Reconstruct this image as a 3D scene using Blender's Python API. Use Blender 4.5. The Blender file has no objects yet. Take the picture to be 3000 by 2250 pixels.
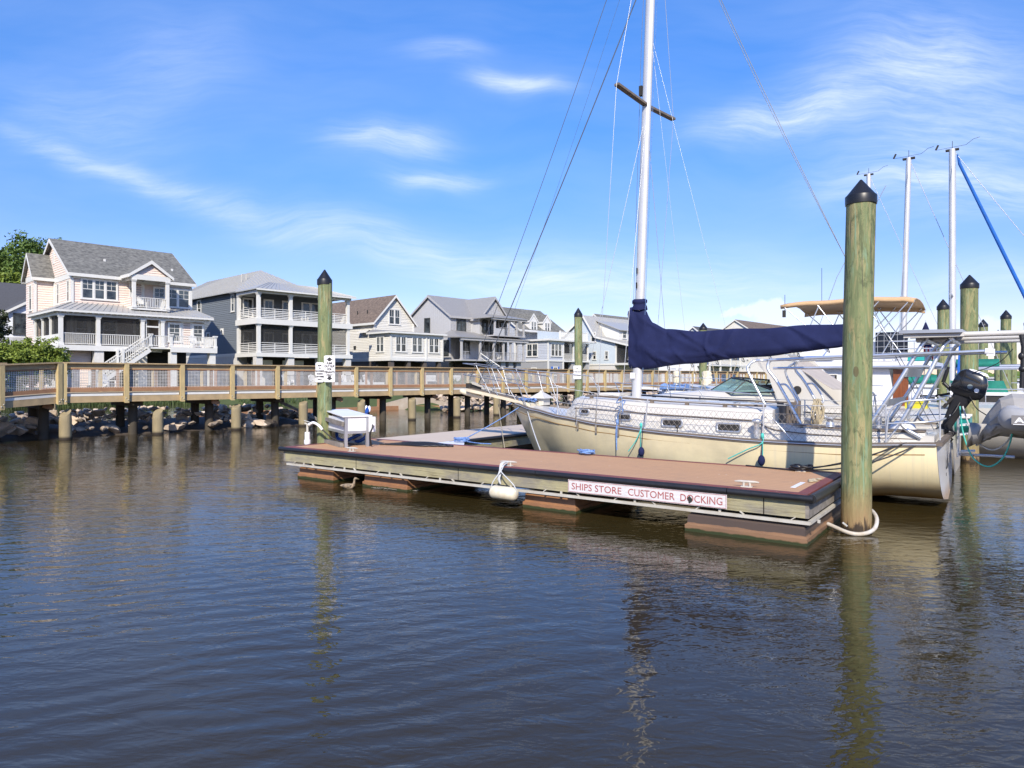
import bpy, bmesh, math, random
import numpy as np
from mathutils import Vector, Matrix
random.seed(7)
C = bpy.context.scene
COL = C.collection
R = math.radians
# ------------------------------------------------------------------ camera, sun, sky
cd = bpy.data.cameras.new('camera'); cam = bpy.data.objects.new('camera', cd); COL.objects.link(cam)
cam.location = (0, 0, 2.0); cam.rotation_euler = (R(90), 0, 0)
cd.sensor_width = 36; cd.lens = 2050/3000*36; cd.shift_y = -(1125-1106)/3000
cd.clip_start = .05; cd.clip_end = 20000
C.camera = cam
SUN_EL = 36; TRAVEL = Vector((.05, 1, 0)).normalized()          # shadows fall straight away from the camera
sd = bpy.data.lights.new('sun', 'SUN'); sun = bpy.data.objects.new('sun', sd); COL.objects.link(sun)
sd.energy = 5.0; sd.angle = R(.5); sd.color = (1, .91, .77)
sdir = Vector((TRAVEL.x*math.cos(R(SUN_EL)), TRAVEL.y*math.cos(R(SUN_EL)), -math.sin(R(SUN_EL))))
sun.rotation_euler = sdir.to_track_quat('-Z', 'Y').to_euler()
sun.location = (0, -20, 30)

class NT:
    """tiny node helper"""
    def __init__(s, t): s.t = t; s.n = t.nodes; s.l = t.links
    def add(s, typ, ins=None, **kw):
        n = s.n.new(typ)
        for k, v in kw.items(): setattr(n, k, v)
        for k, v in (ins or {}).items():
            if isinstance(v, bpy.types.NodeSocket): s.l.new(v, n.inputs[k])
            else: n.inputs[k].default_value = v
        return n
    def m(s, op, a, b=0, c=0, clamp=False):
        n = s.add('ShaderNodeMath', {0: a, 1: b, 2: c}, operation=op, use_clamp=clamp); return n.outputs[0]
    def ramp(s, f, stops):
        n = s.add('ShaderNodeValToRGB', {0: f}); e = n.color_ramp.elements
        while len(e) > 1: e.remove(e[-1])
        e[0].position = stops[0][0]; e[0].color = (*stops[0][1], 1)
        for p, c in stops[1:]: x = e.new(p); x.color = (*c, 1)
        return n.outputs[0]
    def mix(s, f, a, b, bt='MIX'):
        n = s.add('ShaderNodeMix', data_type='RGBA', blend_type=bt)
        for i, v in ((0, f), (6, a), (7, b)):
            if isinstance(v, bpy.types.NodeSocket): s.l.new(v, n.inputs[i])
            elif i: n.inputs[i].default_value = (*v, 1) if len(v) == 3 else v
            else: n.inputs[i].default_value = v
        return n.outputs[2]
    def noise(s, vec, scale, detail=3, rough=.5, dist=0):
        return s.add('ShaderNodeTexNoise', {'Vector': vec, 'Scale': scale, 'Detail': detail, 'Roughness': rough, 'Distortion': dist}).outputs[0]
    def mapping(s, vec, scale=(1, 1, 1), loc=(0, 0, 0), rot=(0, 0, 0)):
        return s.add('ShaderNodeMapping', {'Vector': vec, 'Scale': scale, 'Location': loc, 'Rotation': rot}).outputs[0]

w = bpy.data.worlds.new('World'); C.world = w; w.use_nodes = True
T = NT(w.node_tree); T.n.clear()
skyt = T.add('ShaderNodeTexSky', sky_type='NISHITA', sun_disc=False, sun_elevation=R(SUN_EL),
             sun_rotation=math.atan2(-TRAVEL.x, -TRAVEL.y), altitude=0, air_density=1.0, dust_density=.3, ozone_density=3.0)
hs = T.add('ShaderNodeHueSaturation', {'Hue': .511, 'Saturation': 1.30, 'Value': 1.36, 'Color': skyt.outputs[0]}).outputs[0]
dirv = T.add('ShaderNodeTexCoord').outputs['Generated']
sx = T.add('ShaderNodeSeparateXYZ', {0: dirv})
yy = T.m('MAXIMUM', sx.outputs[1], .02)
U = T.m('DIVIDE', sx.outputs[0], yy); V = T.m('DIVIDE', sx.outputs[2], yy)
# cloud noise lives in the tangent of the view azimuth, fixed to the world
uv = T.add('ShaderNodeCombineXYZ', {0: U, 1: V, 2: 0}).outputs[0]
front = T.m('GREATER_THAN', sx.outputs[1], .03)
warp = T.add('ShaderNodeTexNoise', {'Vector': uv, 'Scale': 2.5, 'Detail': 3}).outputs[1]
uvw = T.add('ShaderNodeVectorMath', {0: uv, 1: T.add('ShaderNodeVectorMath', {0: warp, 1: (.5, .5, .5)}, operation='SUBTRACT').outputs[0]}, operation='ADD').outputs[0]
def S2(px, py): return ((px-1500)/2050, (1106-py)/2050)
def streak(x0, y0, x1, y1, wid, amp, soft=1.0):
    (u0, v0), (u1, v1) = S2(x0, y0), S2(x1, y1); L = math.hypot(u1-u0, v1-v0); c, s_ = (u1-u0)/L, (v1-v0)/L
    um, vm = (u0+u1)/2, (v0+v1)/2
    sp = T.add('ShaderNodeSeparateXYZ', {0: cuv}); du = T.m('SUBTRACT', sp.outputs[0], um); dv = T.m('SUBTRACT', sp.outputs[1], vm)
    p = T.m('ADD', T.m('MULTIPLY', du, c), T.m('MULTIPLY', dv, s_)); q = T.m('SUBTRACT', T.m('MULTIPLY', dv, c), T.m('MULTIPLY', du, s_))
    p = T.m('DIVIDE', p, L/2); q = T.m('DIVIDE', q, wid/2050)
    d = T.m('ADD', T.m('POWER', T.m('ABSOLUTE', p), 2.4), T.m('MULTIPLY', q, q))
    return T.m('MULTIPLY', T.m('POWER', 2.718, T.m('MULTIPLY', d, -1.0)), amp)
wm = T.add('ShaderNodeVectorMath', {0: uv, 1: T.add('ShaderNodeVectorMath', {0: T.add('ShaderNodeVectorMath', {0: warp, 1: (.5, .5, .5)}, operation='SUBTRACT').outputs[0], 'Scale': .17}, operation='SCALE').outputs[0]}, operation='ADD').outputs[0]
cuv = wm
acc = None
for a_ in [(0, 375, 620, 560, 26, .46), (450, 520, 1050, 720, 42, .26), (900, 660, 1750, 860, 60, .42), (1300, 780, 2100, 800, 70, .30),
           (0, 270, 520, 420, 90, .18), (1360, 265, 1660, 285, 26, .60), (980, 440, 1280, 425, 42, .62), (1130, 540, 1400, 520, 26, .55),
           (1180, 180, 1420, 190, 36, .30), (2050, 400, 2500, 330, 48, .55), (2300, 330, 2900, 160, 100, .42), (2450, 120, 3100, 260, 150, .26),
           (2500, 460, 3100, 380, 100, .42), (2450, 560, 3100, 560, 55, .62), (2650, 660, 3200, 600, 40, .25), (300, 170, 700, 230, 120, .16),
           (1900, 720, 2500, 830, 90, .14), (2700, 830, 3100, 850, 60, .3), (1500, 870, 2400, 830, 60, .2)]:
    t_ = streak(*a_); acc = t_ if acc is None else T.m('ADD', acc, t_)
fib2 = T.noise(T.mapping(wm, (3, 26, 1), rot=(0, 0, R(17))), 3.6, 7, .7)
fib = T.noise(T.mapping(wm, (1.6, 9, 1), rot=(0, 0, R(14))), 3.2, 6, .62)
wis = T.m('MULTIPLY', acc, T.m('ADD', T.m('MULTIPLY', T.m('MAXIMUM', T.m('SUBTRACT', T.m('ADD', T.m('MULTIPLY', fib, .6), T.m('MULTIPLY', fib2, .5)), .36), 0), 3.0), .12))
veil = T.m('MULTIPLY', T.noise(T.mapping(wm, (1, 4.5, 1), rot=(0, 0, R(14))), 1.5, 5, .6), .34)
wis = T.m('ADD', wis, T.m('MAXIMUM', T.m('SUBTRACT', veil, .12), 0), clamp=True)
# cumulus low over the marina
cuv = T.add('ShaderNodeVectorMath', {0: uv, 1: T.add('ShaderNodeVectorMath', {0: T.add('ShaderNodeVectorMath', {0: T.add('ShaderNodeTexNoise', {'Vector': uv, 'Scale': 22, 'Detail': 5, 'Roughness': .6}).outputs[1], 1: (.5, .5, .5)}, operation='SUBTRACT').outputs[0], 'Scale': .05}, operation='SCALE').outputs[0]}, operation='ADD').outputs[0]
cum = None
for a_ in [(2200, 905, 2330, 905, 34, 1.6), (2110, 915, 2200, 915, 16, 1.3), (2250, 950, 2550, 940, 42, 1.5), (2640, 950, 2800, 950, 50, 1.4), (2840, 960, 2960, 955, 34, 1.3), (2400, 990, 3000, 990, 40, .8), (1950, 985, 2300, 985, 20, .5)]:
    t_ = streak(*a_); cum = t_ if cum is None else T.m('ADD', cum, t_)
cum = T.m('MULTIPLY', T.m('SUBTRACT', cum, .42), 2.2, clamp=True)
mask = T.m('MULTIPLY', T.m('MAXIMUM', wis, T.m('MULTIPLY', cum, .8)), front)
tint = T.ramp(sx.outputs[2], [(0, (.93, .72, .86)), (.10, (.86, .735, .88)), (.28, (.86, .87, .94)), (.55, (.80, .92, 1.0))])
tint2 = T.mix(1.0, hs, tint, 'MULTIPLY')
lift = T.ramp(sx.outputs[2], [(0, (.33, .33, .33)), (.2, (.36, .36, .36)), (.5, (.50, .49, .47))])
hs2 = T.mix(1.0, T.mix(1.0, tint2, lift, 'MULTIPLY'), (3.0, 3.0, 3.0), 'MULTIPLY')
skc = T.mix(mask, hs2, (7.2, 8.0, 9.6))
bg = T.add('ShaderNodeBackground', {'Color': skc, 'Strength': .118})
T.l.new(bg.outputs[0], T.add('ShaderNodeOutputWorld').inputs[0])
vs = C.view_settings; vs.view_transform = 'Standard'; vs.look = 'None'; vs.exposure = .20; vs.gamma = 1
C.render.engine = 'CYCLES'
C.cycles.max_bounces = 6; C.cycles.diffuse_bounces = 2; C.cycles.glossy_bounces = 3; C.cycles.transparent_max_bounces = 12
C.cycles.caustics_reflective = False; C.cycles.caustics_refractive = False

# ------------------------------------------------------------------ materials
def lin(r, g, b):
    f = lambda c: (c/255/12.92) if c/255 <= .04045 else ((c/255+.055)/1.055)**2.4
    return (f(r), f(g), f(b))
MATS = {}
def mat(name, col, col2=None, rough=.6, metal=0, scale=4, stretch=(1, 1, 1), bump=0, bscale=40, bstretch=None, lap=0, seam=0, spec=.5, detail=4, contrast=.3, board=0, extra=None, coat=0):
    m = bpy.data.materials.new(name); m.use_nodes = True; t = NT(m.node_tree)
    b = t.n['Principled BSDF']; b.inputs['Roughness'].default_value = rough; b.inputs['Metallic'].default_value = metal
    b.inputs['Specular IOR Level'].default_value = spec; b.inputs['Coat Weight'].default_value = coat
    tc = t.add('ShaderNodeTexCoord').outputs['Object']
    f = t.noise(t.mapping(tc, stretch), scale, detail, .6)
    f = t.m('ADD', t.m('MULTIPLY', t.m('SUBTRACT', f, .5), 1/contrast*.8), .5, clamp=True)
    c2 = col2 or tuple(x*.86 for x in col)
    c = t.mix(f, c2, col)
    if extra: c = extra(t, tc, c)
    t.l.new(c, b.inputs['Base Color'])
    hgt = None; dist = .01
    if bump: hgt = t.m('MULTIPLY', t.noise(t.mapping(tc, bstretch or stretch), bscale, 4, .6), bump)
    xyz = t.add('ShaderNodeSeparateXYZ', {0: tc})
    if lap:   # clapboards: a real sawtooth relief in height
        saw = t.m('MULTIPLY', t.m('FRACT', t.m('DIVIDE', xyz.outputs[2], lap)), -1.2*lap/.16)
        hgt = t.m('ADD', hgt, saw) if hgt else saw; dist = .05
    if board:  # vertical battens
        for k in (0, 1):
            bt = t.m('MULTIPLY', t.m('LESS_THAN', t.m('FRACT', t.m('DIVIDE', xyz.outputs[k], board)), .16), .5)
            hgt = t.m('ADD', hgt, bt) if hgt else bt
        dist = .04
    if hgt: t.l.new(t.add('ShaderNodeBump', {'Height': hgt, 'Strength': 1.0, 'Distance': dist}).outputs[0], b.inputs['Normal'])
    MATS[name] = m; return m
G = mat
SIDE_PINK = G('pink_siding', (.80, .66, .575), (.77, .63, .545), lap=.15)
SIDE_GREY = G('slate_siding', (.155, .175, .195), (.14, .16, .18), lap=.16)
SIDE_CREAM = G('cream_siding', (.68, .66, .60), (.65, .63, .57), lap=.16)
SIDE_LGREY = G('board_siding', (.52, .52, .52), (.47, .47, .48), board=.4)
SIDE_BLUE = G('blue_grey_siding', (.46, .49, .55), (.43, .46, .52), lap=.17)
SIDE_PALE = G('pale_blue_siding', (.50, .56, .60), (.46, .52, .565), lap=.17)
TRIM = G('white_trim', (.73, .72, .68), (.68, .67, .63), rough=.45)
TRIMG = G('grey_trim', (.46, .45, .44), (.40, .39, .39), rough=.5)
STUCCO = G('pale_stucco', (.66, .64, .60), (.6, .58, .55), bump=.3, bscale=30)
SHINGLE = G('grey_shingles', (.225, .22, .195), (.09, .088, .08), scale=3.4, stretch=(1, 1, 2.0), contrast=.26, rough=.9, bump=.8, bscale=5, detail=6)
SHINGLE_D = G('charcoal_shingles', (.10, .10, .105), (.06, .06, .065), scale=7, contrast=.5, rough=.9)
SHINGLE_B = G('brown_shingles', (.22, .165, .125), (.10, .075, .06), scale=3, stretch=(1, 1, 2.2), contrast=.28, rough=.9, detail=6)
METALROOF = G('metal_roof', (.50, .49, .455), (.44, .43, .40), rough=.45, metal=.25)
METALROOF2 = G('taupe_metal_roof', (.35, .335, .31), (.31, .295, .27), rough=.5, metal=.2)
GLASS = G('window_glass', (.075, .09, .095), (.012, .015, .018), contrast=.2, rough=.05, scale=1.1, spec=.9)  # paler blotches paint varied reflections into the panes
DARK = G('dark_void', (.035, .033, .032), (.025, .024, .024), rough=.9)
DARKIN = G('shaded_porch_inside', (.27, .26, .25), (.21, .205, .20), rough=.9)  # dark grey puts the shade of the porch recess into the wall colour
WINWH = G('window_white', (.80, .80, .79), rough=.4)
def ws(t, tc, c): return c
WOOD = G('treated_wood', (.52, .38, .205), (.32, .235, .135), scale=3.5, stretch=(1, 1, 1), bump=.5, bscale=60, bstretch=(.12, 1, 1), contrast=.45, rough=.8)
WOODV = G('treated_post', (.58, .45, .215), (.40, .31, .16), scale=6, stretch=(2, 2, .5), bump=.5, bscale=60, bstretch=(1, 1, .1), contrast=.4, rough=.8)
WOODO = G('orange_board', (.40, .215, .11), (.27, .14, .075), scale=4, contrast=.45, rough=.8)
WOODG = G('grey_wood', (.30, .27, .235), (.14, .125, .105), scale=9, stretch=(.15, 1, 1), contrast=.4, rough=.85, bump=.5, bscale=50, bstretch=(.1, 1, 1))
PILED = G('dark_piling', (.085, .07, .05), (.04, .033, .025), scale=4, stretch=(1, 1, .3), contrast=.5, rough=.85)
def pile_extra(t, tc, c):
    z = t.add('ShaderNodeSeparateXYZ', {0: tc}).outputs[2]
    streak_ = t.noise(t.mapping(tc, (3.4, 3.4, .5), loc=(3, 1, 5)), 3.4, 8, .72, .9)
    c = t.mix(t.m('MULTIPLY', t.m('MULTIPLY', t.m('SUBTRACT', streak_, .47), 7, clamp=True), .85), c, (.36, .295, .14))
    dk = t.noise(t.mapping(tc, (4.2, 4.2, 1.3), loc=(6, 2, 8)), 2.6, 7, .72, .8)
    c = t.mix(t.m('MULTIPLY', t.m('MULTIPLY', t.m('SUBTRACT', dk, .51), 9, clamp=True), .8), c, (.085, .105, .045))
    st2 = t.noise(t.mapping(tc, (9, 9, .55), loc=(9, 4, 2)), 2.6, 5, .6, .8)
    c = t.mix(t.m('MULTIPLY', t.m('SUBTRACT', st2, .56), 7, clamp=True), c, (.20, .31, .20))
    ck = t.noise(t.mapping(tc, (11, 11, .16), loc=(1, 7, 3)), 3.0, 4, .6, .3)
    c = t.mix(t.m('MULTIPLY', t.m('SUBTRACT', .39, ck), 12, clamp=True), c, (.055, .05, .035))
    kn = t.add('ShaderNodeTexVoronoi', {'Vector': t.mapping(tc, (1.6, 1.6, .8), loc=(2, 2, 2)), 'Scale': 1.5}).outputs[0]
    c = t.mix(t.m('MULTIPLY', t.m('LESS_THAN', kn, .09), .7), c, (.10, .065, .03))
    nz = t.m('ADD', z, t.m('MULTIPLY', t.m('SUBTRACT', streak_, .5), .9))
    c = t.mix(t.m('SUBTRACT', 1.0, t.m('MULTIPLY', t.m('SUBTRACT', nz, .12), 1.9), clamp=True), c, (.30, .20, .095))
    wet = t.m('SUBTRACT', 1.0, t.m('MULTIPLY', t.m('SUBTRACT', nz, .06), 14), clamp=True)
    return t.mix(wet, c, (.045, .03, .018))
PILE = G('green_piling_wood', (.22, .26, .115), (.135, .165, .07), scale=5, stretch=(1.5, 1.5, .3), contrast=.5, rough=.75, bump=1.3, bscale=22, bstretch=(1, 1, .09), extra=pile_extra)
def stub_extra(t, tc, c):
    z = t.add('ShaderNodeSeparateXYZ', {0: tc}).outputs[2]
    return t.mix(t.m('SUBTRACT', 1.0, t.m('MULTIPLY', t.m('SUBTRACT', z, .05), 12), clamp=True), c, (.03, .022, .015))
STUB = G('stub_wood', (.38, .30, .17), (.22, .185, .11), scale=4, stretch=(1, 1, .4), contrast=.45, rough=.85, bump=.8, bscale=25, bstretch=(1, 1, .12), extra=stub_extra)
CAP = G('black_cap', (.014, .014, .016), rough=.38, scale=8)
BLACK = G('black_rubber', (.012, .012, .015), (.02, .02, .022), rough=.42, bump=.3, bscale=20)
STEEL = G('stainless', (.72, .74, .77), (.62, .64, .67), rough=.33, metal=.7)
ALU = G('aluminium', (.52, .54, .57), (.45, .46, .49), rough=.38, metal=.7)
GALV = G('galvanised', (.58, .56, .50), (.46, .42, .35), rough=.6, metal=.1)
def deck_extra(t, tc, c):
    y = t.add('ShaderNodeSeparateXYZ', {0: tc}).outputs[1]
    line = t.m('LESS_THAN', t.m('FRACT', t.m('DIVIDE', y, .142)), .05)
    b = t.noise(t.mapping(tc, (.6, 30, 1)), 1.0, 2)
    st = t.noise(tc, 2.3, 6, .7)
    c = t.mix(t.m('MULTIPLY', t.m('MULTIPLY', t.m('SUBTRACT', st, .52), 5, clamp=True), .28), c, (.34, .22, .15))
    sp = t.add('ShaderNodeTexVoronoi', {'Vector': tc, 'Scale': 2.6}).outputs[0]
    c = t.mix(t.m('MULTIPLY', t.m('LESS_THAN', sp, .035), .8), c, (.75, .72, .66))
    c = t.mix(t.m('MULTIPLY', b, .25), c, (.30, .18, .13))
    return t.mix(t.m('MULTIPLY', line, .75), c, (.12, .06, .04))
DECK = G('composite_deck', (.60, .345, .175), (.53, .30, .155), scale=1.3, stretch=(.5, 1.5, 1), contrast=.5, rough=.75, bump=.2, bscale=120, extra=deck_extra)
DECKTRIM = G('maroon_trim', (.25, .07, .055), (.15, .045, .04), rough=.6)
DECK2 = G('pale_deck', (.62, .51, .40), (.55, .45, .35), scale=1.6, contrast=.5, rough=.8, bump=.2, bscale=100)
def fas_extra(t, tc, c):
    n = t.noise(t.mapping(tc, (.9, 1, 2.0)), 1.6, 5, .65)
    c = t.mix(t.m('MULTIPLY', t.m('SUBTRACT', n, .43), 5, clamp=True), c, (.235, .215, .175))
    g = t.noise(t.mapping(tc, (.35, 1, 9), loc=(0, 0, 3)), 3.2, 6, .7, 1.0)
    c = t.mix(t.m('MULTIPLY', t.m('SUBTRACT', g, .53), 6, clamp=True), c, (.13, .105, .055))
    x = t.add('ShaderNodeSeparateXYZ', {0: tc}).outputs[0]
    j = t.m('LESS_THAN', t.m('FRACT', t.m('DIVIDE', t.m('ADD', x, .35), 2.44)), .006)
    return t.mix(j, c, (.02, .015, .01))
FASCIA = G('weathered_fascia', (.40, .36, .21), (.33, .30, .18), scale=3, stretch=(.4, 1, 3), contrast=.5, rough=.85, bump=.8, bscale=30, bstretch=(.12, 1, 1.5), extra=fas_extra)
def float_extra(t, tc, c):
    z = t.add('ShaderNodeSeparateXYZ', {0: tc}).outputs[2]
    n = t.noise(tc, 9, 3)
    zz = t.m('ADD', z, t.m('MULTIPLY', n, .05))
    c = t.mix(t.m('SUBTRACT', 1.0, t.m('MULTIPLY', t.m('SUBTRACT', zz, .055), 60), clamp=True), c, (.03, .04, .012))
    return c
FLOAT = G('orange_float', (.34, .165, .075), (.22, .11, .06), scale=5, contrast=.4, rough=.6, extra=float_extra)
def floatd_extra(t, tc, c):
    z = t.add('ShaderNodeSeparateXYZ', {0: tc}).outputs[2]; n = t.noise(t.mapping(tc, (1, 1, 4)), 4, 4)
    band = t.m('GREATER_THAN', t.m('ADD', z, t.m('MULTIPLY', t.m('SUBTRACT', n, .5), .05)), .115)
    return float_extra(t, tc, t.mix(t.m('MULTIPLY', band, .85), c, (.055, .045, .042)))
FLOATD = G('dark_float', (.30, .17, .09), (.16, .095, .06), scale=3, stretch=(.4, 1, 3), contrast=.4, rough=.5, extra=floatd_extra)
WHITEP = G('white_panel', (.82, .82, .83), (.76, .76, .78), rough=.4)
GEL = G('white_gelcoat', (.66, .635, .585), (.56, .53, .475), rough=.35, scale=2, contrast=.6, coat=.3)
def hull_extra(t, tc, c):
    s = t.add('ShaderNodeSeparateXYZ', {0: tc}); z = s.outputs[2]; x = s.outputs[0]
    n = t.noise(t.mapping(tc, (.7, 1, 1)), 3, 5, .65)
    zz = t.m('ADD', z, t.m('MULTIPLY', t.m('SUBTRACT', n, .5), .22))
    c = t.mix(t.m('MULTIPLY', t.m('SUBTRACT', 1.0, t.m('MULTIPLY', t.m('SUBTRACT', zz, .10), 2.9), clamp=True), .95), c, (.40, .21, .045))
    n2 = t.noise(t.mapping(tc, (.9, 1, 1.3), loc=(4, 0, 0)), 1.3, 5, .65)
    bow = t.m('SUBTRACT', 1.0, t.m('MULTIPLY', t.m('ADD', x, t.m('MULTIPLY', n2, -1.6)), .30), clamp=True)
    c = t.mix(t.m('MULTIPLY', bow, t.m('MULTIPLY', n2, 1.15)), c, (.42, .37, .25))
    dr = t.noise(t.mapping(tc, (22, 1, .5), loc=(1, 0, 2)), 1.0, 4, .65)
    c = t.mix(t.m('MULTIPLY', t.m('MULTIPLY', t.m('SUBTRACT', dr, .52), 6, clamp=True), .3), c, (.55, .50, .40))
    line = t.m('LESS_THAN', t.m('ABSOLUTE', t.m('SUBTRACT', zz, 0.0)), .012)
    return t.mix(t.m('LESS_THAN', z, .03), c, (.05, .03, .012))
HULL = G('cream_hull', (.88, .76, .48), (.82, .70, .43), scale=1.5, contrast=.6, rough=.32, coat=.25, extra=hull_extra)
TEAK = G('weathered_teak', (.21, .17, .135), (.11, .088, .072), scale=12, stretch=(.15, 1, 1), contrast=.4, rough=.75)
STRIPE = G('bronze_stripe', (.33, .20, .075), rough=.5)
def canvas_extra(t, tc, c):
    sp = t.noise(tc, 60, 2)
    return t.mix(t.m('GREATER_THAN', sp, .80), c, (.25, .25, .33))
NAVY = G('navy_canvas', (.016, .022, .078), (.011, .015, .055), rough=.85, scale=3, bump=.25, bscale=300, extra=canvas_extra, spec=.2)
TAN = G('tan_canvas', (.60, .40, .22), (.52, .34, .185), rough=.9, scale=2)
GREENC = G('green_canvas', (.01, .22, .16), (.008, .15, .11), rough=.8, scale=5)
TEAL = G('teal_paint', (.03, .40, .37), (.025, .33, .31), rough=.4)
BLUEC = G('blue_canvas', (.01, .13, .50), (.01, .10, .40), rough=.8)
MASTM = G('mast_paint', (.66, .66, .66), (.58, .58, .58), rough=.35, metal=.3, scale=2)
PVC = G('grey_pvc_cloth', (.43, .42, .41), (.30, .285, .27), rough=.65, scale=2.2, contrast=.5, bump=.5, bscale=6)
SOLAR = None
ROPE_T = G('tan_rope', (.50, .43, .30), (.36, .3, .2), rough=.9, scale=60)
ROPE_B = G('blue_rope', (.05, .14, .42), (.25, .38, .62), rough=.9, scale=45, contrast=.25)
ROPE_W = G('white_rope', (.62, .62, .60), (.45, .47, .5), rough=.9, scale=60)
ROPE_G = G('teal_rope', (.05, .42, .36), (.10, .55, .48), rough=.8, scale=40)
WIRE = G('rigging_wire', (.16, .17, .18), rough=.4, metal=.5)
WIREL = G('light_wire', (.50, .51, .52), rough=.35, metal=.4)
NET = G('net_twine', (.36, .33, .30), rough=.9)
ROCK = G('riprap_rock', (.48, .39, .30), (.22, .17, .13), scale=2.6, contrast=.5, rough=.9, bump=1, bscale=8)
ROCKL = G('pale_rock', (.70, .60, .49), (.44, .33, .24), scale=2.6, contrast=.5, rough=.9, bump=1, bscale=8)
ROCKD = G('wet_rock', (.115, .09, .07), (.05, .04, .03), scale=2.6, contrast=.5, rough=.7, bump=1, bscale=8)
LEAF = G('leaf_green', (.135, .21, .035), (.055, .105, .018), scale=1.2, contrast=.5, rough=.7)
LEAFY = G('leaf_bright', (.23, .29, .035), (.10, .155, .02), scale=2.5, contrast=.5, rough=.7)
LEAFD = G('leaf_dark', (.05, .065, .022), (.028, .036, .014), scale=2, rough=.7)
BARK = G('bark', (.12, .09, .065), (.06, .045, .03), scale=5, rough=.9)
CONC = G('concrete', (.42, .37, .31), (.30, .24, .18), scale=2.5, contrast=.5, rough=.9, bump=.4)
SIGNW = G('sign_white', (.83, .83, .85), (.80, .80, .82), rough=.45)
SIGNOLD = G('old_sign_white', (.74, .72, .73), (.58, .55, .55), rough=.6, scale=14, stretch=(.6, 1, 2), contrast=.3, detail=8)
LETK = G('black_letter', (.015, .015, .018), rough=.6)
LETR = G('faded_red_letter', (.33, .045, .05), (.42, .16, .15), rough=.6, scale=30, contrast=.3)
RED = G('red_paint', (.55, .02, .03), rough=.7)
YEL = G('yellow_plastic', (.62, .55, .03), rough=.5)
BLUEP = G('blue_hose', (.01, .07, .32), rough=.5)
MAHOG = G('mahogany', (.26, .08, .025), (.16, .045, .015), scale=6, stretch=(4, 4, .4), rough=.35, coat=.4)
CREAMV = G('cream_vinyl', (.80, .76, .62), (.62, .52, .36), rough=.5, scale=9, contrast=.4)
def glassmat():
    m = bpy.data.materials.new('tinted_glass'); m.use_nodes = True; t = NT(m.node_tree)
    b = t.n['Principled BSDF']; b.inputs['Base Color'].default_value = (.30, .45, .43, 1); b.inputs['Roughness'].default_value = .03
    tr = t.add('ShaderNodeBsdfTransparent', {'Color': (.62, .80, .76, 1)})
    mx = t.add('ShaderNodeMixShader', {0: .35, 1: tr.outputs[0], 2: b.outputs[0]})
    t.l.new(mx.outputs[0], t.n['Material Output'].inputs[0]); return m
TINT = glassmat()
def screenmat():
    m = bpy.data.materials.new('insect_screen'); m.use_nodes = True; t = NT(m.node_tree)
    b = t.n['Principled BSDF']; b.inputs['Base Color'].default_value = (.035, .035, .035, 1); b.inputs['Roughness'].default_value = .8
    tr = t.add('ShaderNodeBsdfTransparent')
    mx = t.add('ShaderNodeMixShader', {0: .42, 1: tr.outputs[0], 2: b.outputs[0]})
    t.l.new(mx.outputs[0], t.n['Material Output'].inputs[0]); return m
SCREEN = screenmat()
def solarmat(ax):
    m = bpy.data.materials.new('solar_cells'); m.use_nodes = True; t = NT(m.node_tree); b = t.n['Principled BSDF']
    tc = t.add('ShaderNodeTexCoord').outputs['Object']; s = t.add('ShaderNodeSeparateXYZ', {0: tc})
    g = None
    for k in ax:
        l = t.m('LESS_THAN', t.m('FRACT', t.m('DIVIDE', s.outputs[k], .157)), .05); g = l if g is None else t.m('MAXIMUM', g, l)
    t.l.new(t.mix(g, (.006, .007, .012), (.45, .46, .48)), b.inputs['Base Color']); b.inputs['Roughness'].default_value = .15
    return m
SOLAR = solarmat((0, 2)); SOLARH = solarmat((0, 1))

# ------------------------------------------------------------------ frames and mesh building
H0 = (-14.43, 22.5); DH = Vector((1.263, 1.341)).normalized()
D0 = (-4.57, 14.07); DD = Vector((.8135, -.5816)).normalized()
B0 = (D0[0]+2.33*DD.x-4.6*DD.y, D0[1]+2.33*DD.y+4.6*DD.x)
FW = ((0, 0), 0.0); FH = (H0, math.atan2(DH.y, DH.x)); FD = (D0, math.atan2(DD.y, DD.x)); FB = (B0, math.atan2(DD.y, DD.x))
def w2(fr, p):
    (ox, oy), a = fr; c, s = math.cos(a), math.sin(a); return Vector((ox+p[0]*c-p[1]*s, oy+p[0]*s+p[1]*c, p[2]))
def f2(fr, p):
    (ox, oy), a = fr; c, s = math.cos(a), math.sin(a); x, y = p[0]-ox, p[1]-oy; return Vector((x*c+y*s, -x*s+y*c, p[2]))
def BL(px, py, y):
    """boat-frame point seen at a pixel of the photo, at local offset y from the sailboat's centreline"""
    u = (px-1500)/2050; X = B0[0]-y*DD.y; Z = B0[1]+y*DD.x
    x = (u*Z-X)/(DD.x-u*DD.y); Z += x*DD.y
    return (x, y, 2-(py-1106)/2050*Z)
INFO = {}
def settags(o, label=None, cat=None, group=None, kind=None):
    if label: o['label'] = label
    if cat: o['category'] = cat
    if group: o['group'] = group
    if kind: o['kind'] = kind
def thing(name, label, cat, fr, base, group=None, rz=0):
    o = bpy.data.objects.new(name, None); COL.objects.link(o); o.empty_display_size = .2
    o.location = w2(fr, base); o.rotation_euler = (0, 0, fr[1]+rz)
    INFO[o] = (fr, Vector(base)); settags(o, label, cat, group); return o
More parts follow.
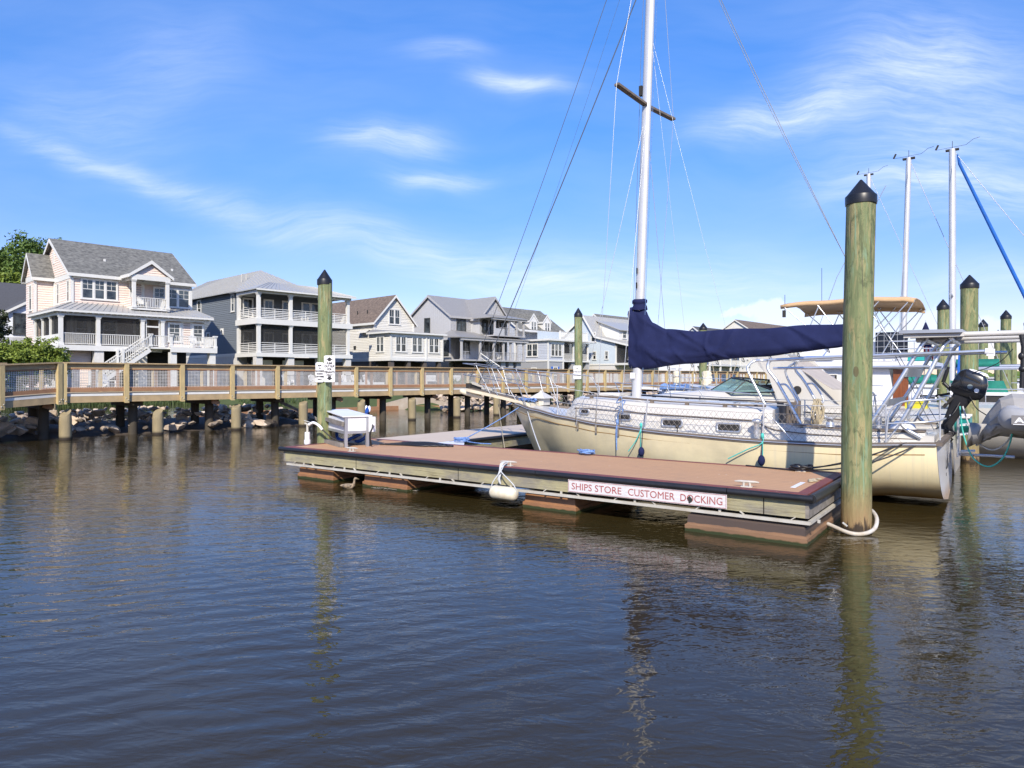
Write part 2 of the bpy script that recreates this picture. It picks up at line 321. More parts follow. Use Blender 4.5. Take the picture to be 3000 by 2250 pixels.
class MB:
    def __init__(s): s.v = []; s.f = []; s.sm = []
    def add(s, vs, fs, smooth=False):
        k = len(s.v); s.v += [tuple(p) for p in vs]; s.f += [tuple(i+k for i in f) for f in fs]; s.sm += [smooth]*len(fs); return s
    def box(s, x0, x1, y0, y1, z0, z1):
        return s.hexa([(x0, y0, z0), (x1, y0, z0), (x1, y1, z0), (x0, y1, z0)], [(x0, y0, z1), (x1, y0, z1), (x1, y1, z1), (x0, y1, z1)])
    def hexa(s, b, t):
        return s.add(list(b)+list(t), [(3, 2, 1, 0), (4, 5, 6, 7), (0, 1, 5, 4), (1, 2, 6, 5), (2, 3, 7, 6), (3, 0, 4, 7)])
    def fbox(s, side, pos, u0, u1, v0, v1, d0, d1):
        if side == 'f': return s.box(u0, u1, pos-d1, pos-d0, v0, v1)
        if side == 'l': return s.box(pos-d1, pos-d0, u0, u1, v0, v1)
        if side == 'r': return s.box(pos+d0, pos+d1, u0, u1, v0, v1)
        return s.box(u0, u1, pos+d0, pos+d1, v0, v1)
    def prism(s, poly, h):
        """poly list of 3d points, extruded by vector h"""
        n = len(poly); h = Vector(h); top = [Vector(p)+h for p in poly]
        return s.add(list(poly)+top, [tuple(reversed(range(n))), tuple(range(n, 2*n))]+[(i, (i+1) % n, n+(i+1) % n, n+i) for i in range(n)])
    def beam(s, p, q, w_, h_, up=(0, 0, 1)):
        p, q = Vector(p), Vector(q); d = (q-p).normalized(); u = Vector(up)
        if abs(d.dot(u)) > .99: u = Vector((1, 0, 0))
        sd_ = d.cross(u).normalized()*w_/2; u2 = sd_.cross(d).normalized()*h_/2
        return s.hexa([p-sd_-u2, p+sd_-u2, p+sd_+u2, p-sd_+u2], [q-sd_-u2, q+sd_-u2, q+sd_+u2, q-sd_+u2])
    def tube(s, pts, r, n=7, caps=True):
        pts = [Vector(p) for p in pts]; m = len(pts); rs = r if isinstance(r, (list, tuple)) else [r]*m
        t0 = (pts[1]-pts[0]).normalized(); a = Vector((0, 0, 1)) if abs(t0.z) < .9 else Vector((1, 0, 0)); nrm = t0.cross(a).normalized()
        rings = []
        for i in range(m):
            t = (pts[min(i+1, m-1)]-pts[max(i-1, 0)]).normalized()
            nrm = (nrm-t*nrm.dot(t)); nrm = nrm.normalized() if nrm.length > 1e-6 else t.orthogonal().normalized()
            b = t.cross(nrm); rings.append([pts[i]+(nrm*math.cos(2*math.pi*k/n)+b*math.sin(2*math.pi*k/n))*rs[i] for k in range(n)])
        return s.loft(rings, caps=caps)
    def loft(s, rings, closed=True, caps=True, smooth=True):
        n = len(rings[0]); vs = [p for r_ in rings for p in r_]; fs = []
        for i in range(len(rings)-1):
            for k in range(n if closed else n-1):
                k2 = (k+1) % n; fs.append((i*n+k, i*n+k2, (i+1)*n+k2, (i+1)*n+k))
        s.add(vs, fs, smooth)
        if caps:
            s.add(rings[0], [tuple(reversed(range(n)))]); s.add(rings[-1], [tuple(range(n))])
        return s
    def cyl(s, c, r0, r1, z0, z1, n=20):
        return s.loft([[(c[0]+r*math.cos(2*math.pi*k/n), c[1]+r*math.sin(2*math.pi*k/n), z) for k in range(n)] for r, z in ((r0, z0), (r1, z1))])
    def ball(s, c, r, n=10, m=7):
        c = Vector(c); r = Vector(r) if isinstance(r, (tuple, list)) else Vector((r, r, r))
        return s.loft([[(c.x+r.x*math.sin(math.pi*j/m)*math.cos(2*math.pi*k/n), c.y+r.y*math.sin(math.pi*j/m)*math.sin(2*math.pi*k/n), c.z-r.z*math.cos(math.pi*j/m)) for k in range(n)] for j in range(m+1)], caps=False)
    def slab(s, q, t):
        q = [Vector(p) for p in q]; lo = [p-Vector((0, 0, t)) for p in q]; n = len(q)
        return s.add(q+lo, [tuple(range(n)), tuple(reversed(range(n, 2*n)))]+[(i, n+i, n+(i+1) % n, (i+1) % n) for i in range(n)])
    def obj(s, name, m, parent=None, fr=None, base=None, label=None, cat=None, group=None, kind=None):
        if parent is not None: fr, base = INFO[parent]
        base = Vector(base)
        me = bpy.data.meshes.new(name); me.from_pydata([tuple(Vector(p)-base) for p in s.v], [], s.f)
        me.polygons.foreach_set('use_smooth', s.sm); me.materials.append(m); me.update()
        bm = bmesh.new(); bm.from_mesh(me); bmesh.ops.recalc_face_normals(bm, faces=bm.faces); bm.to_mesh(me); bm.free()
        o = bpy.data.objects.new(name, me); COL.objects.link(o)
        if parent is not None: o.parent = parent
        else: o.location = w2(fr, base); o.rotation_euler = (0, 0, fr[1])
        INFO[o] = (fr, base); settags(o, label, cat, group, kind); return o
def dup(root, fr, base, rz=0, label=None, group=None, scale=None):
    r = root.copy(); COL.objects.link(r); r.location = w2(fr, base); r.rotation_euler = (0, 0, fr[1]+rz)
    if scale: r.scale = (scale,)*3
    if label: r['label'] = label
    if group: r['group'] = group
    for ch in list(root.children):
        c = ch.copy(); COL.objects.link(c); c.parent = r
        for g in list(ch.children):
            d_ = g.copy(); COL.objects.link(d_); d_.parent = c
    return r
def smooth_pts(pts, k=6):
    """Catmull-Rom through pts"""
    P = [Vector(p) for p in pts]; P = [P[0]*2-P[1]]+P+[P[-1]*2-P[-2]]; out = []
    for i in range(1, len(P)-2):
        for j in range(k):
            t = j/k; a, b, c, d_ = P[i-1:i+3]
            out.append(.5*((2*b)+(c-a)*t+(2*a-5*b+4*c-d_)*t*t+(3*b-a-3*c+d_)*t**3))
    return out+[P[-2]]
def sag(p, q, d_, k=10):
    p, q = Vector(p), Vector(q); return [p.lerp(q, i/k)-Vector((0, 0, d_*4*(i/k)*(1-i/k))) for i in range(k+1)]
def textmesh(body, size, ext=.003, align='CENTER', font_w=1.0, bold=0.0):
    cu = bpy.data.curves.new('t', 'FONT'); cu.body = body; cu.size = size; cu.extrude = ext; cu.align_x = align; cu.offset = bold; cu.resolution_u = 3
    o = bpy.data.objects.new('t', cu); COL.objects.link(o); bpy.context.view_layer.update()
    me = bpy.data.meshes.new_from_object(o); bpy.data.objects.remove(o); bpy.data.curves.remove(cu)
    vs = [(v.co.x*font_w, v.co.y, v.co.z) for v in me.vertices]; fs = [tuple(p.vertices) for p in me.polygons]
    bpy.data.meshes.remove(me); return vs, fs
def puttext(mb, body, size, origin, right, up, **kw):
    vs, fs = textmesh(body, size, **kw); o = Vector(origin); r = Vector(right).normalized(); u = Vector(up).normalized(); n = r.cross(u)
    mb.add([o+r*x+u*y+n*z for x, y, z in vs], fs); return mb
# ------------------------------------------------------------------ water and land
def water():
    m = bpy.data.materials.new('river_water'); m.use_nodes = True; t = NT(m.node_tree); b = t.n['Principled BSDF']
    b.inputs['Base Color'].default_value = (.036, .0265, .0092, 1); b.inputs['Roughness'].default_value = .04; b.inputs['IOR'].default_value = 1.44
    tc = t.add('ShaderNodeTexCoord').outputs['Object']
    a = t.noise(t.mapping(tc, (.75, 1.5, 1), rot=(0, 0, R(14))), 3.0, 3, .55, .5)
    c = t.noise(t.mapping(tc, (1, 1.9, 1), rot=(0, 0, R(-8))), 6.5, 2, .5, .9)
    e = t.noise(t.mapping(tc, (1, 1.5, 1), rot=(0, 0, R(30))), 26, 3, .6)
    big = t.noise(t.mapping(tc, (.5, .9, 1)), .8, 2)
    patch = t.noise(t.mapping(tc, (.30, .5, 1), rot=(0, 0, R(20))), .8, 3, .6)
    patch = t.m('MULTIPLY', t.m('SUBTRACT', patch, .35), 2.6, clamp=True)
    wv = t.add('ShaderNodeTexWave', {'Vector': t.mapping(tc, (1, 1, 1), rot=(0, 0, R(-112))), 'Scale': 1.15, 'Distortion': 7.0, 'Detail': 3.0, 'Detail Scale': .55, 'Detail Roughness': .55}, bands_direction='X').outputs[1]
    s = t.add('ShaderNodeSeparateXYZ', {0: tc})
    wkm = t.m('MULTIPLY', t.m('SUBTRACT', 1.6, t.m('MULTIPLY', t.m('ADD', s.outputs[0], 1.8), .45), clamp=True), t.m('SUBTRACT', 1.7, t.m('MULTIPLY', s.outputs[1], .16), clamp=True))
    h = t.m('MULTIPLY', a, .0095)
    h = t.m('ADD', h, t.m('MULTIPLY', big, .016))
    h = t.m('ADD', h, t.m('MULTIPLY', c, t.m('ADD', .0010, t.m('MULTIPLY', patch, .0066))))
    h = t.m('ADD', h, t.m('MULTIPLY', e, t.m('ADD', .00005, t.m('MULTIPLY', patch, .0005))))
    h = t.m('ADD', h, t.m('MULTIPLY', t.m('MULTIPLY', t.m('MULTIPLY', wv, .0055), t.m('MULTIPLY', t.noise(t.mapping(tc, (.5, .8, 1), loc=(3, 3, 0)), 1.1, 2), 1.2)), wkm))
    bp = t.add('ShaderNodeBump', {'Height': h, 'Strength': 1.0, 'Distance': 1.0})
    t.l.new(bp.outputs[0], b.inputs['Normal'])
    mb = MB(); mb.add([(-6000, -3000, 0), (6000, -3000, 0), (6000, 9000, 0), (-6000, 9000, 0)], [(0, 1, 2, 3)])
    mb.obj('water', m, fr=FW, base=(0, 0, 0), kind='structure')
water()
GRASS = G('lawn', (.075, .105, .03), (.045, .06, .02), scale=1.0, contrast=.5, rough=.95, bump=1, bscale=6)
def shore(a):
    t = min(1, max(0, (a-17.5)/3)); return 28.5*(1-t)+6.2*t
def gz(a, b):
    d = b-shore(a); n = .12*math.sin(a*.9+b*.4)+.1*math.sin(a*2.3)
    if a < -2: n += 0
    return max(-.7, min(1.2, (d+n)*.45-.25))
def ground():
    mb = MB(); A_ = list(np.arange(-70, 240, 2.0)); Bs = list(np.arange(2, 44, 1.0))+[50, 60, 80, 120, 200, 320]
    A_ += [240, 300]; nb = len(Bs)
    vs = [(a, b, gz(a, b)) for a in A_ for b in Bs]; fs = [(i*nb+j, (i+1)*nb+j, (i+1)*nb+j+1, i*nb+j+1) for i in range(len(A_)-1) for j in range(nb-1)]
    mb.add(vs, fs, True); mb.obj('ground', GRASS, fr=FH, base=(0, 0, 0), kind='structure')
ground()
# tall marsh grass on the bank: blades
def marsh():
    rnd = random.Random(3); mb = MB()
    for i in range(9000):
        a = rnd.uniform(-20, 19.5); b = shore(a)+rnd.uniform(-.3, 1.6); z = gz(a, b); h = rnd.uniform(.25, .75); an = rnd.uniform(0, 3.14); w_ = .035
        dx, dy = math.cos(an)*w_, math.sin(an)*w_; lx, ly = rnd.uniform(-.2, .2), rnd.uniform(-.2, .2)
        mb.add([(a-dx, b-dy, z-.1), (a+dx, b+dy, z-.1), (a+lx, b+ly, z+h)], [(0, 1, 2)])
    mb.obj('marsh_grass', G('marsh_green', (.085, .125, .03), (.035, .055, .015), scale=2), fr=FH, base=(0, 24, 0), label='tall green marsh grass along the far bank seen under the boardwalk', cat='grass', kind='stuff')
marsh()
# ------------------------------------------------------------------ boardwalk
BAY = 1.842
def boardwalk():
    rt = thing('boardwalk', 'long wooden boardwalk with wire mesh railing on dark pilings over the water', 'boardwalk', FH, (0, 0, 0))
    N = 34; L = N*BAY
    # joint to the arm that turns towards the viewer on the left
    q0 = f2(FH, (-14.43, 22.5, 0)); q1 = f2(FH, (-16.6, 17.0, 0)); qd = (q1-q0).normalized()
    def seg(o, d, n, k0, k1, zoff):
        """o origin, d along, n across (away from the viewer's side); returns point fn"""
        return lambda s_, t_, z: o+d*s_+n*t_+Vector((0, 0, z-zoff*s_))
    X = Vector((1, 0, 0)); Yv = Vector((0, 1, 0))
    main = seg(Vector((0, 0, 0)), X, Yv, 0, N, 0)
    armn = Vector((qd.y, -qd.x, 0));  armn = armn if armn.dot(Vector((-1, 1, 0))) > 0 else -armn
    arm = seg(q0+qd*.12, qd, armn, 0, 3, .055)
    for P, nb_, first in ((main, N, True), (arm, 3, False)):
        LL = nb_*BAY
        def bx(s0, s1, t0, t1, z0, z1):
            b = [P(s0, t0, z0), P(s1, t0, z0), P(s1, t1, z0), P(s0, t1, z0)]; t = [P(s0, t0, z1), P(s1, t0, z1), P(s1, t1, z1), P(s0, t1, z1)]
            return b, t
        def mk(name, m, boxes):
            mb = MB()
            for q in boxes: mb.hexa(*bx(*q))
            return mb.obj(name, m, rt)
        mk('deck', WOOD, [(0, LL, .02, 2.6, 1.44, 1.48)])
        mk('edge_strip', TRIM, [(i*BAY+.09, (i+1)*BAY-.09, -.035, .0, 1.39+.003*(i % 2), 1.465) for i in range(nb_)])  # white colour stands in for sunlit decking ends and a conduit
        mk('beam', WOOD, [(i*BAY+.003, (i+1)*BAY-.003, -.05, .05, 1.18, 1.382) for i in range(nb_)]+[(0, LL, 2.5, 2.6, 1.18, 1.42)])
        mk('cap_rail', WOOD, [(i*BAY+.003, (i+1)*BAY-.003, -.15, .06, 2.455+.0015*(i % 3), 2.495) for i in range(nb_)]+[(0, LL, 2.52, 2.72, 2.455, 2.495)])
        mk('top_rail', WOOD, [(i*BAY+.07, (i+1)*BAY-.07, -.04, .0, 2.31, 2.452) for i in range(nb_)]+[(0, LL, 2.56, 2.6, 2.31, 2.452)])
        mk('lower_rail', WOODO, [(i*BAY+.072, (i+1)*BAY-.072, -.05, -.01, 1.535, 1.655) for i in range(nb_)]+[(i*BAY+.072, (i+1)*BAY-.072, -.035, -.0, 2.262, 2.306) for i in range(nb_)]+[(0, LL, 2.56, 2.6, 1.53, 1.65)])
        for i in range(nb_):
            mk('rail_stile', WOODO, [(i*BAY+.92+.35*((i*7) % 3-1)*.3, i*BAY+1.05+.35*((i*7) % 3-1)*.3, .0, .03, 1.66, 2.26)])
            mk('rear_stile', WOODO, [(i*BAY+.5, i*BAY+.6, 2.56, 2.6, 1.65, 2.31)])
        for i in range(nb_):
            mb = MB()
            if i < 22:
                k = 0; s_ = i*BAY+.09
                while s_ < (i+1)*BAY-.09: mb.hexa(*bx(s_, s_+.013, -.012, -.006, 1.655, 2.265)); s_ += .052
                z = 1.69
                while z < 2.26: mb.hexa(*bx(i*BAY+.07, (i+1)*BAY-.07, -.0125, -.0055, z, z+.013)); z += .052
                mb.obj('wire_mesh', MESHW, rt)
        pr = None
        for i in range(nb_+1):
            mb = MB(); s0 = i*BAY
            if not first and i == 0: s0 += .08
            for sgn, z0 in ((0, 1.14),):
                mb.hexa([P(s0-.07, -.15, z0), P(s0+.07, -.15, z0), P(s0+.07, -.05, z0+.03), P(s0-.07, -.05, z0+.03)], [P(s0-.07, -.15, 2.453), P(s0+.07, -.15, 2.453), P(s0+.07, -.01, 2.453), P(s0-.07, -.01, 2.453)])
            p = mb.obj('post', WOODV, rt)
            if i < 16:
                bo = MB()
                for ds, z in ((-.03, 1.3), (.035, 1.235)):
                    c = P(s0+ds, -.153, z); bo.ball(c, (.02, .02, .02), 7, 5)
                bo.obj('bolt', GALV, p)
            mb = MB(); mb.hexa(*bx(s0-.05, s0+.05, 2.6, 2.7, 1.2, 2.453)); mb.obj('rear_post', WOODV, rt)
    for k in range(-1, 22):          # bents: square-cut dark pilings and the cross caps they carry
        a = (-.2+1.46*k)*BAY
        for t_, r_ in ((.75, .155), (2.05, .155)):
            mb = MB(); mb.cyl((a, t_), r_, r_*.98, -1.0, 1.0, 12); mb.obj('piling', PILED, rt)
        MB().box(a-.2, a+.2, .35, 2.45, 1.0, 1.178).obj('cross_cap', PILED, rt)
        mb = MB()
        if k % 2 == 0:
            mb.beam((a-.13, .2, 1.12), (a+.13, .18, 1.02), .12, .16); mb.obj('corbel', WOODO, rt)
    # two slim pilings under the arm
    for px in (100, 193-36):
        wz = 29.5; p = f2(FH, ((px-(0 if px == 100 else -0)-1500)/2050*wz*1.0, wz, 0))
        MB().cyl((p.x, p.y), .1, .1, -1, 1.2, 12).obj('piling', STUB, rt)
    mb = MB(); mb.beam((8.0, .9, 1.0), (9.9, .4, 0.02), .05, .12); mb.obj('fallen_brace', WOODG, rt)
    return rt
MESHW = G('mesh_wire', (.66, .64, .60), (.5, .48, .45), rough=.5)
boardwalk()
names = ['nearest the left edge', 'second from the left', 'third from the left', 'fourth from the left', 'fifth, behind the white cabinet',
         'sixth from the left', 'seventh from the left', 'eighth from the left, under the bowsprit', 'ninth from the left, behind the bow', 'tenth from the left', 'eleventh from the left']
for k in range(9):
    a = (.03+1.535*k)*BAY; h = [.86, .80, .92, .98, .95, 1.0, .98, 1.0, .9, 1, 1][k]; r_ = .18
    n = 18; sl = [.22, .2, .12, .10, .16, .1, .06, .04, .05, .05, .05][k]
    mb = MB(); rings = [[(a+r_*math.cos(2*math.pi*j/n), r_*math.sin(2*math.pi*j/n)-.02, z) for j in range(n)] for z in (-1, -.2, .1, .4, h-sl-.05)]
    for fz in (.0, .5, .82, .97):
        rings.append([(a+r_*(1-fz*.12)*math.cos(2*math.pi*j/n), r_*(1-fz*.12)*math.sin(2*math.pi*j/n)-.02, h-sl+(sl*fz if fz else 0)+sl*.6*math.cos(2*math.pi*j/n-.6)*fz) for j in range(n)])
    mb.loft(rings); mb.obj('piling_stub', STUB, fr=FH, base=(a, 0, 0), label='cut-off piling stub before the boardwalk, '+names[k], cat='piling', group='cut-off piling stubs along the boardwalk')
# ------------------------------------------------------------------ riprap
def rockmesh(seed, m, name):
    rnd = random.Random(seed); bm = bmesh.new(); bmesh.ops.create_icosphere(bm, subdivisions=2, radius=1)
    cuts = [Vector((rnd.uniform(-1, 1), rnd.uniform(-1, 1), rnd.uniform(-1, 1))).normalized() for _ in range(13)]
    ds = [rnd.uniform(.38, .72) for _ in cuts]
    sc = (rnd.uniform(.8, 1.2), rnd.uniform(.7, 1), rnd.uniform(.5, .75))
    for v in bm.verts:
        for c, d in zip(cuts, ds):
            x = v.co.dot(c)
            if x > d: v.co -= c*(x-d)
        v.co = Vector((v.co.x*sc[0], v.co.y*sc[1], v.co.z*sc[2]))
    me = bpy.data.meshes.new(name); bm.to_mesh(me); bm.free(); me.materials.append(m); return me
RM = {m: [rockmesh(i+s0, m, 'rock') for i in range(6)] for s0, m in ((10, ROCK), (30, ROCKL), (50, ROCKD))}
def rock(fr, x, y, z, s_, m, label, group, rnd):
    o = bpy.data.objects.new('rock', rnd.choice(RM[m])); COL.objects.link(o); o.location = w2(fr, (x, y, z)); o.scale = (s_*rnd.uniform(.8, 1.3), s_, s_*rnd.uniform(.8, 1.1))
    o.rotation_euler = (rnd.uniform(-.5, .5), rnd.uniform(-.5, .5), rnd.uniform(0, 6.28)); settags(o, label, 'rock', group)
rnd = random.Random(5)
def pileh(a, b):     # breakwater under the left of the boardwalk
    e = min(1, max(0, (a+10)/2))*min(1, max(0, (11.6-a)/3.0)); return .78*e*math.exp(-((b-3.4)/1.7)**2)+.30*e*math.exp(-((b-1.3)/1.1)**2)-.05
def rubble(name, m, pts, label, sd_):
    rn = random.Random(sd_); mb = MB()
    for x, y, z, s_ in pts:
        me = rn.choice(RM[m]); c, s2 = math.cos(rn.uniform(0, 6.28)), math.sin(rn.uniform(0, 6.28)); q = Matrix.Rotation(rn.uniform(0, 6.28), 3, 'Z') @ Matrix.Rotation(rn.uniform(-.6, .6), 3, 'X')
        mb.add([Vector((x, y, z))+(q @ v.co)*s_ for v in me.vertices], [tuple(p.vertices) for p in me.polygons])
    mb.obj(name, m, fr=FH, base=(pts[0][0], pts[0][1], 0), label=label, cat='rocks', kind='stuff')
small = {ROCK: [], ROCKL: [], ROCKD: []}
for i in range(620):
    a = rnd.uniform(-9.5, 11.4); b = rnd.uniform(.5, 5.6); h = pileh(a, b)
    if h < .0: continue
    m = ROCKD if (h < .20 and b < 2.2) else (ROCK if rnd.random() < .45 else ROCKL)
    if i < 165:
        s_ = rnd.uniform(.24, .46) if b > 1.6 else rnd.uniform(.34, .58)
        lb = {ROCKD: 'dark wet rock at the waterline of the breakwater under the boardwalk', ROCK: 'brown grey rock on the breakwater under the boardwalk', ROCKL: 'pale rock on the breakwater under the boardwalk'}[m]
        rock(FH, a, b, h-.06, s_, m, lb, 'breakwater rocks under the boardwalk', rnd)
    else: small[m].append((a, b, h+.05, rnd.uniform(.10, .22)))
for k, m in enumerate(small): rubble('rock_rubble', m, small[m], ('small brown stones', 'small pale stones', 'small dark wet stones')[k]+' filling the breakwater under the boardwalk', k)
for i in range(118):
    a = rnd.uniform(20.6, 44); f = rnd.random(); b = 4.4+f*1.6; s_ = rnd.uniform(.30, .52)
    rock(FH, a, b, .0+f*.95, s_, ROCKL if rnd.random() < .7 else ROCK, 'pale rock on the steep rock bank behind the middle of the boardwalk', 'rocks on the bank behind the boardwalk', rnd)
for k, m in enumerate((ROCKL, ROCK)):
    rubble('rock_rubble', m, [(lambda f: (rnd.uniform(19.9, 58), 4.3+f*1.9, .1+f*1.05, rnd.uniform(.16, .34)))(rnd.random()) for _ in range(420)], ('small pale stones', 'small brown stones')[k]+' filling the steep bank behind the boardwalk', 9+k)
rock(FH, 11.3, 2.2, .04, .95, ROCKD, 'large flat dark boulder at the right end of the breakwater', None, rnd)
mb = MB(); A_ = np.arange(-9, 12, .5); Bs = np.arange(.0, 7.5, .5); nb = len(Bs)
mb.add([(a, b, pileh(a, b)*.8-.22) for a in A_ for b in Bs], [(i*nb+j, (i+1)*nb+j, (i+1)*nb+j+1, i*nb+j+1) for i in range(len(A_)-1) for j in range(nb-1)])
mb.obj('riverbank', ROCKD, fr=FH, base=(0, 0, 0), kind='structure')
mb = MB()
mb.beam((8.4, 9.9, .10), (20.8, 9.3, .10), .2, .26); mb.beam((20.8, 9.3, .12), (22.6, 6.4, .12), .2, .26)
mb.box(19.1, 19.35, 9.3, 9.55, -.4, .72); mb.obj('timber_sill', WOODO, fr=FH, base=(14, 9.5, 0), label='low orange timber sill closing off the green pond', cat='timber wall')
mb = MB(); mb.prism([(19.8, 9.9, -.4), (23.2, 6.6, -.4), (23.2, 6.6, 1.25), (21.8, 7.9, 1.1), (19.8, 9.9, .35)], (.4, .5, 0)); mb.obj('concrete_bulkhead', CONC, fr=FH, base=(21, 8, 0), label='stained concrete bulkhead wall sloping up beside the rocks', cat='bulkhead')

# ------------------------------------------------------------------ docks
def floating_dock():
    L, W = 9.92, 2.37
    rt = thing('floating_dock', 'long floating dock with reddish composite deck and black rub rail', 'dock', FD, (0, 0, 0))
    MB().box(.13, L-.13, .13, W-.13, .575, .606).obj('deck', DECK, rt)
    mb = MB(); mb.box(0, L, .0, .128, .575, .610); mb.box(0, L, W-.128, W, .575, .610); mb.box(0, .128, .13, W-.13, .575, .61); mb.box(L-.128, L, .13, W-.13, .575, .61); mb.obj('deck_trim', DECKTRIM, rt)
    mb = MB(); mb.box(.02, L-.02, .0, .05, .325, .572); mb.box(.02, L-.02, W-.05, W, .325, .572); mb.obj('side_board', FASCIA, rt)
    MB().box(L-.02, L+.02, .0, W, .325, .572).obj('end_board', WOODG, rt); MB().box(-.03, .018, .0, W, .325, .572).obj('end_board', WOODG, rt)
    j = [(-.1, .98), (.99, 3.28), (3.29, 6.1), (6.11, 8.98), (8.99, 10.0)]
    for i, (a, b) in enumerate(j):
        mb = MB(); mb.tube([(a, -.045, .568), (b, -.045, .568)], .043 if i % 2 else .041, 14); mb.obj('rub_rail', BLACK, rt)
    mb = MB(); mb.tube([(L+.06, -.04, .565), (L+.07, 1.0, .565), (L+.07, W, .565)], .056, 14); mb.obj('rub_rail', BLACK, rt)
    mb = MB()
    mb.box(.1, L+.04, -.035, .01, .255, .292); mb.box(L, L+.045, .0, W, .255, .292)
    s = .3
    while s < L:
        mb.beam((s, -.01, .292), (s+.05, -.01, .33), .03, .012); mb.box(s+.3, s+.33, -.02, .0, .292, .33); mb.beam((s+.62, -.01, .292), (s+.57, -.01, .33), .03, .012); s += 1.18
    mb.obj('galvanised_truss', GALV, rt)
    MB().box(.2, L-.15, .06, W-.06, .30, .56).obj('frame', DARK, rt)
    for k, (a, b, m) in enumerate([(.28, 1.35, FLOAT), (2.16, 3.3, FLOAT), (5.75, 6.7, FLOAT), (8.42, 9.93, FLOATD)]):
        mb = MB(); c = .12 if k < 3 else .03; t0, t1 = (.10, W-.1) if k < 3 else (-.04, W-.05)
        def ring(i_, z): return [(a+i_, t0+i_, z), (b-i_-(c if z > .1 else 0)*0, t0+i_, z), (b-i_, t1-i_, z), (a+i_, t1-i_, z)]
        mb.loft([ring(.06, -.25), ring(.0, .0), ring(.0, .085), ring(.025, .10), ring(.03, .20), ring(.07, .245)], smooth=False)
        mb.obj('float', m, rt)
    return rt
floating_dock()
def side_dock():
    rt = thing('side_dock', 'pale weathered side dock running behind the red dock towards the bow', 'dock', FD, (0, 2.40, 0))
    L0, L1, W = 2.40, 12.5, 1.83
    MB().box(0.02, W-.02, L0, L1, .55, .602).obj('deck', DECK2, rt)
    mb = MB()
    for x in (-.0, W-.05): mb.box(x, x+.05, L0, L1, .30, .545)
    mb.obj('side_board', FASCIA, rt)
    mb = MB(); mb.tube([(W+.03, L0+.5, .56), (W+.03, L1, .56)], .045, 10); mb.obj('rub_rail', BLACK, rt)
    mb = MB(); mb.slab([(W, 2.405, .6), (W+.85, 2.405, .6), (W, 3.45, .6)], .04); mb.obj('corner_gusset', WHITEP, rt)
    for y in (4.5, 7.5, 10.5):
        MB().box(.15, W-.15, y, y+1.2, -.2, .28).obj('float', FLOATD, rt)
side_dock()
# ------------------------------------------------------------------ pilings with caps
def piling(x, y, r, ztop, label, seed, lean=0.0):
    rt = thing('piling', label, 'piling', FW, (x, y, 0), 'tall green pilings with black pointed caps')
    rn = random.Random(seed); n = 28; mb = MB(); ph = [rn.uniform(0, 6.28) for _ in range(6)]
    zs = np.linspace(-1.2, ztop-.3, 26)
    rings = [[(x+(r*(1.04-.05*(z+1)/5)+r*.022*math.sin(3*t_+ph[0]+z*.7)+r*.012*math.sin(7*t_+ph[1]+z*1.7))*math.cos(t_)+.012*math.sin(z*.8+ph[2])+lean*z, y+(r*(1.04-.05*(z+1)/5)+r*.02*math.sin(4*t_+ph[3]))*math.sin(t_), z) for t_ in [2*math.pi*k/n for k in range(n)]] for z in zs]
    mb.loft(rings); mb.obj('trunk', PILE, rt)
    zc = ztop-.3; rc = r*1.07; x += lean*zc; mb = MB()
    mb.loft([[(x+q*math.cos(2*math.pi*k/32), y+q*math.sin(2*math.pi*k/32), z) for k in range(32)] for q, z in ((rc*.99, zc-.03), (rc, zc), (rc, zc+.075), (rc*.98, zc+.085))]); mb.obj('cap', CAP, rt)
    mb = MB(); mb.loft([[(x+q*math.cos(2*math.pi*k/32), y+q*math.sin(2*math.pi*k/32), z) for k in range(32)] for q, z in ((rc*.97, zc+.08), (rc*.5, zc+.195), (.012, zc+.30))]); mb.obj('cap_point', CAP, rt)
    return rt
PL = [(4.52, 9.20, .180, 4.60, 'huge green wooden piling in the foreground at the end of the red dock'),
      (-4.03, 15.05, .15, 4.32, 'green piling beside the white cabinet, carrying two white signs'),
      (2.33, 24.6, .14, 4.45, 'green piling behind the bow of the cream sailboat, with one small white sign'),
      (8.58, 31.4, .17, 4.45, 'short looking piling behind the blue sail cover'),
      (10.92, 16.7, .185, 4.45, 'thick green piling right behind the outboard motor'),
      (13.49, 21.9, .165, 4.45, 'green piling between the radar arch and the outboard motor'),
      (17.93, 25.4, .165, 4.45, 'green piling behind the grey inflatable dinghy'),
      (19.80, 29.4, .165, 4.45, 'green piling half hidden by the thick piling behind the outboard motor'),
      (24.94, 35.9, .17, 4.45, 'thin looking piling just left of the one behind the inflatable dinghy'),
      (30.1, 42.0, .17, 4.45, 'distant piling just right of the one behind the inflatable dinghy'),
      (21.05, 28.5, .165, 4.45, 'green piling at the right edge of the photo')]
for i, p in enumerate(PL): piling(*p, i, .016 if i == 0 else 0)
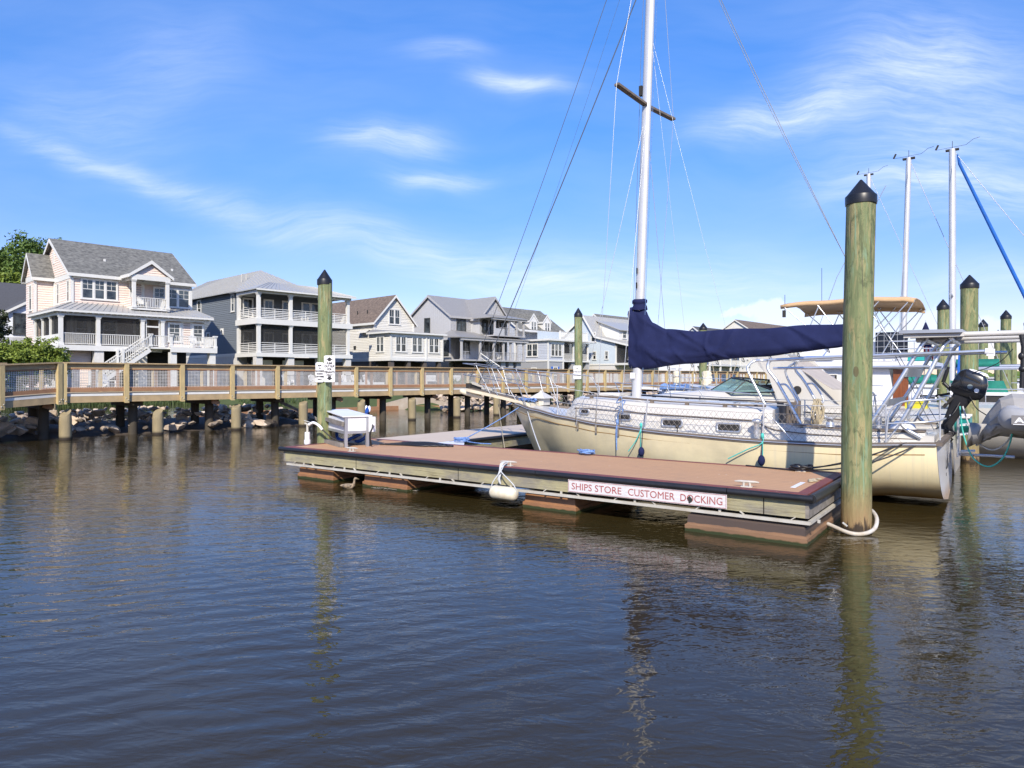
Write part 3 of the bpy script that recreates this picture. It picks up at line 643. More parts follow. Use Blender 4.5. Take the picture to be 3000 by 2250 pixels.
def board_sign(name, x, y, w_, h_, z, lines, label, arrows=False, sz=.06, rot=0.0, thick=.008):
    rt = thing(name, label, 'sign', FW, (x, y, z)); r_ = Vector((math.cos(rot), math.sin(rot), 0)); nrm = Vector((r_.y, -r_.x, 0)); c = Vector((x, y, z))
    n = 6; pts = []; cr = .03
    for sx_, sz_, a0 in ((1, 1, 0), (-1, 1, 90), (-1, -1, 180), (1, -1, 270)):
        for k in range(4): a = R(a0+k*30); pts.append(c+r_*(sx_*(w_/2-cr)+cr*math.cos(a))+Vector((0, 0, sz_*(h_/2-cr)+cr*math.sin(a))))
    MB().prism(pts, -nrm*thick).obj('plate', SIGNW, rt)
    mb = MB(); ox = Vector((0, 0, 0)); yv = h_/2-(sz*1.9 if not arrows else sz*3.0); step = (h_-sz*1.6-(sz*2.4 if arrows else 0))/len(lines)
    for i, ln in enumerate(lines): puttext(mb, ln, sz, c+Vector((0, 0, yv-i*step))+nrm*.003, r_, (0, 0, 1), ext=.002, font_w=.8, bold=.0025)
    mb.obj('lettering', LETK, rt)
    mb = MB()
    if arrows:
        for s_ in (1, -1):
            b = c+Vector((0, 0, s_*(h_/2-.035)))+nrm*.004
            mb.prism([b, b+r_*.075+Vector((0, 0, -s_*.055)), b+r_*.03+Vector((0, 0, -s_*.055)), b+r_*.03+Vector((0, 0, -s_*.085)), b-r_*.03+Vector((0, 0, -s_*.085)), b-r_*.03+Vector((0, 0, -s_*.055)), b-r_*.075+Vector((0, 0, -s_*.055))], -nrm*.003)
        mb.obj('arrows', LETK, rt)
    # border line
    mb = MB(); e = .014
    for s_ in (-1, 1):
        mb.beam(c+r_*s_*(w_/2-e)+Vector((0, 0, -h_/2+.03))+nrm*.001, c+r_*s_*(w_/2-e)+Vector((0, 0, h_/2-.03))+nrm*.001, .004, .002)
    mb.obj('border', LETK, rt)
    return rt
board_sign('sign', -3.86, 14.80, .235, .56, 2.185, ['PUMP', 'OUT SLIP', 'FOR', 'TENANTS', 'ONLY'], 'larger white pump out slip sign with black arrows on the left piling', True, .062, rot=-.05)
board_sign('sign', -4.085, 14.86, .17, .42, 2.11, ['SLIPS', 'TO', 'DOCKSIDE', 'MARINE', 'CUSTOMERS', 'ONLY'], 'smaller white sign left of the pump out sign on the left piling', False, .042, rot=.12)
board_sign('sign', 2.28, 24.42, .27, .47, 2.18, ['NO', 'OVERNIGHT', 'DOCKAGE'], 'small white no overnight dockage sign on the piling behind the bow', False, .06, rot=0)
def dock_sign():
    x0, x1, z0, z1 = 6.66, 8.98, .345, .525; rt = thing('sign', 'long worn white sign with red lettering on the side of the red dock', 'sign', FD, (x0, -.05, z0))
    MB().box(x0, x1, -.058, -.052, z0, z1).obj('plate', SIGNOLD, rt)
    mb = MB()
    for words, xa, wd in (('SHIPS STORE', x0+.055, .80), ('CUSTOMER', x0+.95, .68), ('DOCKING', x0+1.70, .565)):
        vs, fs = textmesh(words, .135, .0012, 'LEFT', 1.0, 0); wmax = max(v[0] for v in vs); k = wd/wmax
        mb.add([(xa+v[0]*k, -.0605-v[2], z0+.042+v[1]) for v in vs], fs)
    mb.obj('lettering', LETR, rt)
    mb = MB()
    for z in (z0+.006, z1-.012): mb.box(x0+.012, x1-.012, -.0605, -.0585, z, z+.005)
    for x in (x0+.008, x1-.013): mb.box(x, x+.005, -.0605, -.0585, z0+.006, z1-.007)
    mb.obj('border', LETR, rt)
    rn = random.Random(4); mb = MB()      # a peeled patch
    mb.prism([(x1-.48+.05*math.cos(a)*rn.uniform(.4, 1.2), -.0612, z0+.07+.045*math.sin(a)*rn.uniform(.5, 1.3)) for a in [k*.57 for k in range(11)]], (0, -.0006, 0)); mb.obj('peeled_patch', DARK, rt)
    for x in (x0+.03, x0+1.15, x1-.03): pass
dock_sign()
# ------------------------------------------------------------------ things on the dock
def cabinet():
    # frame: front-left leg F, right leg Rr, left leg Ll on the dock
    Lg = Vector((-.25, 1.20, 0)); F = Vector((1.10, .60, 0)); v = (F-Lg); u1 = v.normalized()
    n1 = Vector((-u1.y, u1.x, 0)); W1 = v.length*1.0; Dp = .50; o = F-u1*W1; z0 = .606
    rt = thing('pump_out_cabinet', 'white panelled pump-out cabinet on aluminium legs at the left end of the dock', 'cabinet', FD, (o.x, o.y, z0))
    P = lambda s_, t_, z: Vector((o.x, o.y, z0+z))+u1*s_+n1*t_
    def bx(mb, s0, s1, t0, t1, z0_, z1_): mb.hexa([P(s0, t0, z0_), P(s1, t0, z0_), P(s1, t1, z0_), P(s0, t1, z0_)], [P(s0, t0, z1_), P(s1, t0, z1_), P(s1, t1, z1_), P(s0, t1, z1_)])
    for s_, t_, h in ((0, 0, .66), (W1-.06, 0, .60), (0, Dp-.06, .66), (W1-.06, Dp-.06, .60)):
        mb = MB(); bx(mb, s_, s_+.06, t_, t_+.06, 0, h); mb.obj('leg', ALU, rt)
    mb = MB()
    for a in ((.06, W1-.06, 0, .05, .27, .32), (.06, W1-.06, Dp-.05, Dp, .27, .32), (W1-.05, W1, .06, Dp-.06, .27, .32), (0, .05, .06, Dp-.06, .27, .32)): bx(mb, *a)
    mb.obj('frame', ALU, rt)
    for a in ((.06, W1-.06, .012, .03, .322, .585), (.06, W1-.06, Dp-.03, Dp-.012, .322, .585), (W1-.03, W1-.012, .06, Dp-.06, .322, .60), (.012, .03, .06, Dp-.06, .322, .60)):
        mb = MB(); bx(mb, *a); mb.obj('side_panel', WHITEP, rt)
    mb = MB(); mb.slab([P(-.03, -.02, .70), P(W1+.02, -.05, .625), P(W1+.03, Dp+.06, .625), P(-.03, Dp+.02, .70)], .02); mb.obj('lid', WHITEP, rt)
    mb = MB(); mb.beam(P(-.08, -.04, .52), P(W1+.02, -.04, .47), .045, .075); mb.obj('wooden_rail', WOODG, rt)
    mb = MB(); mb.beam(P(-.10, -.05, .045), P(W1-.04, -.05, .045), .07, .085); mb.obj('wooden_kick_board', WOODG, rt)
    mb = MB(); bx(mb, W1+.02, W1+.10, Dp-.02, Dp+.10, .30, .60); bo = mb.obj('electrical_box', SIGNW, rt)
    mb = MB(); c = P(W1+.13, Dp+.03, .44); mb.tube([P(W1+.10, Dp+.03, .44), c], .04, 12); mb.obj('socket', SIGNW, bo)
    mb = MB(); mb.tube(smooth_pts([P(W1+.13, Dp+.03, .44), P(W1+.22, Dp, .40), P(W1+.2, Dp-.05, .25), P(W1+.12, Dp, .02)]), .018, 6); mb.obj('cable', BLACK, bo)
    for k, pts in enumerate(([P(.1, .25, .27), P(.22, .22, .10), P(.5, .25, .06), P(.8, .3, .10), P(.95, .5, .22)], [P(.55, .6, .28), P(.8, .45, .06), P(1.0, .55, .12), P(.9, .7, .3)])):
        mb = MB(); mb.tube(smooth_pts(pts), .035, 8); mb.obj('hose', BLUEP, rt)
    mb = MB(); mb.ball(P(.75, .5, .14), (.12, .12, .12)); mb.obj('pump', GALV, rt)
    mb = MB(); mb.tube(smooth_pts([P(.95, Dp+.12, .62), P(1.0, Dp+.12, .72), P(1.1, Dp+.1, .74), P(1.18, Dp+.05, .66)]), .035, 8); mb.obj('blue_handle', BLUEP, rt)
    for s_ in (.93, 1.12):
        mb = MB(); mb.ball(P(s_, Dp+.13, .74), (.03, .03, .07)); mb.obj('white_nozzle', SIGNW, rt)
cabinet()
def standpipe():
    rt = thing('water_standpipe', 'white plastic water standpipe with hose at the left edge of the dock', 'water pipe', FD, (-.07, .62, .35))
    x, y = -.08, .62; mb = MB(); mb.cyl((x, y), .055, .055, .35, .86, 12); mb.cyl((x, y), .068, .068, .62, .7, 12); mb.obj('pipe', SIGNW, rt)
    mb = MB(); mb.cyl((x, y), .025, .025, .86, 1.02, 10); mb.tube([(x-.08, y, 1.04), (x+.08, y, 1.0)], .02, 8); mb.beam((x-.1, y, 1.1), (x+.06, y, 1.07), .03, .012); mb.obj('tap', GALV, rt)
    mb = MB(); mb.tube(smooth_pts([(x+.05, y, 1.02), (x+.16, y+.03, 1.06), (x+.3, y+.06, 1.0), (x+.38, y+.08, .92)]), .028, 8); mb.obj('white_hose', SIGNW, rt)
    mb = MB(); mb.tube(smooth_pts([(x+.38, y+.08, .92), (x+.6, y+.15, .76), (x+.85, y+.25, .66), (x+1.0, y+.4, .625)]), .014, 6); mb.obj('black_cable', BLACK, rt)
standpipe()
def coil(name, x, y, r, m, label, seed, n=5, tail=None):
    rn = random.Random(seed); pts = []
    for k in range(n*10):
        a = k*2*math.pi/10; q = r*(.5+.5*rn.random()); pts.append((x+q*1.3*math.cos(a), y+q*.8*math.sin(a), .625+.03*rn.random()+.012*k/10))
    mb = MB(); mb.tube(smooth_pts(pts, 3), .013, 5)
    if tail: mb.tube(smooth_pts(tail), .012, 5)
    mb.obj(name, m, fr=FD, base=(x, y, .61), label=label, cat='rope')
coil('rope_coil', 2.25, 2.85, .16, ROPE_B, 'tangled blue rope coil on the pale corner behind the cabinet', 1, tail=[(2.35, 2.85, .63), (2.8, 2.75, .62), (3.1, 2.78, .62)])
coil('rope_coil', 5.67, 2.22, .14, ROPE_B, 'small blue rope coil on the far edge of the red dock beside the hull', 2)
coil('rope_coil', 9.35, 2.16, .13, BLACK, 'black rope coil on the far corner of the red dock beside the stern', 3, tail=[(9.3, 2.1, .625), (8.9, 2.2, .62), (8.5, 2.28, .62)])
mb = MB()
for k in range(4): mb.tube(smooth_pts([(1.3+.05*k, 1.35+.1*k, .63), (1.8, 1.55+.08*k, .625+.01*k), (2.3+.1*k, 1.6+.08*k, .63), (2.45+.1*k, 1.95, .63), (1.9, 2.05+.04*k, .635), (1.4, 1.9, .63)]), .016, 6)
mb.obj('power_cable', BLACK, fr=FD, base=(1.8, 1.7, .61), label='loops of black cable lying on the deck right of the white cabinet', cat='cable')
def cleat(x, y, rz, label):
    rt = MB(); c, s_ = math.cos(rz), math.sin(rz); d_ = Vector((c, s_, 0)); o = Vector((x, y, .612))
    rt.beam(o-d_*.07, o+d_*.07, .08, .012)
    for k in (-.04, .04): rt.tube([o+d_*k, o+d_*k*.9+Vector((0, 0, .055))], .016, 8)
    rt.tube([o-d_*.15+Vector((0, 0, .06)), o-d_*.09+Vector((0, 0, .062)), o+d_*.09+Vector((0, 0, .062)), o+d_*.15+Vector((0, 0, .06))], [.008, .017, .017, .008], 8)
    rt.obj('cleat', GALV, fr=FD, base=(x, y, .606), label=label, cat='cleat', group='mooring cleats on the red dock')
cleat(1.80, .16, .1, 'grey mooring cleat in front of the white cabinet')
cleat(5.45, .14, .1, 'mooring cleat tied with the rope of the hanging fender')
cleat(9.15, .20, .12, 'grey mooring cleat near the right corner of the dock')
cleat(9.35, 2.14, .1, 'mooring cleat wrapped in black rope beside the stern')
mb = MB(); mb.box(9.62, 9.68, .45, .98, .611, .616); mb.obj('paint_mark', SIGNW, fr=FD, base=(9.65, .8, .611), label='short white strip on the maroon corner of the dock', cat='strip')
mb = MB()
for k in range(5): mb.ball((9.72+.04*math.sin(k*2), 1.1+.07*k, .62), (.04, .05, .012), 7, 5)
mb.obj('frayed_rope_end', ROPE_T, fr=FD, base=(9.72, 1.2, .61), label='frayed tan rope end on the right corner of the dock', cat='rope')
def fender():
    c = Vector((5.60, -.19, .24)); rt = thing('boat_fender', 'off-white ribbed boat fender hanging in white rope from the red dock', 'fender', FD, c)
    mb = MB(); n = 28; rings = []
    for s_, q in ((-.24, .02), (-.235, .06), (-.215, .085), (-.18, .1), (.18, .1), (.215, .085), (.235, .06), (.24, .02)):
        rings.append([(c.x+s_, c.y+(q+(.004 if k % 2 else -.003)*(abs(s_) < .2))*math.cos(2*math.pi*k/n), c.z+(q+(.004 if k % 2 else -.003)*(abs(s_) < .2))*math.sin(2*math.pi*k/n)) for k in range(n)])
    mb.loft(rings); mb.obj('body', CREAMV, rt)
    mb = MB()
    for s_ in (-1, 1): mb.tube(smooth_pts([c+Vector((s_*.235, 0, 0)), c+Vector((s_*.2, -.02, .14)), (5.5, -.13, .56), (5.47, .0, .64), (5.45, .14, .66)]), .009, 6)
    rn = random.Random(2)
    for k in range(3): mb.tube(smooth_pts([(5.45, .14, .67), (5.46-.02*k, -.02, .66), (5.47, -.13, .5), (5.50-.03*k, -.135, .36+.03*k), (5.44+.02*k, -.12, .48), (5.44, .0, .65), (5.45, .14, .68)]), .01, 6)
    mb.obj('rope', ROPE_W, rt)
fender()
mb = MB(); pts = []
cx, cy = 4.50, 9.20
for k in range(15):
    a = R(206+k*17); q = .30; pts.append((cx+q*math.cos(a), cy+q*math.sin(a)*.9, .03+.34*max(0, (k-7)/7)**1.3))
pts = [(cx-.42, cy-.12, .13), (cx-.34, cy-.2, .06)]+pts
pts = [(4.13, 9.15, .085), (4.27, 8.88, .03), (4.44, 8.84, .025), (4.63, 8.95, .06), (4.745, 9.1, .14), (4.79, 9.25, .20), (4.80, 9.42, .22), (4.68, 9.52, .18)]
mb.tube(smooth_pts(pts, 5), .026, 10); mb.obj('white_hose_loop', G('dirty_hose', (.62, .59, .54), (.45, .38, .28), scale=6), fr=FW, base=(cx, cy, 0), label='white hose looped round the foot of the foreground piling', cat='hose')
def duck():
    rt = thing('duck', 'small brown duck swimming in front of the dock', 'duck', FW, (-2.93, 12.6, 0))
    o = Vector((-2.93, 12.6, .0)); k = .88
    sp = [(-.19, 0, .065, .006), (-.15, 0, .06, .028), (-.09, 0, .05, .05), (-.02, 0, .045, .06), (.05, 0, .05, .055), (.09, 0, .08, .038), (.10, 0, .12, .024), (.105, 0, .155, .02), (.11, 0, .185, .024), (.122, 0, .205, .028), (.145, 0, .207, .024), (.16, 0, .20, .012)]
    mb = MB(); mb.tube([o+Vector(p[:3])*k for p in sp], [p[3]*k for p in sp], 12); mb.obj('body', G('duck_feathers', (.42, .32, .21), (.16, .115, .075), scale=28, contrast=.25, rough=.8), rt)
    mb = MB(); mb.tube([o+Vector((.158, 0, .20))*k, o+Vector((.20, 0, .193))*k], [.011, .006], 8); mb.obj('bill', G('bill', (.12, .09, .03), rough=.4), rt)
    for s_ in (-1, 1):
        mb = MB(); mb.ball(o+Vector((-.04, s_*.05, .06))*k, (.09, .016, .035)); mb.obj('wing', G('duck_wing%d' % (s_ > 0), (.27, .2, .13), (.09, .07, .05), scale=30, contrast=.25), rt)
    mb = MB(); mb.ball(o+Vector((.138, -.024, .212))*k, .005); mb.obj('eye', LETK, rt)
duck()
mb = MB(); rn = random.Random(8)
for k in range(60): mb.beam(*(lambda a, b: (a, b))(Vector((-2.55+rn.random()*1.0, 12.35+rn.random()*.12-.25*rn.random(), .01+rn.random()*.02)), Vector((-2.55+rn.random()*1.0, 12.3+rn.random()*.12, .012+rn.random()*.02))) if False else (Vector((-2.5+k*.014, 12.62-k*.006+rn.uniform(-.05, .05), .012)), Vector((-2.5+k*.014+rn.uniform(-.06, .06), 12.62-k*.006+rn.uniform(-.05, .05), .02))), .008, .006)
mb.obj('floating_twigs', WOODG, fr=FW, base=(-2.1, 12.4, 0), label='raft of floating twigs and debris beside the duck', cat='debris', kind='stuff')
# ------------------------------------------------------------------ the cream sailboat
def interp(tab, x):
    for (a, va), (b, vb) in zip(tab, tab[1:]):
        if x <= b: t = max(0, (x-a)/(b-a)); t = t*t*(3-2*t)*.35+t*.65; return va+(vb-va)*t
    return tab[-1][1]
HBT = [(0, .03), (.35, .30), (1, .66), (2, 1.03), (3, 1.26), (4, 1.40), (5, 1.47), (6.5, 1.50), (7.6, 1.47), (8.66, 1.38)]
SHT = [(0, 1.43), (1, 1.29), (2, 1.17), (3, 1.07), (4.5, .98), (6, .93), (7.3, .93), (8.66, 1.0)]
HB = lambda x: interp(HBT, x)
SH = lambda x: interp(SHT, x)
def hull_ring(x, hb, zs, zk, p, rake, x0=0, n=15, tr=0):
    out = []
    for i in range(-n, n+1):
        q = abs(i)/n; f = q**.8                     # 0 keel .. 1 sheer
        z = zk+(zs-zk)*f; y = hb*(1-(1-f)**p)**(1/p)
        if i == 0: y = .0
        out.append((x+rake*(1-f)**1.0*(1 if rake > 0 else 1)+tr*(1-f), math.copysign(y, i) if i else 0, z))
    return out
def sailboat():
    rt = thing('sailboat', 'cream hulled sailboat with navy sail cover moored behind the red dock', 'sailboat', FB, (4.4, 0, 0))
    mb = MB(); rings = []
    for k in range(41):
        x = 8.66*k/40; w_ = max(0, 1-x/3.2); zk = -.55*(1-abs((x-4.8)/4.2)**2.2) if 0 < x else -.3
        zk = max(zk, -.55) if x < 6 else -.42+.445*min(1, (x-6)/1.9)
        if x < .8: zk = -.35
        zk = min(zk, .05); p = 1.25+1.35*min(1, x/5.0)
        rings.append(hull_ring(x, HB(x), SH(x), zk, p, 1.05*w_*w_, tr=.06 if k == 40 else 0))
    mb.loft(rings, closed=False, caps=False); h = mb.obj('hull', HULL, rt)
    mb = MB(); mb.add([(p[0]+.004, p[1], p[2]) for p in rings[-1]], [tuple(range(len(rings[-1])))]); tr = mb.obj('transom', WHITEP2, rt)
    # rim of the transom, name on it
    xt = 8.72; mb = MB()
    def ttxt(s_, size, y, z):
        vs, fs = textmesh(s_, size, .002, 'LEFT', .8, .002); mb.add([(xt-.045*(1-(z+v[1]))+.006+v[2], y+v[0], z+v[1]) for v in vs], fs)
    ttxt('Lo', .34, -.10, .52); ttxt('Fa', .14, -.10, .36); mb.obj('lettering', LETK, tr)
    # deck, toe rail, rub strake, stripe
    mb = MB(); dr = [[(x, HB(x)*f, SH(x)-.015+.05*(1-f*f)) for f in (-1, -.75, -.5, 0, .5, .75, 1)] for x in [8.66*k/40 for k in range(41)]]
    mb.loft(dr, closed=False, caps=False); mb.obj('deck', GEL, rt)
    for s_ in (-1, 1):
        xs = [8.66*k/60 for k in range(61)]
        mb = MB(); mb.loft([[(x, s_*(HB(x)+.022), SH(x)-.02), (x, s_*(HB(x)+.022), SH(x)+.03), (x, s_*(HB(x)-.02), SH(x)+.045), (x, s_*(HB(x)-.035), SH(x)-.005)] for x in xs], smooth=False); mb.obj('toe_rail', TEAK, rt)
        mb = MB(); mb.tube([(x, s_*(HB(x)+.03), SH(x)+.008) for x in xs[2:]], .009, 6); mb.obj('rub_strake', STEEL, rt)
        mb = MB(); mb.loft([[(x, s_*(HB(x)*q+.006), SH(x)-z) for z, q in ((.135, .995), (.152, .993))]+[(x, s_*(HB(x)*.98), SH(x)-.143)] for x in xs[1:-1]], smooth=False); mb.obj('cove_stripe', STRIPE, rt)
    mb = MB(); mb.beam((8.70, -1.40, 1.02), (8.70, 1.40, 1.02), .08, .06); mb.obj('stern_rail_cap', TEAK, rt)
    # cabin trunk
    YC = lambda x: interp([(1.85, .52), (2.3, .74), (3.2, .92), (4.4, 1.03), (6.24, 1.08)], x)
    TZ = lambda x: interp([(1.85, 1.33), (2.05, 1.55), (2.6, 1.56), (4.3, 1.49), (6.24, 1.44)], x)
    xs = [1.82, 1.9, 1.97, 2.05, 2.2, 2.6, 3, 3.5, 4, 4.5, 5, 5.5, 6.24]; mb = MB()
    def cr(x): yc, tz = YC(x), TZ(x); b = SH(x)-.02; return [(x, -yc-.05, b), (x, -yc-.0, tz-.03), (x, -yc+.04, tz), (x, -yc*.5, tz+.05), (x, 0, tz+.075), (x, yc*.5, tz+.05), (x, yc-.04, tz), (x, yc, tz-.03), (x, yc+.05, b)]
    mb.loft([cr(x) for x in xs], closed=False, caps=False); mb.add(cr(6.24), [tuple(range(9))]); mb.add(cr(1.82), [tuple(reversed(range(9)))]); cabin = mb.obj('cabin', GEL, rt)
    for s_ in (-1, 1):
        mb = MB(); mb.loft([[(x, s_*(YC(x)+.036), TZ(x)-.18+.0), (x, s_*(YC(x)+.052), TZ(x)-.19), (x, s_*(YC(x)+.03), TZ(x)-.205)] for x in [2.1+.3*k for k in range(14)]]); mb.obj('trim_line', TEAK, cabin)
        mb = MB()
        for k, x in enumerate(np.arange(2.5, 6.0, .72)): mb.box(x-.035, x+.035, s_*(YC(x)-.10)-.02, s_*(YC(x)-.10)+.02, TZ(x), TZ(x)+.055)
        mb.tube([(x, s_*(YC(x)-.10), TZ(x)+.062) for x in np.arange(2.35, 6.2, .25)], .021, 6); mb.obj('handrail', TEAK, cabin)
    for k, (x, z, wd, ht) in enumerate(((2.40, 1.30, .27, .13), (3.37, 1.225, .37, .15), (4.42, 1.155, .44, .165), (5.49, 1.115, .46, .175))):
        for s_ in (-1, 1):
            pts_ = []; th = .02; fz = lambda zz: -(YC(x)+.05*(TZ(x)-.03-zz)/(TZ(x)-.03-SH(x)+.02))
            dy = (YC(x+.15)-YC(x-.15))/.3
            def rr(wd_, ht_, off, rad):
                o_ = []
                for sx_, sz_, a0 in ((1, 1, 0), (-1, 1, 90), (-1, -1, 180), (1, -1, 270)):
                    for j in range(4):
                        a = R(a0+j*30); px_ = x+sx_*(wd_/2-rad)+rad*math.cos(a); pz_ = z+sz_*(ht_/2-rad)+rad*math.sin(a)
                        o_.append((px_, -s_*(fz(pz_)-off-dy*(px_-x)) if s_ > 0 else fz(pz_)-off-dy*(px_-x), pz_))
                return o_
            mb = MB(); mb.loft([rr(wd, ht, .0, .04), rr(wd, ht, .018, .04), rr(wd-.03, ht-.03, .024, .035), rr(wd-.08, ht-.07, .02, .03), rr(wd-.08, ht-.07, .004, .03)], caps=False); p = mb.obj('portlight', ALU, cabin)
            mb = MB(); mb.add(rr(wd-.08, ht-.07, .007, .03), [tuple(range(16))]); mb.obj('glass', DARK, p)
    # hatches, dorade, companionway boards, cockpit coamings
    MB().box(2.45, 2.95, -.25, .25, 1.62, 1.68).obj('hatch', GEL, cabin)
    mb = MB(); mb.box(.52, .80, .12, .40, 1.36, 1.53); mb.loft([[(.66+q*math.cos(R(45+90*k)), .26+q*math.sin(R(45+90*k)), z) for k in range(4)] for q, z in ((.30, 1.52), (.26, 1.55), (.05, 1.66), (.04, 1.70))], smooth=False); mb.obj('white_vent_box', GEL, rt)
    for s_ in (-1, 1):
        mb = MB(); xs = [6.10, 6.24, 6.6, 7.2, 8.0, 8.5]
        mb.loft([[(x, s_*1.22, SH(x)-.02), (x, s_*1.16, z), (x, s_*1.0, z+.01), (x, s_*.72, z-.01), (x, s_*.70, .7)] for x, z in zip(xs, (1.40, 1.22, 1.17, 1.14, 1.15, 1.16))], closed=False, caps=True, smooth=False); mb.obj('cockpit_coaming', GEL, rt)
        mb = MB(); mb.loft([[(x, s_*1.17, z+.0), (x, s_*1.17, z+.025), (x, s_*.98, z+.03), (x, s_*.98, z+.005)] for x, z in zip(xs[2:], (1.20, 1.165, 1.165, 1.17))], smooth=False); mb.obj('coaming_cap', TEAK, rt)
        mb = MB(); mb.tube([(6.0+.3*k, s_*(1.185+.012*k*(k < 3)), (1.22, 1.12, 1.09, 1.07, 1.06, 1.055, 1.055, 1.06, 1.06)[k]) for k in range(9)], .01, 5); mb.obj('trim_line', TEAK, rt)
        mb = MB(); mb.cyl((7.15, s_*1.07), .075, .06, 1.20, 1.27, 16); mb.cyl((7.15, s_*1.07), .045, .06, 1.27, 1.33, 16); mb.cyl((7.15, s_*1.07), .07, .07, 1.33, 1.35, 16); mb.obj('winch', STEEL, rt)
    mb = MB(); mb.cyl((5.55, -.82), .08, .07, 1.475, 1.53, 16); mb.cyl((5.55, -.82), .05, .075, 1.53, 1.56, 16); mb.obj('winch', STEEL, rt)
    mb = MB(); mb.box(6.26, 8.4, -.7, .7, .62, .66); mb.box(8.4, 8.62, -1.2, 1.2, .7, 1.12); mb.obj('cockpit_floor', GEL, rt)
    for k in range(5): mb = MB(); mb.box(6.25, 6.29, -.55+.22*k, -.43+.22*k, .95, 1.52); mb.obj('companionway_slat', TEAK, rt)
    mb = MB(); mb.box(6.20, 6.30, -.66, -.58, .9, 1.56); mb.box(6.2, 6.3, .56, .64, .9, 1.56); mb.obj('door_frame', TEAK, rt)
    mb = MB(); mb.tube([(7.7, 0, .66), (7.7, 0, 1.35)], .06, 10)
    mb.tube([(7.62, .36*math.cos(2*math.pi*k/20), 1.38+.36*math.sin(2*math.pi*k/20)) for k in range(21)], .014, 6)
    for k in range(6): a = math.pi*k/3; mb.tube([(7.62, 0, 1.38), (7.62, .36*math.cos(a), 1.38+.36*math.sin(a))], .007, 5)
    mb.obj('steering_wheel', STEEL, rt)
    for x, y, z, sx_, m in ((7.0, .35, .95, .26, G('grey_bag', (.16, .17, .2), (.08, .08, .1), scale=6)), (7.35, -.4, .95, .2, DARK), (8.0, .6, 1.1, .22, SIGNW)):
        mb = MB(); mb.ball((x, y, z), (sx_, sx_*.8, sx_*.7), 9, 6); mb.obj('cockpit_bag', m, rt)
    rn = random.Random(9); mb = MB(); c = Vector((6.62, .55, 1.38))
    for k in range(9): mb.tube(smooth_pts([c+Vector((rn.uniform(-.06, .06), rn.uniform(-.10, .10), .22)), c+Vector((rn.uniform(-.1, .1), -.13, rn.uniform(-.1, .1))), c+Vector((rn.uniform(-.1, .1), 0, -.28)), c+Vector((rn.uniform(-.1, .1), .13, rn.uniform(-.1, .1))), c+Vector((0, 0, .22))]), .013, 5)
    mb.obj('rope_hank', ROPE_T, rt)
    mb = MB(); c = Vector((6.03, -1.27, .97)); mb.tube(smooth_pts([c, c+Vector((0, 0, .18)), c+Vector((-.0, -.01, .26))]), .045, 10); mb.ball(c+Vector((0, -.01, .29)), (.085, .075, .045)); mb.obj('cowl_vent', STEEL, rt)
    mb = MB(); mb.tube([(4.62, -1.30, .99), (4.62, -1.30, 1.08)], .01, 6); mb.ball((4.62, -1.31, 1.11), (.035, .025, .035)); mb.obj('deck_light', DARK, rt)
    for k, (x, z) in enumerate(((2.0, 1.12), (3.6, 1.03), (4.9, 1.0))):
        for s_ in (-1, 1): mb = MB(); mb.tube([(x-.1, s_*(HB(x)-.12), z+.04), (x+.1, s_*(HB(x)-.12), z+.04)], .015, 6); mb.obj('deck_cleat', STEEL, rt)
    # bowsprit platform with anchor
    mb = MB(); n = 6
    mb.loft([[(x, -w_, z-.035), (x, -w_, z+.035), (x, w_, z+.035), (x, w_, z-.035)] for x, w_, z in ((-1.28, .15, 1.70), (-1.1, .19, 1.675), (-.2, .25, 1.54), (.45, .30, 1.43), (.7, .30, 1.38))], smooth=False); sp = mb.obj('bowsprit', CREAMH, rt)
    mb = MB(); mb.loft([[(x, -w_, z+.037), (x, -w_, z+.06), (x, w_, z+.06), (x, w_, z+.037)] for x, w_, z in ((-1.2, .13, 1.687), (-.2, .23, 1.54), (.45, .28, 1.43))], smooth=False); mb.obj('teak_top', TEAK, sp)
    mb = MB(); mb.tube(smooth_pts([(-1.58, 0, 1.69), (-1.45, 0, 1.64), (-1.2, 0, 1.59), (-.85, 0, 1.50)]), [.02, .05, .06, .07, .07, .07, .07, .07, .07, .07, .07, .07, .07, .07, .06, .05, .045, .035, .02][:19], 8); mb.obj('anchor_fluke', CREAMH, sp)
    mb = MB(); mb.box(-1.32, -1.18, -.10, .10, 1.66, 1.86); mb.box(-1.30, -.9, -.04, -.02, 1.68, 1.84); mb.obj('anchor_roller', DARK, sp)
    mb = MB(); mb.beam((-1.2, 0, 1.87), (-.55, 0, 1.70), .09, .05); mb.tube([(-.95, 0, 1.72), (.55, 0, 1.47)], .02, 6); mb.obj('anchor', GALV, sp)
    mb = MB(); rn = random.Random(1)
    for k in range(26): x = -.4+k*.045; mb.ball((x, rn.uniform(-.03, .03), 1.60-.145*(x+.4)+.01), (.03, .02, .014), 6, 4)
    mb.obj('anchor_chain', G('rusty_chain', (.12, .08, .05), (.05, .04, .03), scale=40), sp)
    mb = MB(); rn = random.Random(12)
    for k in range(14): mb.tube(smooth_pts([Vector((.55, -.1, 1.45))+Vector((rn.uniform(-.2, .2), rn.uniform(-.2, .1), rn.uniform(0, .08))) for _ in range(4)]), .012, 5)
    mb.obj('blue_line_heap', ROPE_B, rt)
    # pulpit
    pr = .0115
    def px(a, b, y): return Vector(BL(a, b, y))
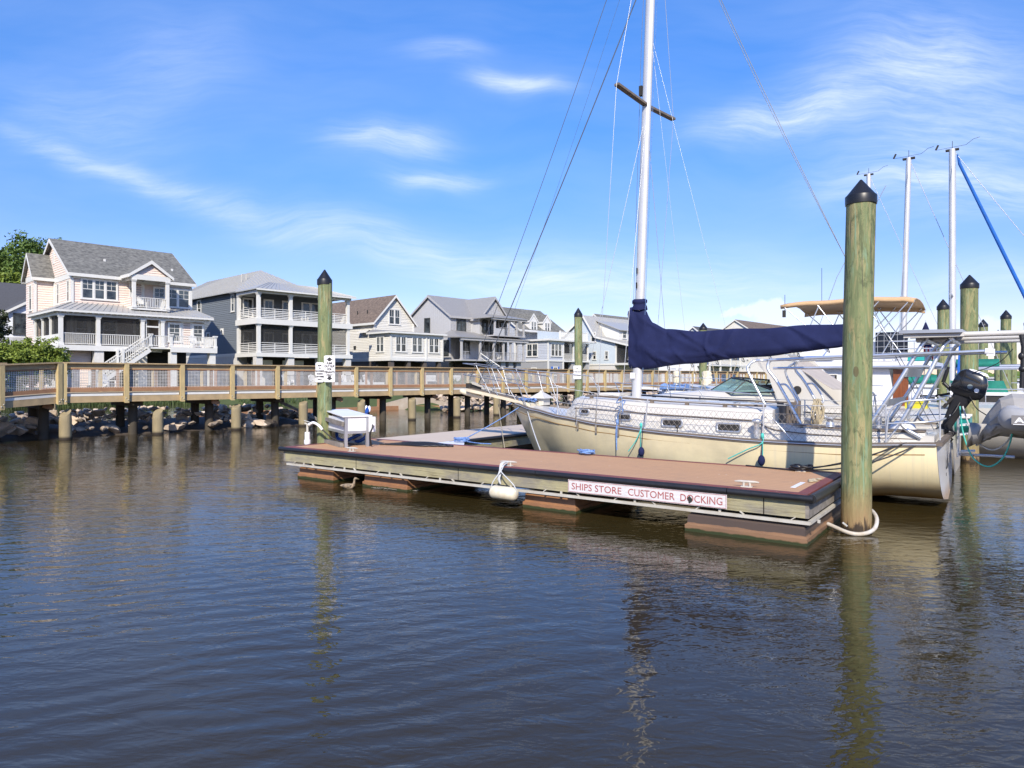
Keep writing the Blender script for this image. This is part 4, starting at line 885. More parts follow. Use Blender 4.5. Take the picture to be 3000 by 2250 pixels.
    for s_ in (-1, 1):
        y = lambda v: s_*v
        up = [(-1.40, y(.06), 2.345), (-1.23, y(.27), 2.335), (-.59, y(.30), 2.26), (.39, y(.52), 2.15), (1.3, y(.86), 2.06), (1.56, y(.92), 2.03), (1.66, y(.94), 1.95), (1.93, y(.97), 1.25)]
        mb = MB(); mb.tube(smooth_pts(up, 4), pr, 7)
        lo = [(-1.38, y(.06), 2.07), (-1.15, y(.27), 2.055), (.50, y(.54), 1.86), (1.0, y(.72), 1.77)]
        mb.tube(smooth_pts(lo, 4), pr*.9, 7)
        for (xt_, zt_), (xb_, zb_), yt_, yb_ in (((-.85, 2.29), (-.47, 1.60), .29, .22), ((-.50, 2.25), (-.24, 1.57), .31, .24), ((-.15, 2.20), (.31, 1.47), .38, .27), ((.38, 2.15), (.69, 1.34), .52, .40)):
            mb.tube([(xt_, y(yt_), zt_), (xb_, y(yb_), zb_)], pr, 7)
        mb.obj('pulpit_rail', DSTEEL, rt)
    MB().tube([(-1.40, -.06, 2.345), (-1.40, .06, 2.345)], pr, 7).obj('pulpit_rail', STEEL, rt)
    # stanchions, lifelines, netting
    st_ = [(1.82, 1.80), (4.0, 1.60), (6.19, 1.55), (8.0, 1.58)]
    for s_ in (-1, 1):
        for x, z in st_:
            mb = MB(); yy_ = s_*(HB(x)-.06); mb.tube([(x, yy_, SH(x)), (x-.0+(.06 if x == 4.0 else 0), yy_, z)], .0135, 7); mb.cyl((x, yy_), .03, .025, SH(x), SH(x)+.07, 8)
            mb.obj('stanchion', STEEL, rt)
        mb = MB()
        mb.tube([(6.22, s_*(HB(6.2)-.06), 1.45), (6.66, s_*(HB(6.66)-.10), .95)], .013, 7); mb.obj('gate_brace', STEEL, rt)
        y = lambda x: s_*(HB(x)-.06)
        for zs_, m in (((2.02, 1.80, 1.60, 1.55, 1.58), 0), ((1.70, 1.5, 1.30, 1.25, 1.27), 1)):
            mb = MB(); P_ = list(zip((1.6, 1.82, 4.05, 6.19, 8.0), zs_))
            for (xa, za), (xb, zb) in zip(P_, P_[1:]): mb.tube(sag((xa, y(xa), za), (xb, y(xb), zb), .02, 6), .0065, 5, caps=False)
            mb.obj('lifeline', ROPE_W if m == 0 else WIREL, rt)
        mb = MB()   # diamond netting
        def topz(x): return interp([(1.7, 1.62), (1.82, 1.64), (4.05, 1.45), (6.19, 1.40), (8.2, 1.40)], x)
        h_ = .42; x = 1.5
        while x < 8.3:
            for sg in (-1, 1):
                a, b = x, x+sg*h_*.85
                if 1.6 < b < 8.4 and 1.6 < a < 8.4: mb.tube([(a, y(a), SH(a)+.03), ((a+b)/2, y((a+b)/2), (SH(a)+topz(b))/2), (b, y(b), topz(b))], .0028, 3, caps=False)
            x += .105
        mb.tube([(k, y(k), topz(k)) for k in np.arange(1.7, 8.3, .4)], .004, 3, caps=False)
        mb.obj('netting', NET, rt)
    # mast, spreaders, boom, cover
    MT = Vector((3.19, 0, 1.55)); TOP = Vector((3.62, 0, 12.8)); mt = lambda z: MT+(TOP-MT)*((z-MT.z)/(TOP.z-MT.z))
    mb = MB(); n = 20; mb.loft([[Vector(mt(z))+Vector((.112*q*math.cos(2*math.pi*k/n), .078*q*math.sin(2*math.pi*k/n), 0)) for k in range(n)] for z, q in ((1.55, .92), (12.0, .86), (12.8, .8))]); mast = mb.obj('mast', MASTM, rt)
    mb = MB(); mb.cyl((3.19, 0), .19, .17, 1.55, 1.60, 18); mb.obj('mast_collar', GEL, mast)
    MB().box(3.10, 3.20, -.105, -.098, 1.98, 2.10).obj('mast_sticker', SIGNW, mast)
    mb = MB(); c = mt(4.25)
    for z in (3.85, 4.15): mb.box(mt(z).x-.06, mt(z).x-.03, -.095, -.085, z, z+.12)
    mb.obj('mast_lettering', LETK, mast)
    for s_, tip in ((-1, Vector((3.24, -1.0, 7.77))), (1, Vector((3.59, 1.0, 7.60)))):
        r0_ = mt(7.62)+Vector((0, s_*.07, 0)); mb = MB(); mb.beam(r0_, tip, .11, .045); mb.obj('spreader', TEAK, mast)
    mb = MB(); mb.box(mt(7.9).x-.17, mt(7.9).x-.10, -.04, .04, 7.85, 8.05); mb.obj('steaming_light', DARK, mast)
    mb = MB(); mb.tube([(3.3, 0, 2.33), (7.35, 0, 2.72)], .065, 12); mb.obj('boom', ALU, mast)
    # sail cover: cross sections along x with folds
    CP = [(3.06, 2.19, 3.47, .13), (3.20, 2.18, 3.50, .145), (3.36, 2.18, 3.45, .16), (3.55, 2.19, 3.14, .20), (3.84, 2.22, 2.98, .20), (4.4, 2.28, 2.925, .18), (5.06, 2.34, 2.925, .17), (5.8, 2.40, 2.93, .16), (6.47, 2.45, 2.94, .15), (7.0, 2.53, 2.95, .13), (7.45, 2.60, 2.95, .10)]
    def cp(x, j):
        for a, b in zip(CP, CP[1:]):
            if x <= b[0]: t = (x-a[0])/(b[0]-a[0]); t = t*t*(3-2*t)*.4+t*.6; return a[j]+(b[j]-a[j])*t
        return CP[-1][j]
    mb = MB(); rings = []; n = 44
    for x in np.linspace(3.06, 7.45, 210):
        zb, zt, wd = cp(x, 1), cp(x, 2), cp(x, 3); zc = (zb+zt)/2; hh = (zt-zb)/2; ring = []
        for k in range(n):
            t_ = 2*math.pi*k/n; c_, s__ = math.cos(t_), math.sin(t_); up = (s__+1)/2
            wy = wd*(.30+.75*(1-up)**.8) if up > .25 else wd*(.85+.1*up*4)
            if x < 3.42: wy = max(wy, .105)
            y_ = wy*math.copysign(abs(c_)**.6, c_); z_ = zc+hh*s__
            fx = (x-3.1); e_ = math.sin(6.0*(z_*.9+fx*.62)+1.2*math.sin(fx*2.1))*.5+math.sin(13*(z_*.55-fx*.33)+2*math.sin(fx*3.3+z_))*.3+math.sin(23*(z_*.25+fx*.16)+1.5*math.sin(5*z_))*.22
            cz_ = lambda ph, sh: (1-abs(math.sin(ph)))**sh
            wig = .35*math.sin(fx*1.7+2*z_)+.2*math.sin(5*z_+fx)
            cr_ = cz_(4.6*(z_*.75+fx*.42)+wig, 5)*(.055 if fx < 2.2 else .035)+cz_(3.1*(z_*1.1-fx*.22)+1.3+wig*1.6, 7)*.035+cz_(7.5*(z_*.3+fx*.55)+2.1+wig*2, 6)*.028*(math.sin(fx*1.3+1) > -.2)
            e_ = ((abs(e_)**.8*math.copysign(1, e_))*.024-cr_*1.1)*min(1, abs(c_)*2.2)
            dr_ = max(0, 1-abs(z_-(3.42-.62*max(0, fx)**.8))/.07)*.03*(x < 4.7)
            ring.append((x+(.05*math.sin(z_*8) if x > 7.3 else 0), y_+math.copysign(e_+dr_, c_), z_+.012*math.sin(x*5.1)*(abs(s__) > .8)))
        rings.append(ring)
    mb.loft(rings); cov = mb.obj('sail_cover', NAVY, rt)
    for k in range(7):
        x = 3.9+k*.5; zb = cp(x, 1); mb = MB(); mb.tube(smooth_pts([(x, -.05, zb+.01), (x+.01, -.07, zb-.05), (x+.04, -.03, zb-.07), (x, .02, zb-.0)]), .008, 5); mb.obj('cover_tie', WIRE, cov)
    mb = MB(); m_ = mt(3.5); mb.loft([[(m_.x+q*1.05*math.cos(2*math.pi*k/22)*(1.2), q*math.sin(2*math.pi*k/22), z+.01*math.sin(k)) for k in range(22)] for q, z in ((.135, 3.40), (.125, 3.46), (.108, 3.51), (.112, 3.53), (.128, 3.55), (.128, 3.60), (.105, 3.62))]); mb.obj('cover_collar', NAVY, cov)
    # standing rigging
    def rig(nm, pts, r_=.0055, m=WIRE, par=mast): mb = MB(); mb.tube(pts, r_, 5, caps=False); mb.obj(nm, m, par)
    rig('forestay', sag((-1.28, 0, 1.95), (TOP.x, 0, 12.7), .18, 14), .007)
    rig('inner_forestay', sag((-1.0, 0, 1.85), (mt(10.6).x, 0, 10.6), .10, 14), .012)
    rig('topping_lift', sag((-.7, -.1, 1.75), (mt(12).x, 0, 12), .25, 12), .003)
    for s_, tip in ((-1, Vector((3.24, -1.0, 7.77))), (1, Vector((3.59, 1.0, 7.60)))):
        ych = s_*1.28
        rig('upper_shroud', [(2.93, ych, 1.0), tip, (TOP.x, 0, 12.6)], .0048, WIREL)
        rig('lower_shroud', [(2.45, ych*.96, 1.04), mt(7.5)], .0048, WIREL)
        rig('lower_shroud', [(3.45, ych*1.02, .98), mt(7.5)], .0055, WIREL)
        for x in (2.45, 2.93, 3.45):
            yy_ = s_*(HB(x)+.02); mb = MB(); mb.box(x-.018, x+.018, yy_-.008, yy_+.008, SH(x)-.17, SH(x)+.05)
            t_ = Vector((x, ych*(.96 if x < 2.5 else 1), SH(x)+.02)); mb.tube([t_, t_+Vector((.01, 0, .26))], .009, 6); mb.obj('chainplate', G('old_bronze%d%d' % (s_, int(x*100)), (.26, .22, .17), (.12, .10, .08), scale=30), rt)
    rig('backstay', sag((8.55, -.30, 1.15), (TOP.x, 0, 12.7), .22, 14), .0065)
    rig('backstay', sag((8.60, .30, 1.15), (TOP.x, .05, 12.7), .45, 14), .0055)
    rig('halyard', [(3.12, -.1, 1.9), (mt(9).x-.16, -.02, 9), (mt(12.5).x-.12, 0, 12.5)], .0045, WIRE)
    rig('halyard', [(3.36, -.08, 1.8), (mt(11).x+.16, -.02, 11), (mt(12.5).x+.1, 0, 12.5)], .0045, ROPE_B)
    rig('lazy_jack', [(5.1, 0, 2.85), (mt(9.2).x, .0, 9.2)], .003, WIREL)
    rig('lazy_jack', [(4.25, 0, 2.9), (mt(9.2).x+.02, .0, 9.2)], .003, WIREL)
    # lines hanging off the side
    for nm, x, m, dx in (('blue_mooring_line', 3.42, ROPE_B, .03), ('teal_mooring_line', 3.95, ROPE_G, -.22), ('teal_mooring_line', 6.19, ROPE_G, -.55)):
        ys = -(HB(x)+.05); mb = MB(); mb.tube(smooth_pts([(x, ys+.1, SH(x)+.12), (x, ys, SH(x)-.02), (x+dx*.4, ys-.02, .8), (x+dx, ys-.03, .62)]), .010, 5)
        mb.tube(smooth_pts([(x, ys+.06, SH(x)+.10), (x+.02, ys, SH(x)-.05), (x+.02, ys-.01, .66)]), .007, 5)
        mb.ball((x, ys+.05, SH(x)+.1), (.03, .03, .05)); mb.obj(nm, m, rt)
    for x in (4.0, 6.2): mb = MB(); mb.ball((x, -(HB(x)+.09), .63), (.06, .06, .09)); mb.tube([(x, -(HB(x)+.07), .7), (x, -(HB(x)+.03), SH(x)+.05)], .006, 5); mb.obj('navy_fender', NAVY, rt)
    mb = MB(); mb.tube(smooth_pts([(3.42, -1.25, 1.02), (3.38, -1.2, 1.3), (3.5, -1.15, 1.55), (3.3, -1.12, 1.5), (3.42, -1.15, 1.62), (3.48, -1.2, 1.3)]), .011, 5); mb.obj('blue_tail', ROPE_B, rt)
    # anchor bracket on the bow
    MB().box(1.27, 1.33, -.56, -.47, .80, .95).obj('hull_bracket', CREAMH, rt)
    # aft arches, solar panel, davits
    ar = .031
    def tubeobj(nm, segs, r_=ar, m=STEEL):
        mb = MB()
        for s_ in segs: mb.tube(smooth_pts(s_, 4) if len(s_) > 2 else s_, r_, 9)
        return mb.obj(nm, m, rt)
    tubeobj('dodger_frame', [[(6.15, -1.22, 1.55), (5.86, -1.15, 2.08), (5.84, -1.10, 2.20), (5.92, -1.0, 2.29), (6.1, -.9, 2.30), (6.15, 0, 2.33), (6.15, .9, 2.31), (5.95, 1.1, 2.2), (5.9, 1.15, 2.05), (6.15, 1.22, 1.5)]], .022)
    for s_ in (-1, 1):
        tubeobj('bimini_frame', [[(6.70, s_*.98, 1.17), (6.30, s_*.96, 1.9), (6.14, s_*.95, 2.12), (6.13, s_*.93, 2.25), (6.20, s_*.92, 2.33)]], .026)
        tubeobj('grab_rail', [[(6.33, s_*.96, 1.88), (6.46, s_*1.0, 1.86), (6.62, s_*1.0, 1.6), (6.60, s_*.98, 1.50), (6.53, s_*.97, 1.46)]], .017)
    tubeobj('side_rail', [[(6.13, -.93, 2.30), (7.4, -1.05, 2.34), (8.9, -1.2, 2.37), (9.28, -1.22, 2.38)]], .026)
    tubeobj('side_rail', [[(6.13, .93, 2.33), (9.0, 1.15, 2.42), (9.5, 1.15, 2.43)]], .026)
    tubeobj('side_rail', [[(6.22, -.96, 2.16), (8.55, -1.15, 2.165)]], .022)
    tubeobj('side_rail', [[(6.22, .96, 2.18), (8.55, 1.15, 2.18)]], .022)
    mb = MB(); mb.tube([(9.25, -1.22, 2.375), (9.36, -1.22, 2.36)], .05, 10); mb.box(9.27, 9.37, -1.26, -1.18, 2.31, 2.41); mb.obj('rod_holder', SIGNW, rt)
    for s_ in (-1, 1):
        tubeobj('stern_arch', [[(7.72, s_*1.2, 1.20), (8.10, s_*1.15, 1.85), (8.42, s_*1.05, 2.45), (8.50, s_*1.0, 2.58)]])
        tubeobj('stern_arch', [[(8.46, s_*1.22, 1.09), (8.27, s_*1.21, 1.20), (8.19, s_*1.2, 1.30), (8.24, s_*1.2, 1.42), (8.52, s_*1.15, 2.0), (8.72, s_*1.05, 2.46), (8.82, s_*.95, 2.58)]])
        tubeobj('arch_strut', [[(7.98, s_*1.28, 1.0), (8.15, s_*1.22, 1.25), (8.33, s_*1.17, 1.6)]], .016, ALU)
    for xx, zz_ in ((8.50, 2.58), (8.82, 2.58)): tubeobj('arch_crossbar', [[(xx, -1.0, zz_), (xx, 1.0, zz_)]])
    for za, zb, s_ in ((2.01, 2.14, 0), (1.54, 1.66, 0)):
        xa = 8.22 if za > 1.9 else 7.95; mb = MB(); mb.hexa([(xa, -1.1, za), (xa+.02, -1.1, za), (xa+.02, 1.05, za), (xa, 1.05, za)], [(xa+.05, -1.1, zb), (xa+.07, -1.1, zb), (xa+.07, 1.05, zb), (xa+.05, 1.05, zb)]); mb.obj('arch_plate', ALU, rt)
    mb = MB(); mb.slab([(8.16, -1.28, 2.715), (8.98, -1.28, 2.705), (8.98, .75, 2.75), (8.16, .75, 2.755)], .045); sp_ = mb.obj('solar_panel', ALU, rt)
    mb = MB(); mb.slab([(8.19, -1.25, 2.722), (8.95, -1.25, 2.712), (8.95, .72, 2.757), (8.19, .72, 2.762)], .004); mb.obj('cells', SOLARH, sp_)
    for y0 in (-1.20, .6): mb = MB(); mb.beam((8.22, y0, 2.635), (9.0, y0, 2.635), .05, .06); mb.obj('panel_rail', DAVIT, sp_)
    MB().box(8.25, 8.93, -1.1, .6, 2.655, 2.662).obj('panel_underside', DARK, sp_)
    for y_, za, xe in ((-1.12, 2.635, 9.92), (-.35, 2.615, 10.2), (.9, 2.62, 10.6)):
        mb = MB(); mb.tube([(8.3, y_, za), (xe, y_, za)], .040, 12); dv = mb.obj('davit', DAVIT, rt)
        mb = MB(); mb.tube([(xe-.25, y_, za), (xe-.22, y_, za-.2), (xe-.24, y_, 1.85)], .03, 8); mb.ball((xe-.24, y_, 2.3), (.045, .04, .06)); mb.ball((xe-.23, y_, 2.12), (.05, .05, .05)); mb.obj('tackle', BLACK, dv)
    # pushpit and stern gear
    for s_ in (-1, 1):
        tubeobj('pushpit_rail', [[(8.0, s_*1.40, 1.0), (8.05, s_*1.40, 1.45), (8.20, s_*1.38, 1.62), (8.45, s_*1.33, 1.66), (8.66, s_*1.15, 1.67), (8.72, s_*.55, 1.68)]], .0145)
        tubeobj('pushpit_rail', [[(8.03, s_*1.40, 1.30), (8.45, s_*1.34, 1.33), (8.66, s_*1.15, 1.35), (8.72, s_*.5, 1.36)]], .0125)
        for x, y_ in ((8.68, 1.0),): tubeobj('pushpit_post', [[(x, s_*y_, 1.0), (x, s_*y_, 1.67)]], .013)
    mb = MB()
    for y_ in (.95, 1.25): mb.tube([(8.80, y_, .62), (8.80, y_, 1.5)], .014, 7)
    for z in (.68, .95, 1.2): mb.tube([(8.80, .95, z), (8.80, 1.25, z)], .012, 6)
    mb.obj('swim_ladder', STEEL, rt)
    for z in (1.18, 1.02, .72): mb = MB(); mb.beam((8.84, 1.0, z), (9.05, 1.0, z+.02), .3, .025); mb.obj('ladder_tread', SIGNW, rt)
    mb = MB(); mb.tube([(8.82, 1.1, .66), (9.6, 1.3, .64)], .025, 8); mb.obj('boarding_pole', SIGNW, rt)
    # black mooring lines from the dock corner up to the quarter
    for k, (a, b) in enumerate((((7.07, -2.42, .64), (8.28, -1.40, 1.02)), ((7.05, -2.40, .66), (8.15, -1.42, .98)), ((7.10, -2.38, .63), (8.42, -1.40, 1.0)))):
        mb = MB(); mb.tube(sag(a, b, .05+.03*k, 8), .011, 6); mb.obj('black_mooring_line', BLACK, rt)
    return rt
WHITEP2 = G('transom_white', (.80, .80, .82), (.75, .745, .75), rough=.3, scale=1.5, coat=.3, extra=lambda t, tc, c: t.mix(t.m('MULTIPLY', t.m('SUBTRACT', 1.0, t.m('MULTIPLY', t.m('ADD', t.add('ShaderNodeSeparateXYZ', {0: tc}).outputs[2], t.m('MULTIPLY', t.noise(tc, 5, 4), -.25)), 5), clamp=True), .8), c, (.5, .28, .10)))
CREAMH = G('cream_gelcoat', (.78, .70, .53), (.68, .6, .44), rough=.4)
DSTEEL = G('dull_steel', (.40, .41, .43), rough=.35, metal=.7)
DAVIT = G('satin_tube', (.62, .60, .57), rough=.4)
sailboat()
def outboard():
    c = Vector(BL(2788, 1180, .75)); fr = FB
    rt = thing('outboard_motor', 'black outboard motor tilted on the stern rail of the cream sailboat', 'outboard motor', FB, c)
    ax = Vector((.36, 0, .93)).normalized(); fw = Vector((ax.z, 0, -ax.x))      # leg axis (upwards), aft direction
    P = lambda u, v, y: c+ax*u+fw*v+Vector((0, y, 0))
    def ring(u, v0, v1, w_, n=24, e=.42):
        o_ = []
        for k in range(n):
            t_ = 2*math.pi*k/n; cc, ss = math.cos(t_), math.sin(t_)
            o_.append(P(u, (v0+v1)/2+(v1-v0)/2*math.copysign(abs(cc)**e, cc), w_*math.copysign(abs(ss)**e, ss)))
        return o_
    mb = MB(); mb.loft([ring(.16, -.03, .29, .10), ring(.20, -.10, .36, .145), ring(.27, -.12, .39, .155)]); mb.obj('lower_cowl', CAP, rt)
    mb = MB(); mb.loft([ring(.275, -.12, .39, .152), ring(.29, -.125, .40, .158), ring(.46, -.11, .38, .155), ring(.56, -.08, .33, .14), ring(.61, -.03, .26, .11), ring(.625, .03, .18, .07)]); hd = mb.obj('upper_cowl', COWL, rt)
    mb = MB(); mb.loft([ring(.60, .02, .34, .10), ring(.635, .03, .30, .09), ring(.645, .1, .24, .05)]); mb.obj('white_top', SIGNW, hd)
    for u, v, m, r_ in ((.36, .15, G('grey_decal', (.2, .25, .27)), .04), (.33, .26, SIGNW, .036)):
        mb = MB(); mb.tube([P(u, v, -.150), P(u, v, -.163)], r_, 14); mb.obj('round_sticker', m, hd)
    mb = MB(); mb.beam(P(.50, .03, -.152), P(.47, .26, -.155), .02, .03); mb.obj('cowl_slot', DARK, hd)
    mb = MB(); mb.loft([ring(.17, -.04, .26, .10), ring(-.1, -.02, .20, .075), ring(-.38, .0, .16, .055), ring(-.44, -.02, .2, .05)], smooth=True); mb.loft([ring(-.44, -.02, .24, .10), ring(-.455, -.02, .24, .10)]); mb.loft([ring(-.46, .02, .14, .03), ring(-.62, .05, .13, .03)]); mb.obj('leg', BLACK, rt)
    mb = MB(); mb.tube([P(-.56, -.06, 0), P(-.56, -.02, 0), P(-.56, .16, 0), P(-.56, .22, 0)], [.01, .04, .045, .02], 10); mb.obj('gearcase', BLACK, rt)
    mb = MB()
    for k in range(3):
        a = 2.1*k; mb.hexa([P(-.56+.02*math.cos(a), .22, .02*math.sin(a)), P(-.56+.02*math.cos(a+.5), .22, .02*math.sin(a+.5)), P(-.56+.12*math.cos(a+.5), .25, .12*math.sin(a+.5)), P(-.56+.12*math.cos(a-.2), .22, .12*math.sin(a-.2))], [P(-.56+.02*math.cos(a), .228, .02*math.sin(a)), P(-.56+.02*math.cos(a+.5), .228, .02*math.sin(a+.5)), P(-.56+.12*math.cos(a+.5), .258, .12*math.sin(a+.5)), P(-.56+.12*math.cos(a-.2), .228, .12*math.sin(a-.2))])
    mb.obj('propeller', BLACK, rt)
    mb = MB(); mb.beam(P(.1, -.02, 0), P(-.12, -.08, 0), .18, .05); mb.beam(P(.14, -.08, 0), P(.02, -.26, 0), .12, .04); mb.obj('clamp_bracket', DARK, rt)
    mb = MB(); mb.tube([P(.20, -.08, -.02), P(.28, -.24, -.02)], .03, 8); mb.tube([P(.28, -.24, -.02), P(.50, -.26, -.02)], .032, 10); mb.tube([P(.50, -.26, -.02), P(.56, -.26, -.02)], .022, 8); mb.obj('tiller_handle', BLACK, rt)
    mb = MB(); mb.beam(P(-.02, -.06, -.1), P(.04, -.22, -.1), .08, .03); mb.obj('mount_block', ALU, rt)
COWL = G('black_cowl', (.016, .017, .022), rough=.22, coat=.6)
outboard()
def dinghy():
    rt = thing('inflatable_dinghy', 'grey covered inflatable dinghy hanging from the stern davits', 'dinghy', FB, (10.6, .1, 1.3))
    # bow points towards the viewer's left; hangs athwart the stern
    y0 = .2
    mb = MB(); rings = []
    SEC = [(9.10, .90, 1.05, .06), (9.16, .94, 1.24, .26), (9.27, 1.02, 1.46, .44), (9.42, 1.10, 1.68, .60), (9.58, 1.14, 1.75, .68), (10.2, .95, 1.77, .76), (11.2, .95, 1.77, .78), (12.0, .95, 1.74, .76)]
    n = 17
    for x, zb, zt, wd in SEC:
        zc = (zb+zt)/2; rings.append([(x+.02*math.sin(k*2.1), y0+wd*math.copysign(abs(math.cos(2*math.pi*k/n))**.7, math.cos(2*math.pi*k/n))*(1+.02*math.sin(k*3+x*5)), zc+(zt-zb)/2*math.sin(2*math.pi*k/n)+.022*math.sin(5*x+k*1.9)) for k in range(n)])
    mb.loft(rings, smooth=False); mb.obj('cover', PVC, rt)
    mb = MB(); mb.tube(smooth_pts([(9.56, y0-.66, 1.42), (9.62, y0-.84, 1.38), (10.2, y0-.90, 1.38), (12.0, y0-.90, 1.38)]), .17, 14); tb = mb.obj('side_tube', G('tube_grey', (.42, .42, .43), (.34, .34, .35), rough=.5), rt)
    mb = MB(); mb.box(9.56, 10.15, y0-1.094, y0-1.04, 1.32, 1.45); mb.obj('name_panel', G('name_panel_grey', (.23, .22, .22)), tb)
    mb = MB(); vs, fs = textmesh('AVON', .135, .002, 'LEFT', 1.15, .004); mb.add([(9.60+v[0]*1.05, y0-1.096-v[2], 1.345+v[1]*.8) for v in vs], fs); mb.box(9.58, 10.13, y0-1.098, y0-1.095, 1.315, 1.325); mb.obj('lettering', SIGNW, tb)
    mb = MB(); mb.tube([(9.60+.265, y0-1.095, 1.385), (9.60+.265, y0-1.103, 1.385)], .03, 12); mb.obj('red_dot', G('faded_red', (.38, .13, .13)), tb)
    # cloth skirt hanging in folds below
    mb = MB(); rr = []
    for k in range(15):
        x = 9.02+.06*k*(1 if k < 8 else 2.2); zb_ = .88+.03*k if k < 8 else 1.12-.01*k
        rr.append([(x, y0-.30-.04*k*(k < 8)-.32*(k >= 8)+.05*math.sin(k*1.7), 1.28), (x-.02, y0-.42+.06*math.sin(k*2.3), (1.28+zb_)/2), (x-.05+.03*math.sin(k*3), y0-.2+.08*math.sin(k*1.9), zb_)])
    mb.loft(rr, closed=False, caps=False); sk = mb.obj('hanging_cloth', PVC, rt); sk.modifiers.new('solid', 'SOLIDIFY').thickness = .012
    for m, pts, nm, r_ in ((ROPE_G, [BL(2812, 1190, .3), BL(2822, 1270, .3), BL(2850, 1340, .2), BL(2895, 1367, .1), BL(2935, 1345, 0), BL(2958, 1300, -.1), BL(2968, 1255, -.2), BL(2975, 1230, -.3)], 'teal_rope', .013),
                       (ROPE_W, [BL(2820, 1190, .3), BL(2840, 1250, .3), BL(2862, 1293, .2), BL(2905, 1318, .1), BL(2945, 1300, 0), BL(2968, 1262, -.2), BL(2977, 1225, -.4)], 'white_rope', .014),
                       (BLACK, [BL(2700, 1270, .5), BL(2745, 1255, .5), BL(2790, 1215, .5), BL(2812, 1180, .6)], 'fuel_line', .013),
                       (BLACK, [BL(2850, 1092, .6), BL(2900, 1075, .6), BL(2935, 1056, .6), BL(2968, 1022, .6)], 'black_line', .008),
                       (BLACK, [BL(2840, 1160, .6), BL(2860, 1195, .6), BL(2888, 1215, .4), BL(2900, 1222, .3)], 'black_line', .009)):
        mb = MB(); mb.tube(smooth_pts(pts), r_, 6); mb.obj(nm, m, rt)
dinghy()
# bow lines
for nm, pts, m, r_, lb in (('bow_line', [(.55, -.1, 1.42), (.2, -1.5, .95), (-.05, -1.95, .72)], ROPE_B, .012, 'pale blue bow line running from the bow down to the rope coil on the dock'),):
    pass
def bowline(a, b, m, r_, lb, sg=.05):
    mb = MB(); mb.tube(sag(a, b, sg, 10), r_, 6); mb.obj('bow_line', m, fr=FB, base=a, label=lb, cat='mooring line')
bowline((.5, -.15, 1.42), (-.02, -1.80, .66), ROPE_B, .012, 'pale blue bow line running left from the bow to the blue rope coil', .03)
bowline((.52, -.2, 1.42), (2.28, -2.27, .63), ROPE_W, .012, 'white bow line running down in front of the cream hull to the red dock', .06)
bowline((-.55, .2, 1.35), (1.45, -2.28, .62), ROPE_T, .008, 'thin tan line crossing below the bowsprit down to the red dock', .02)
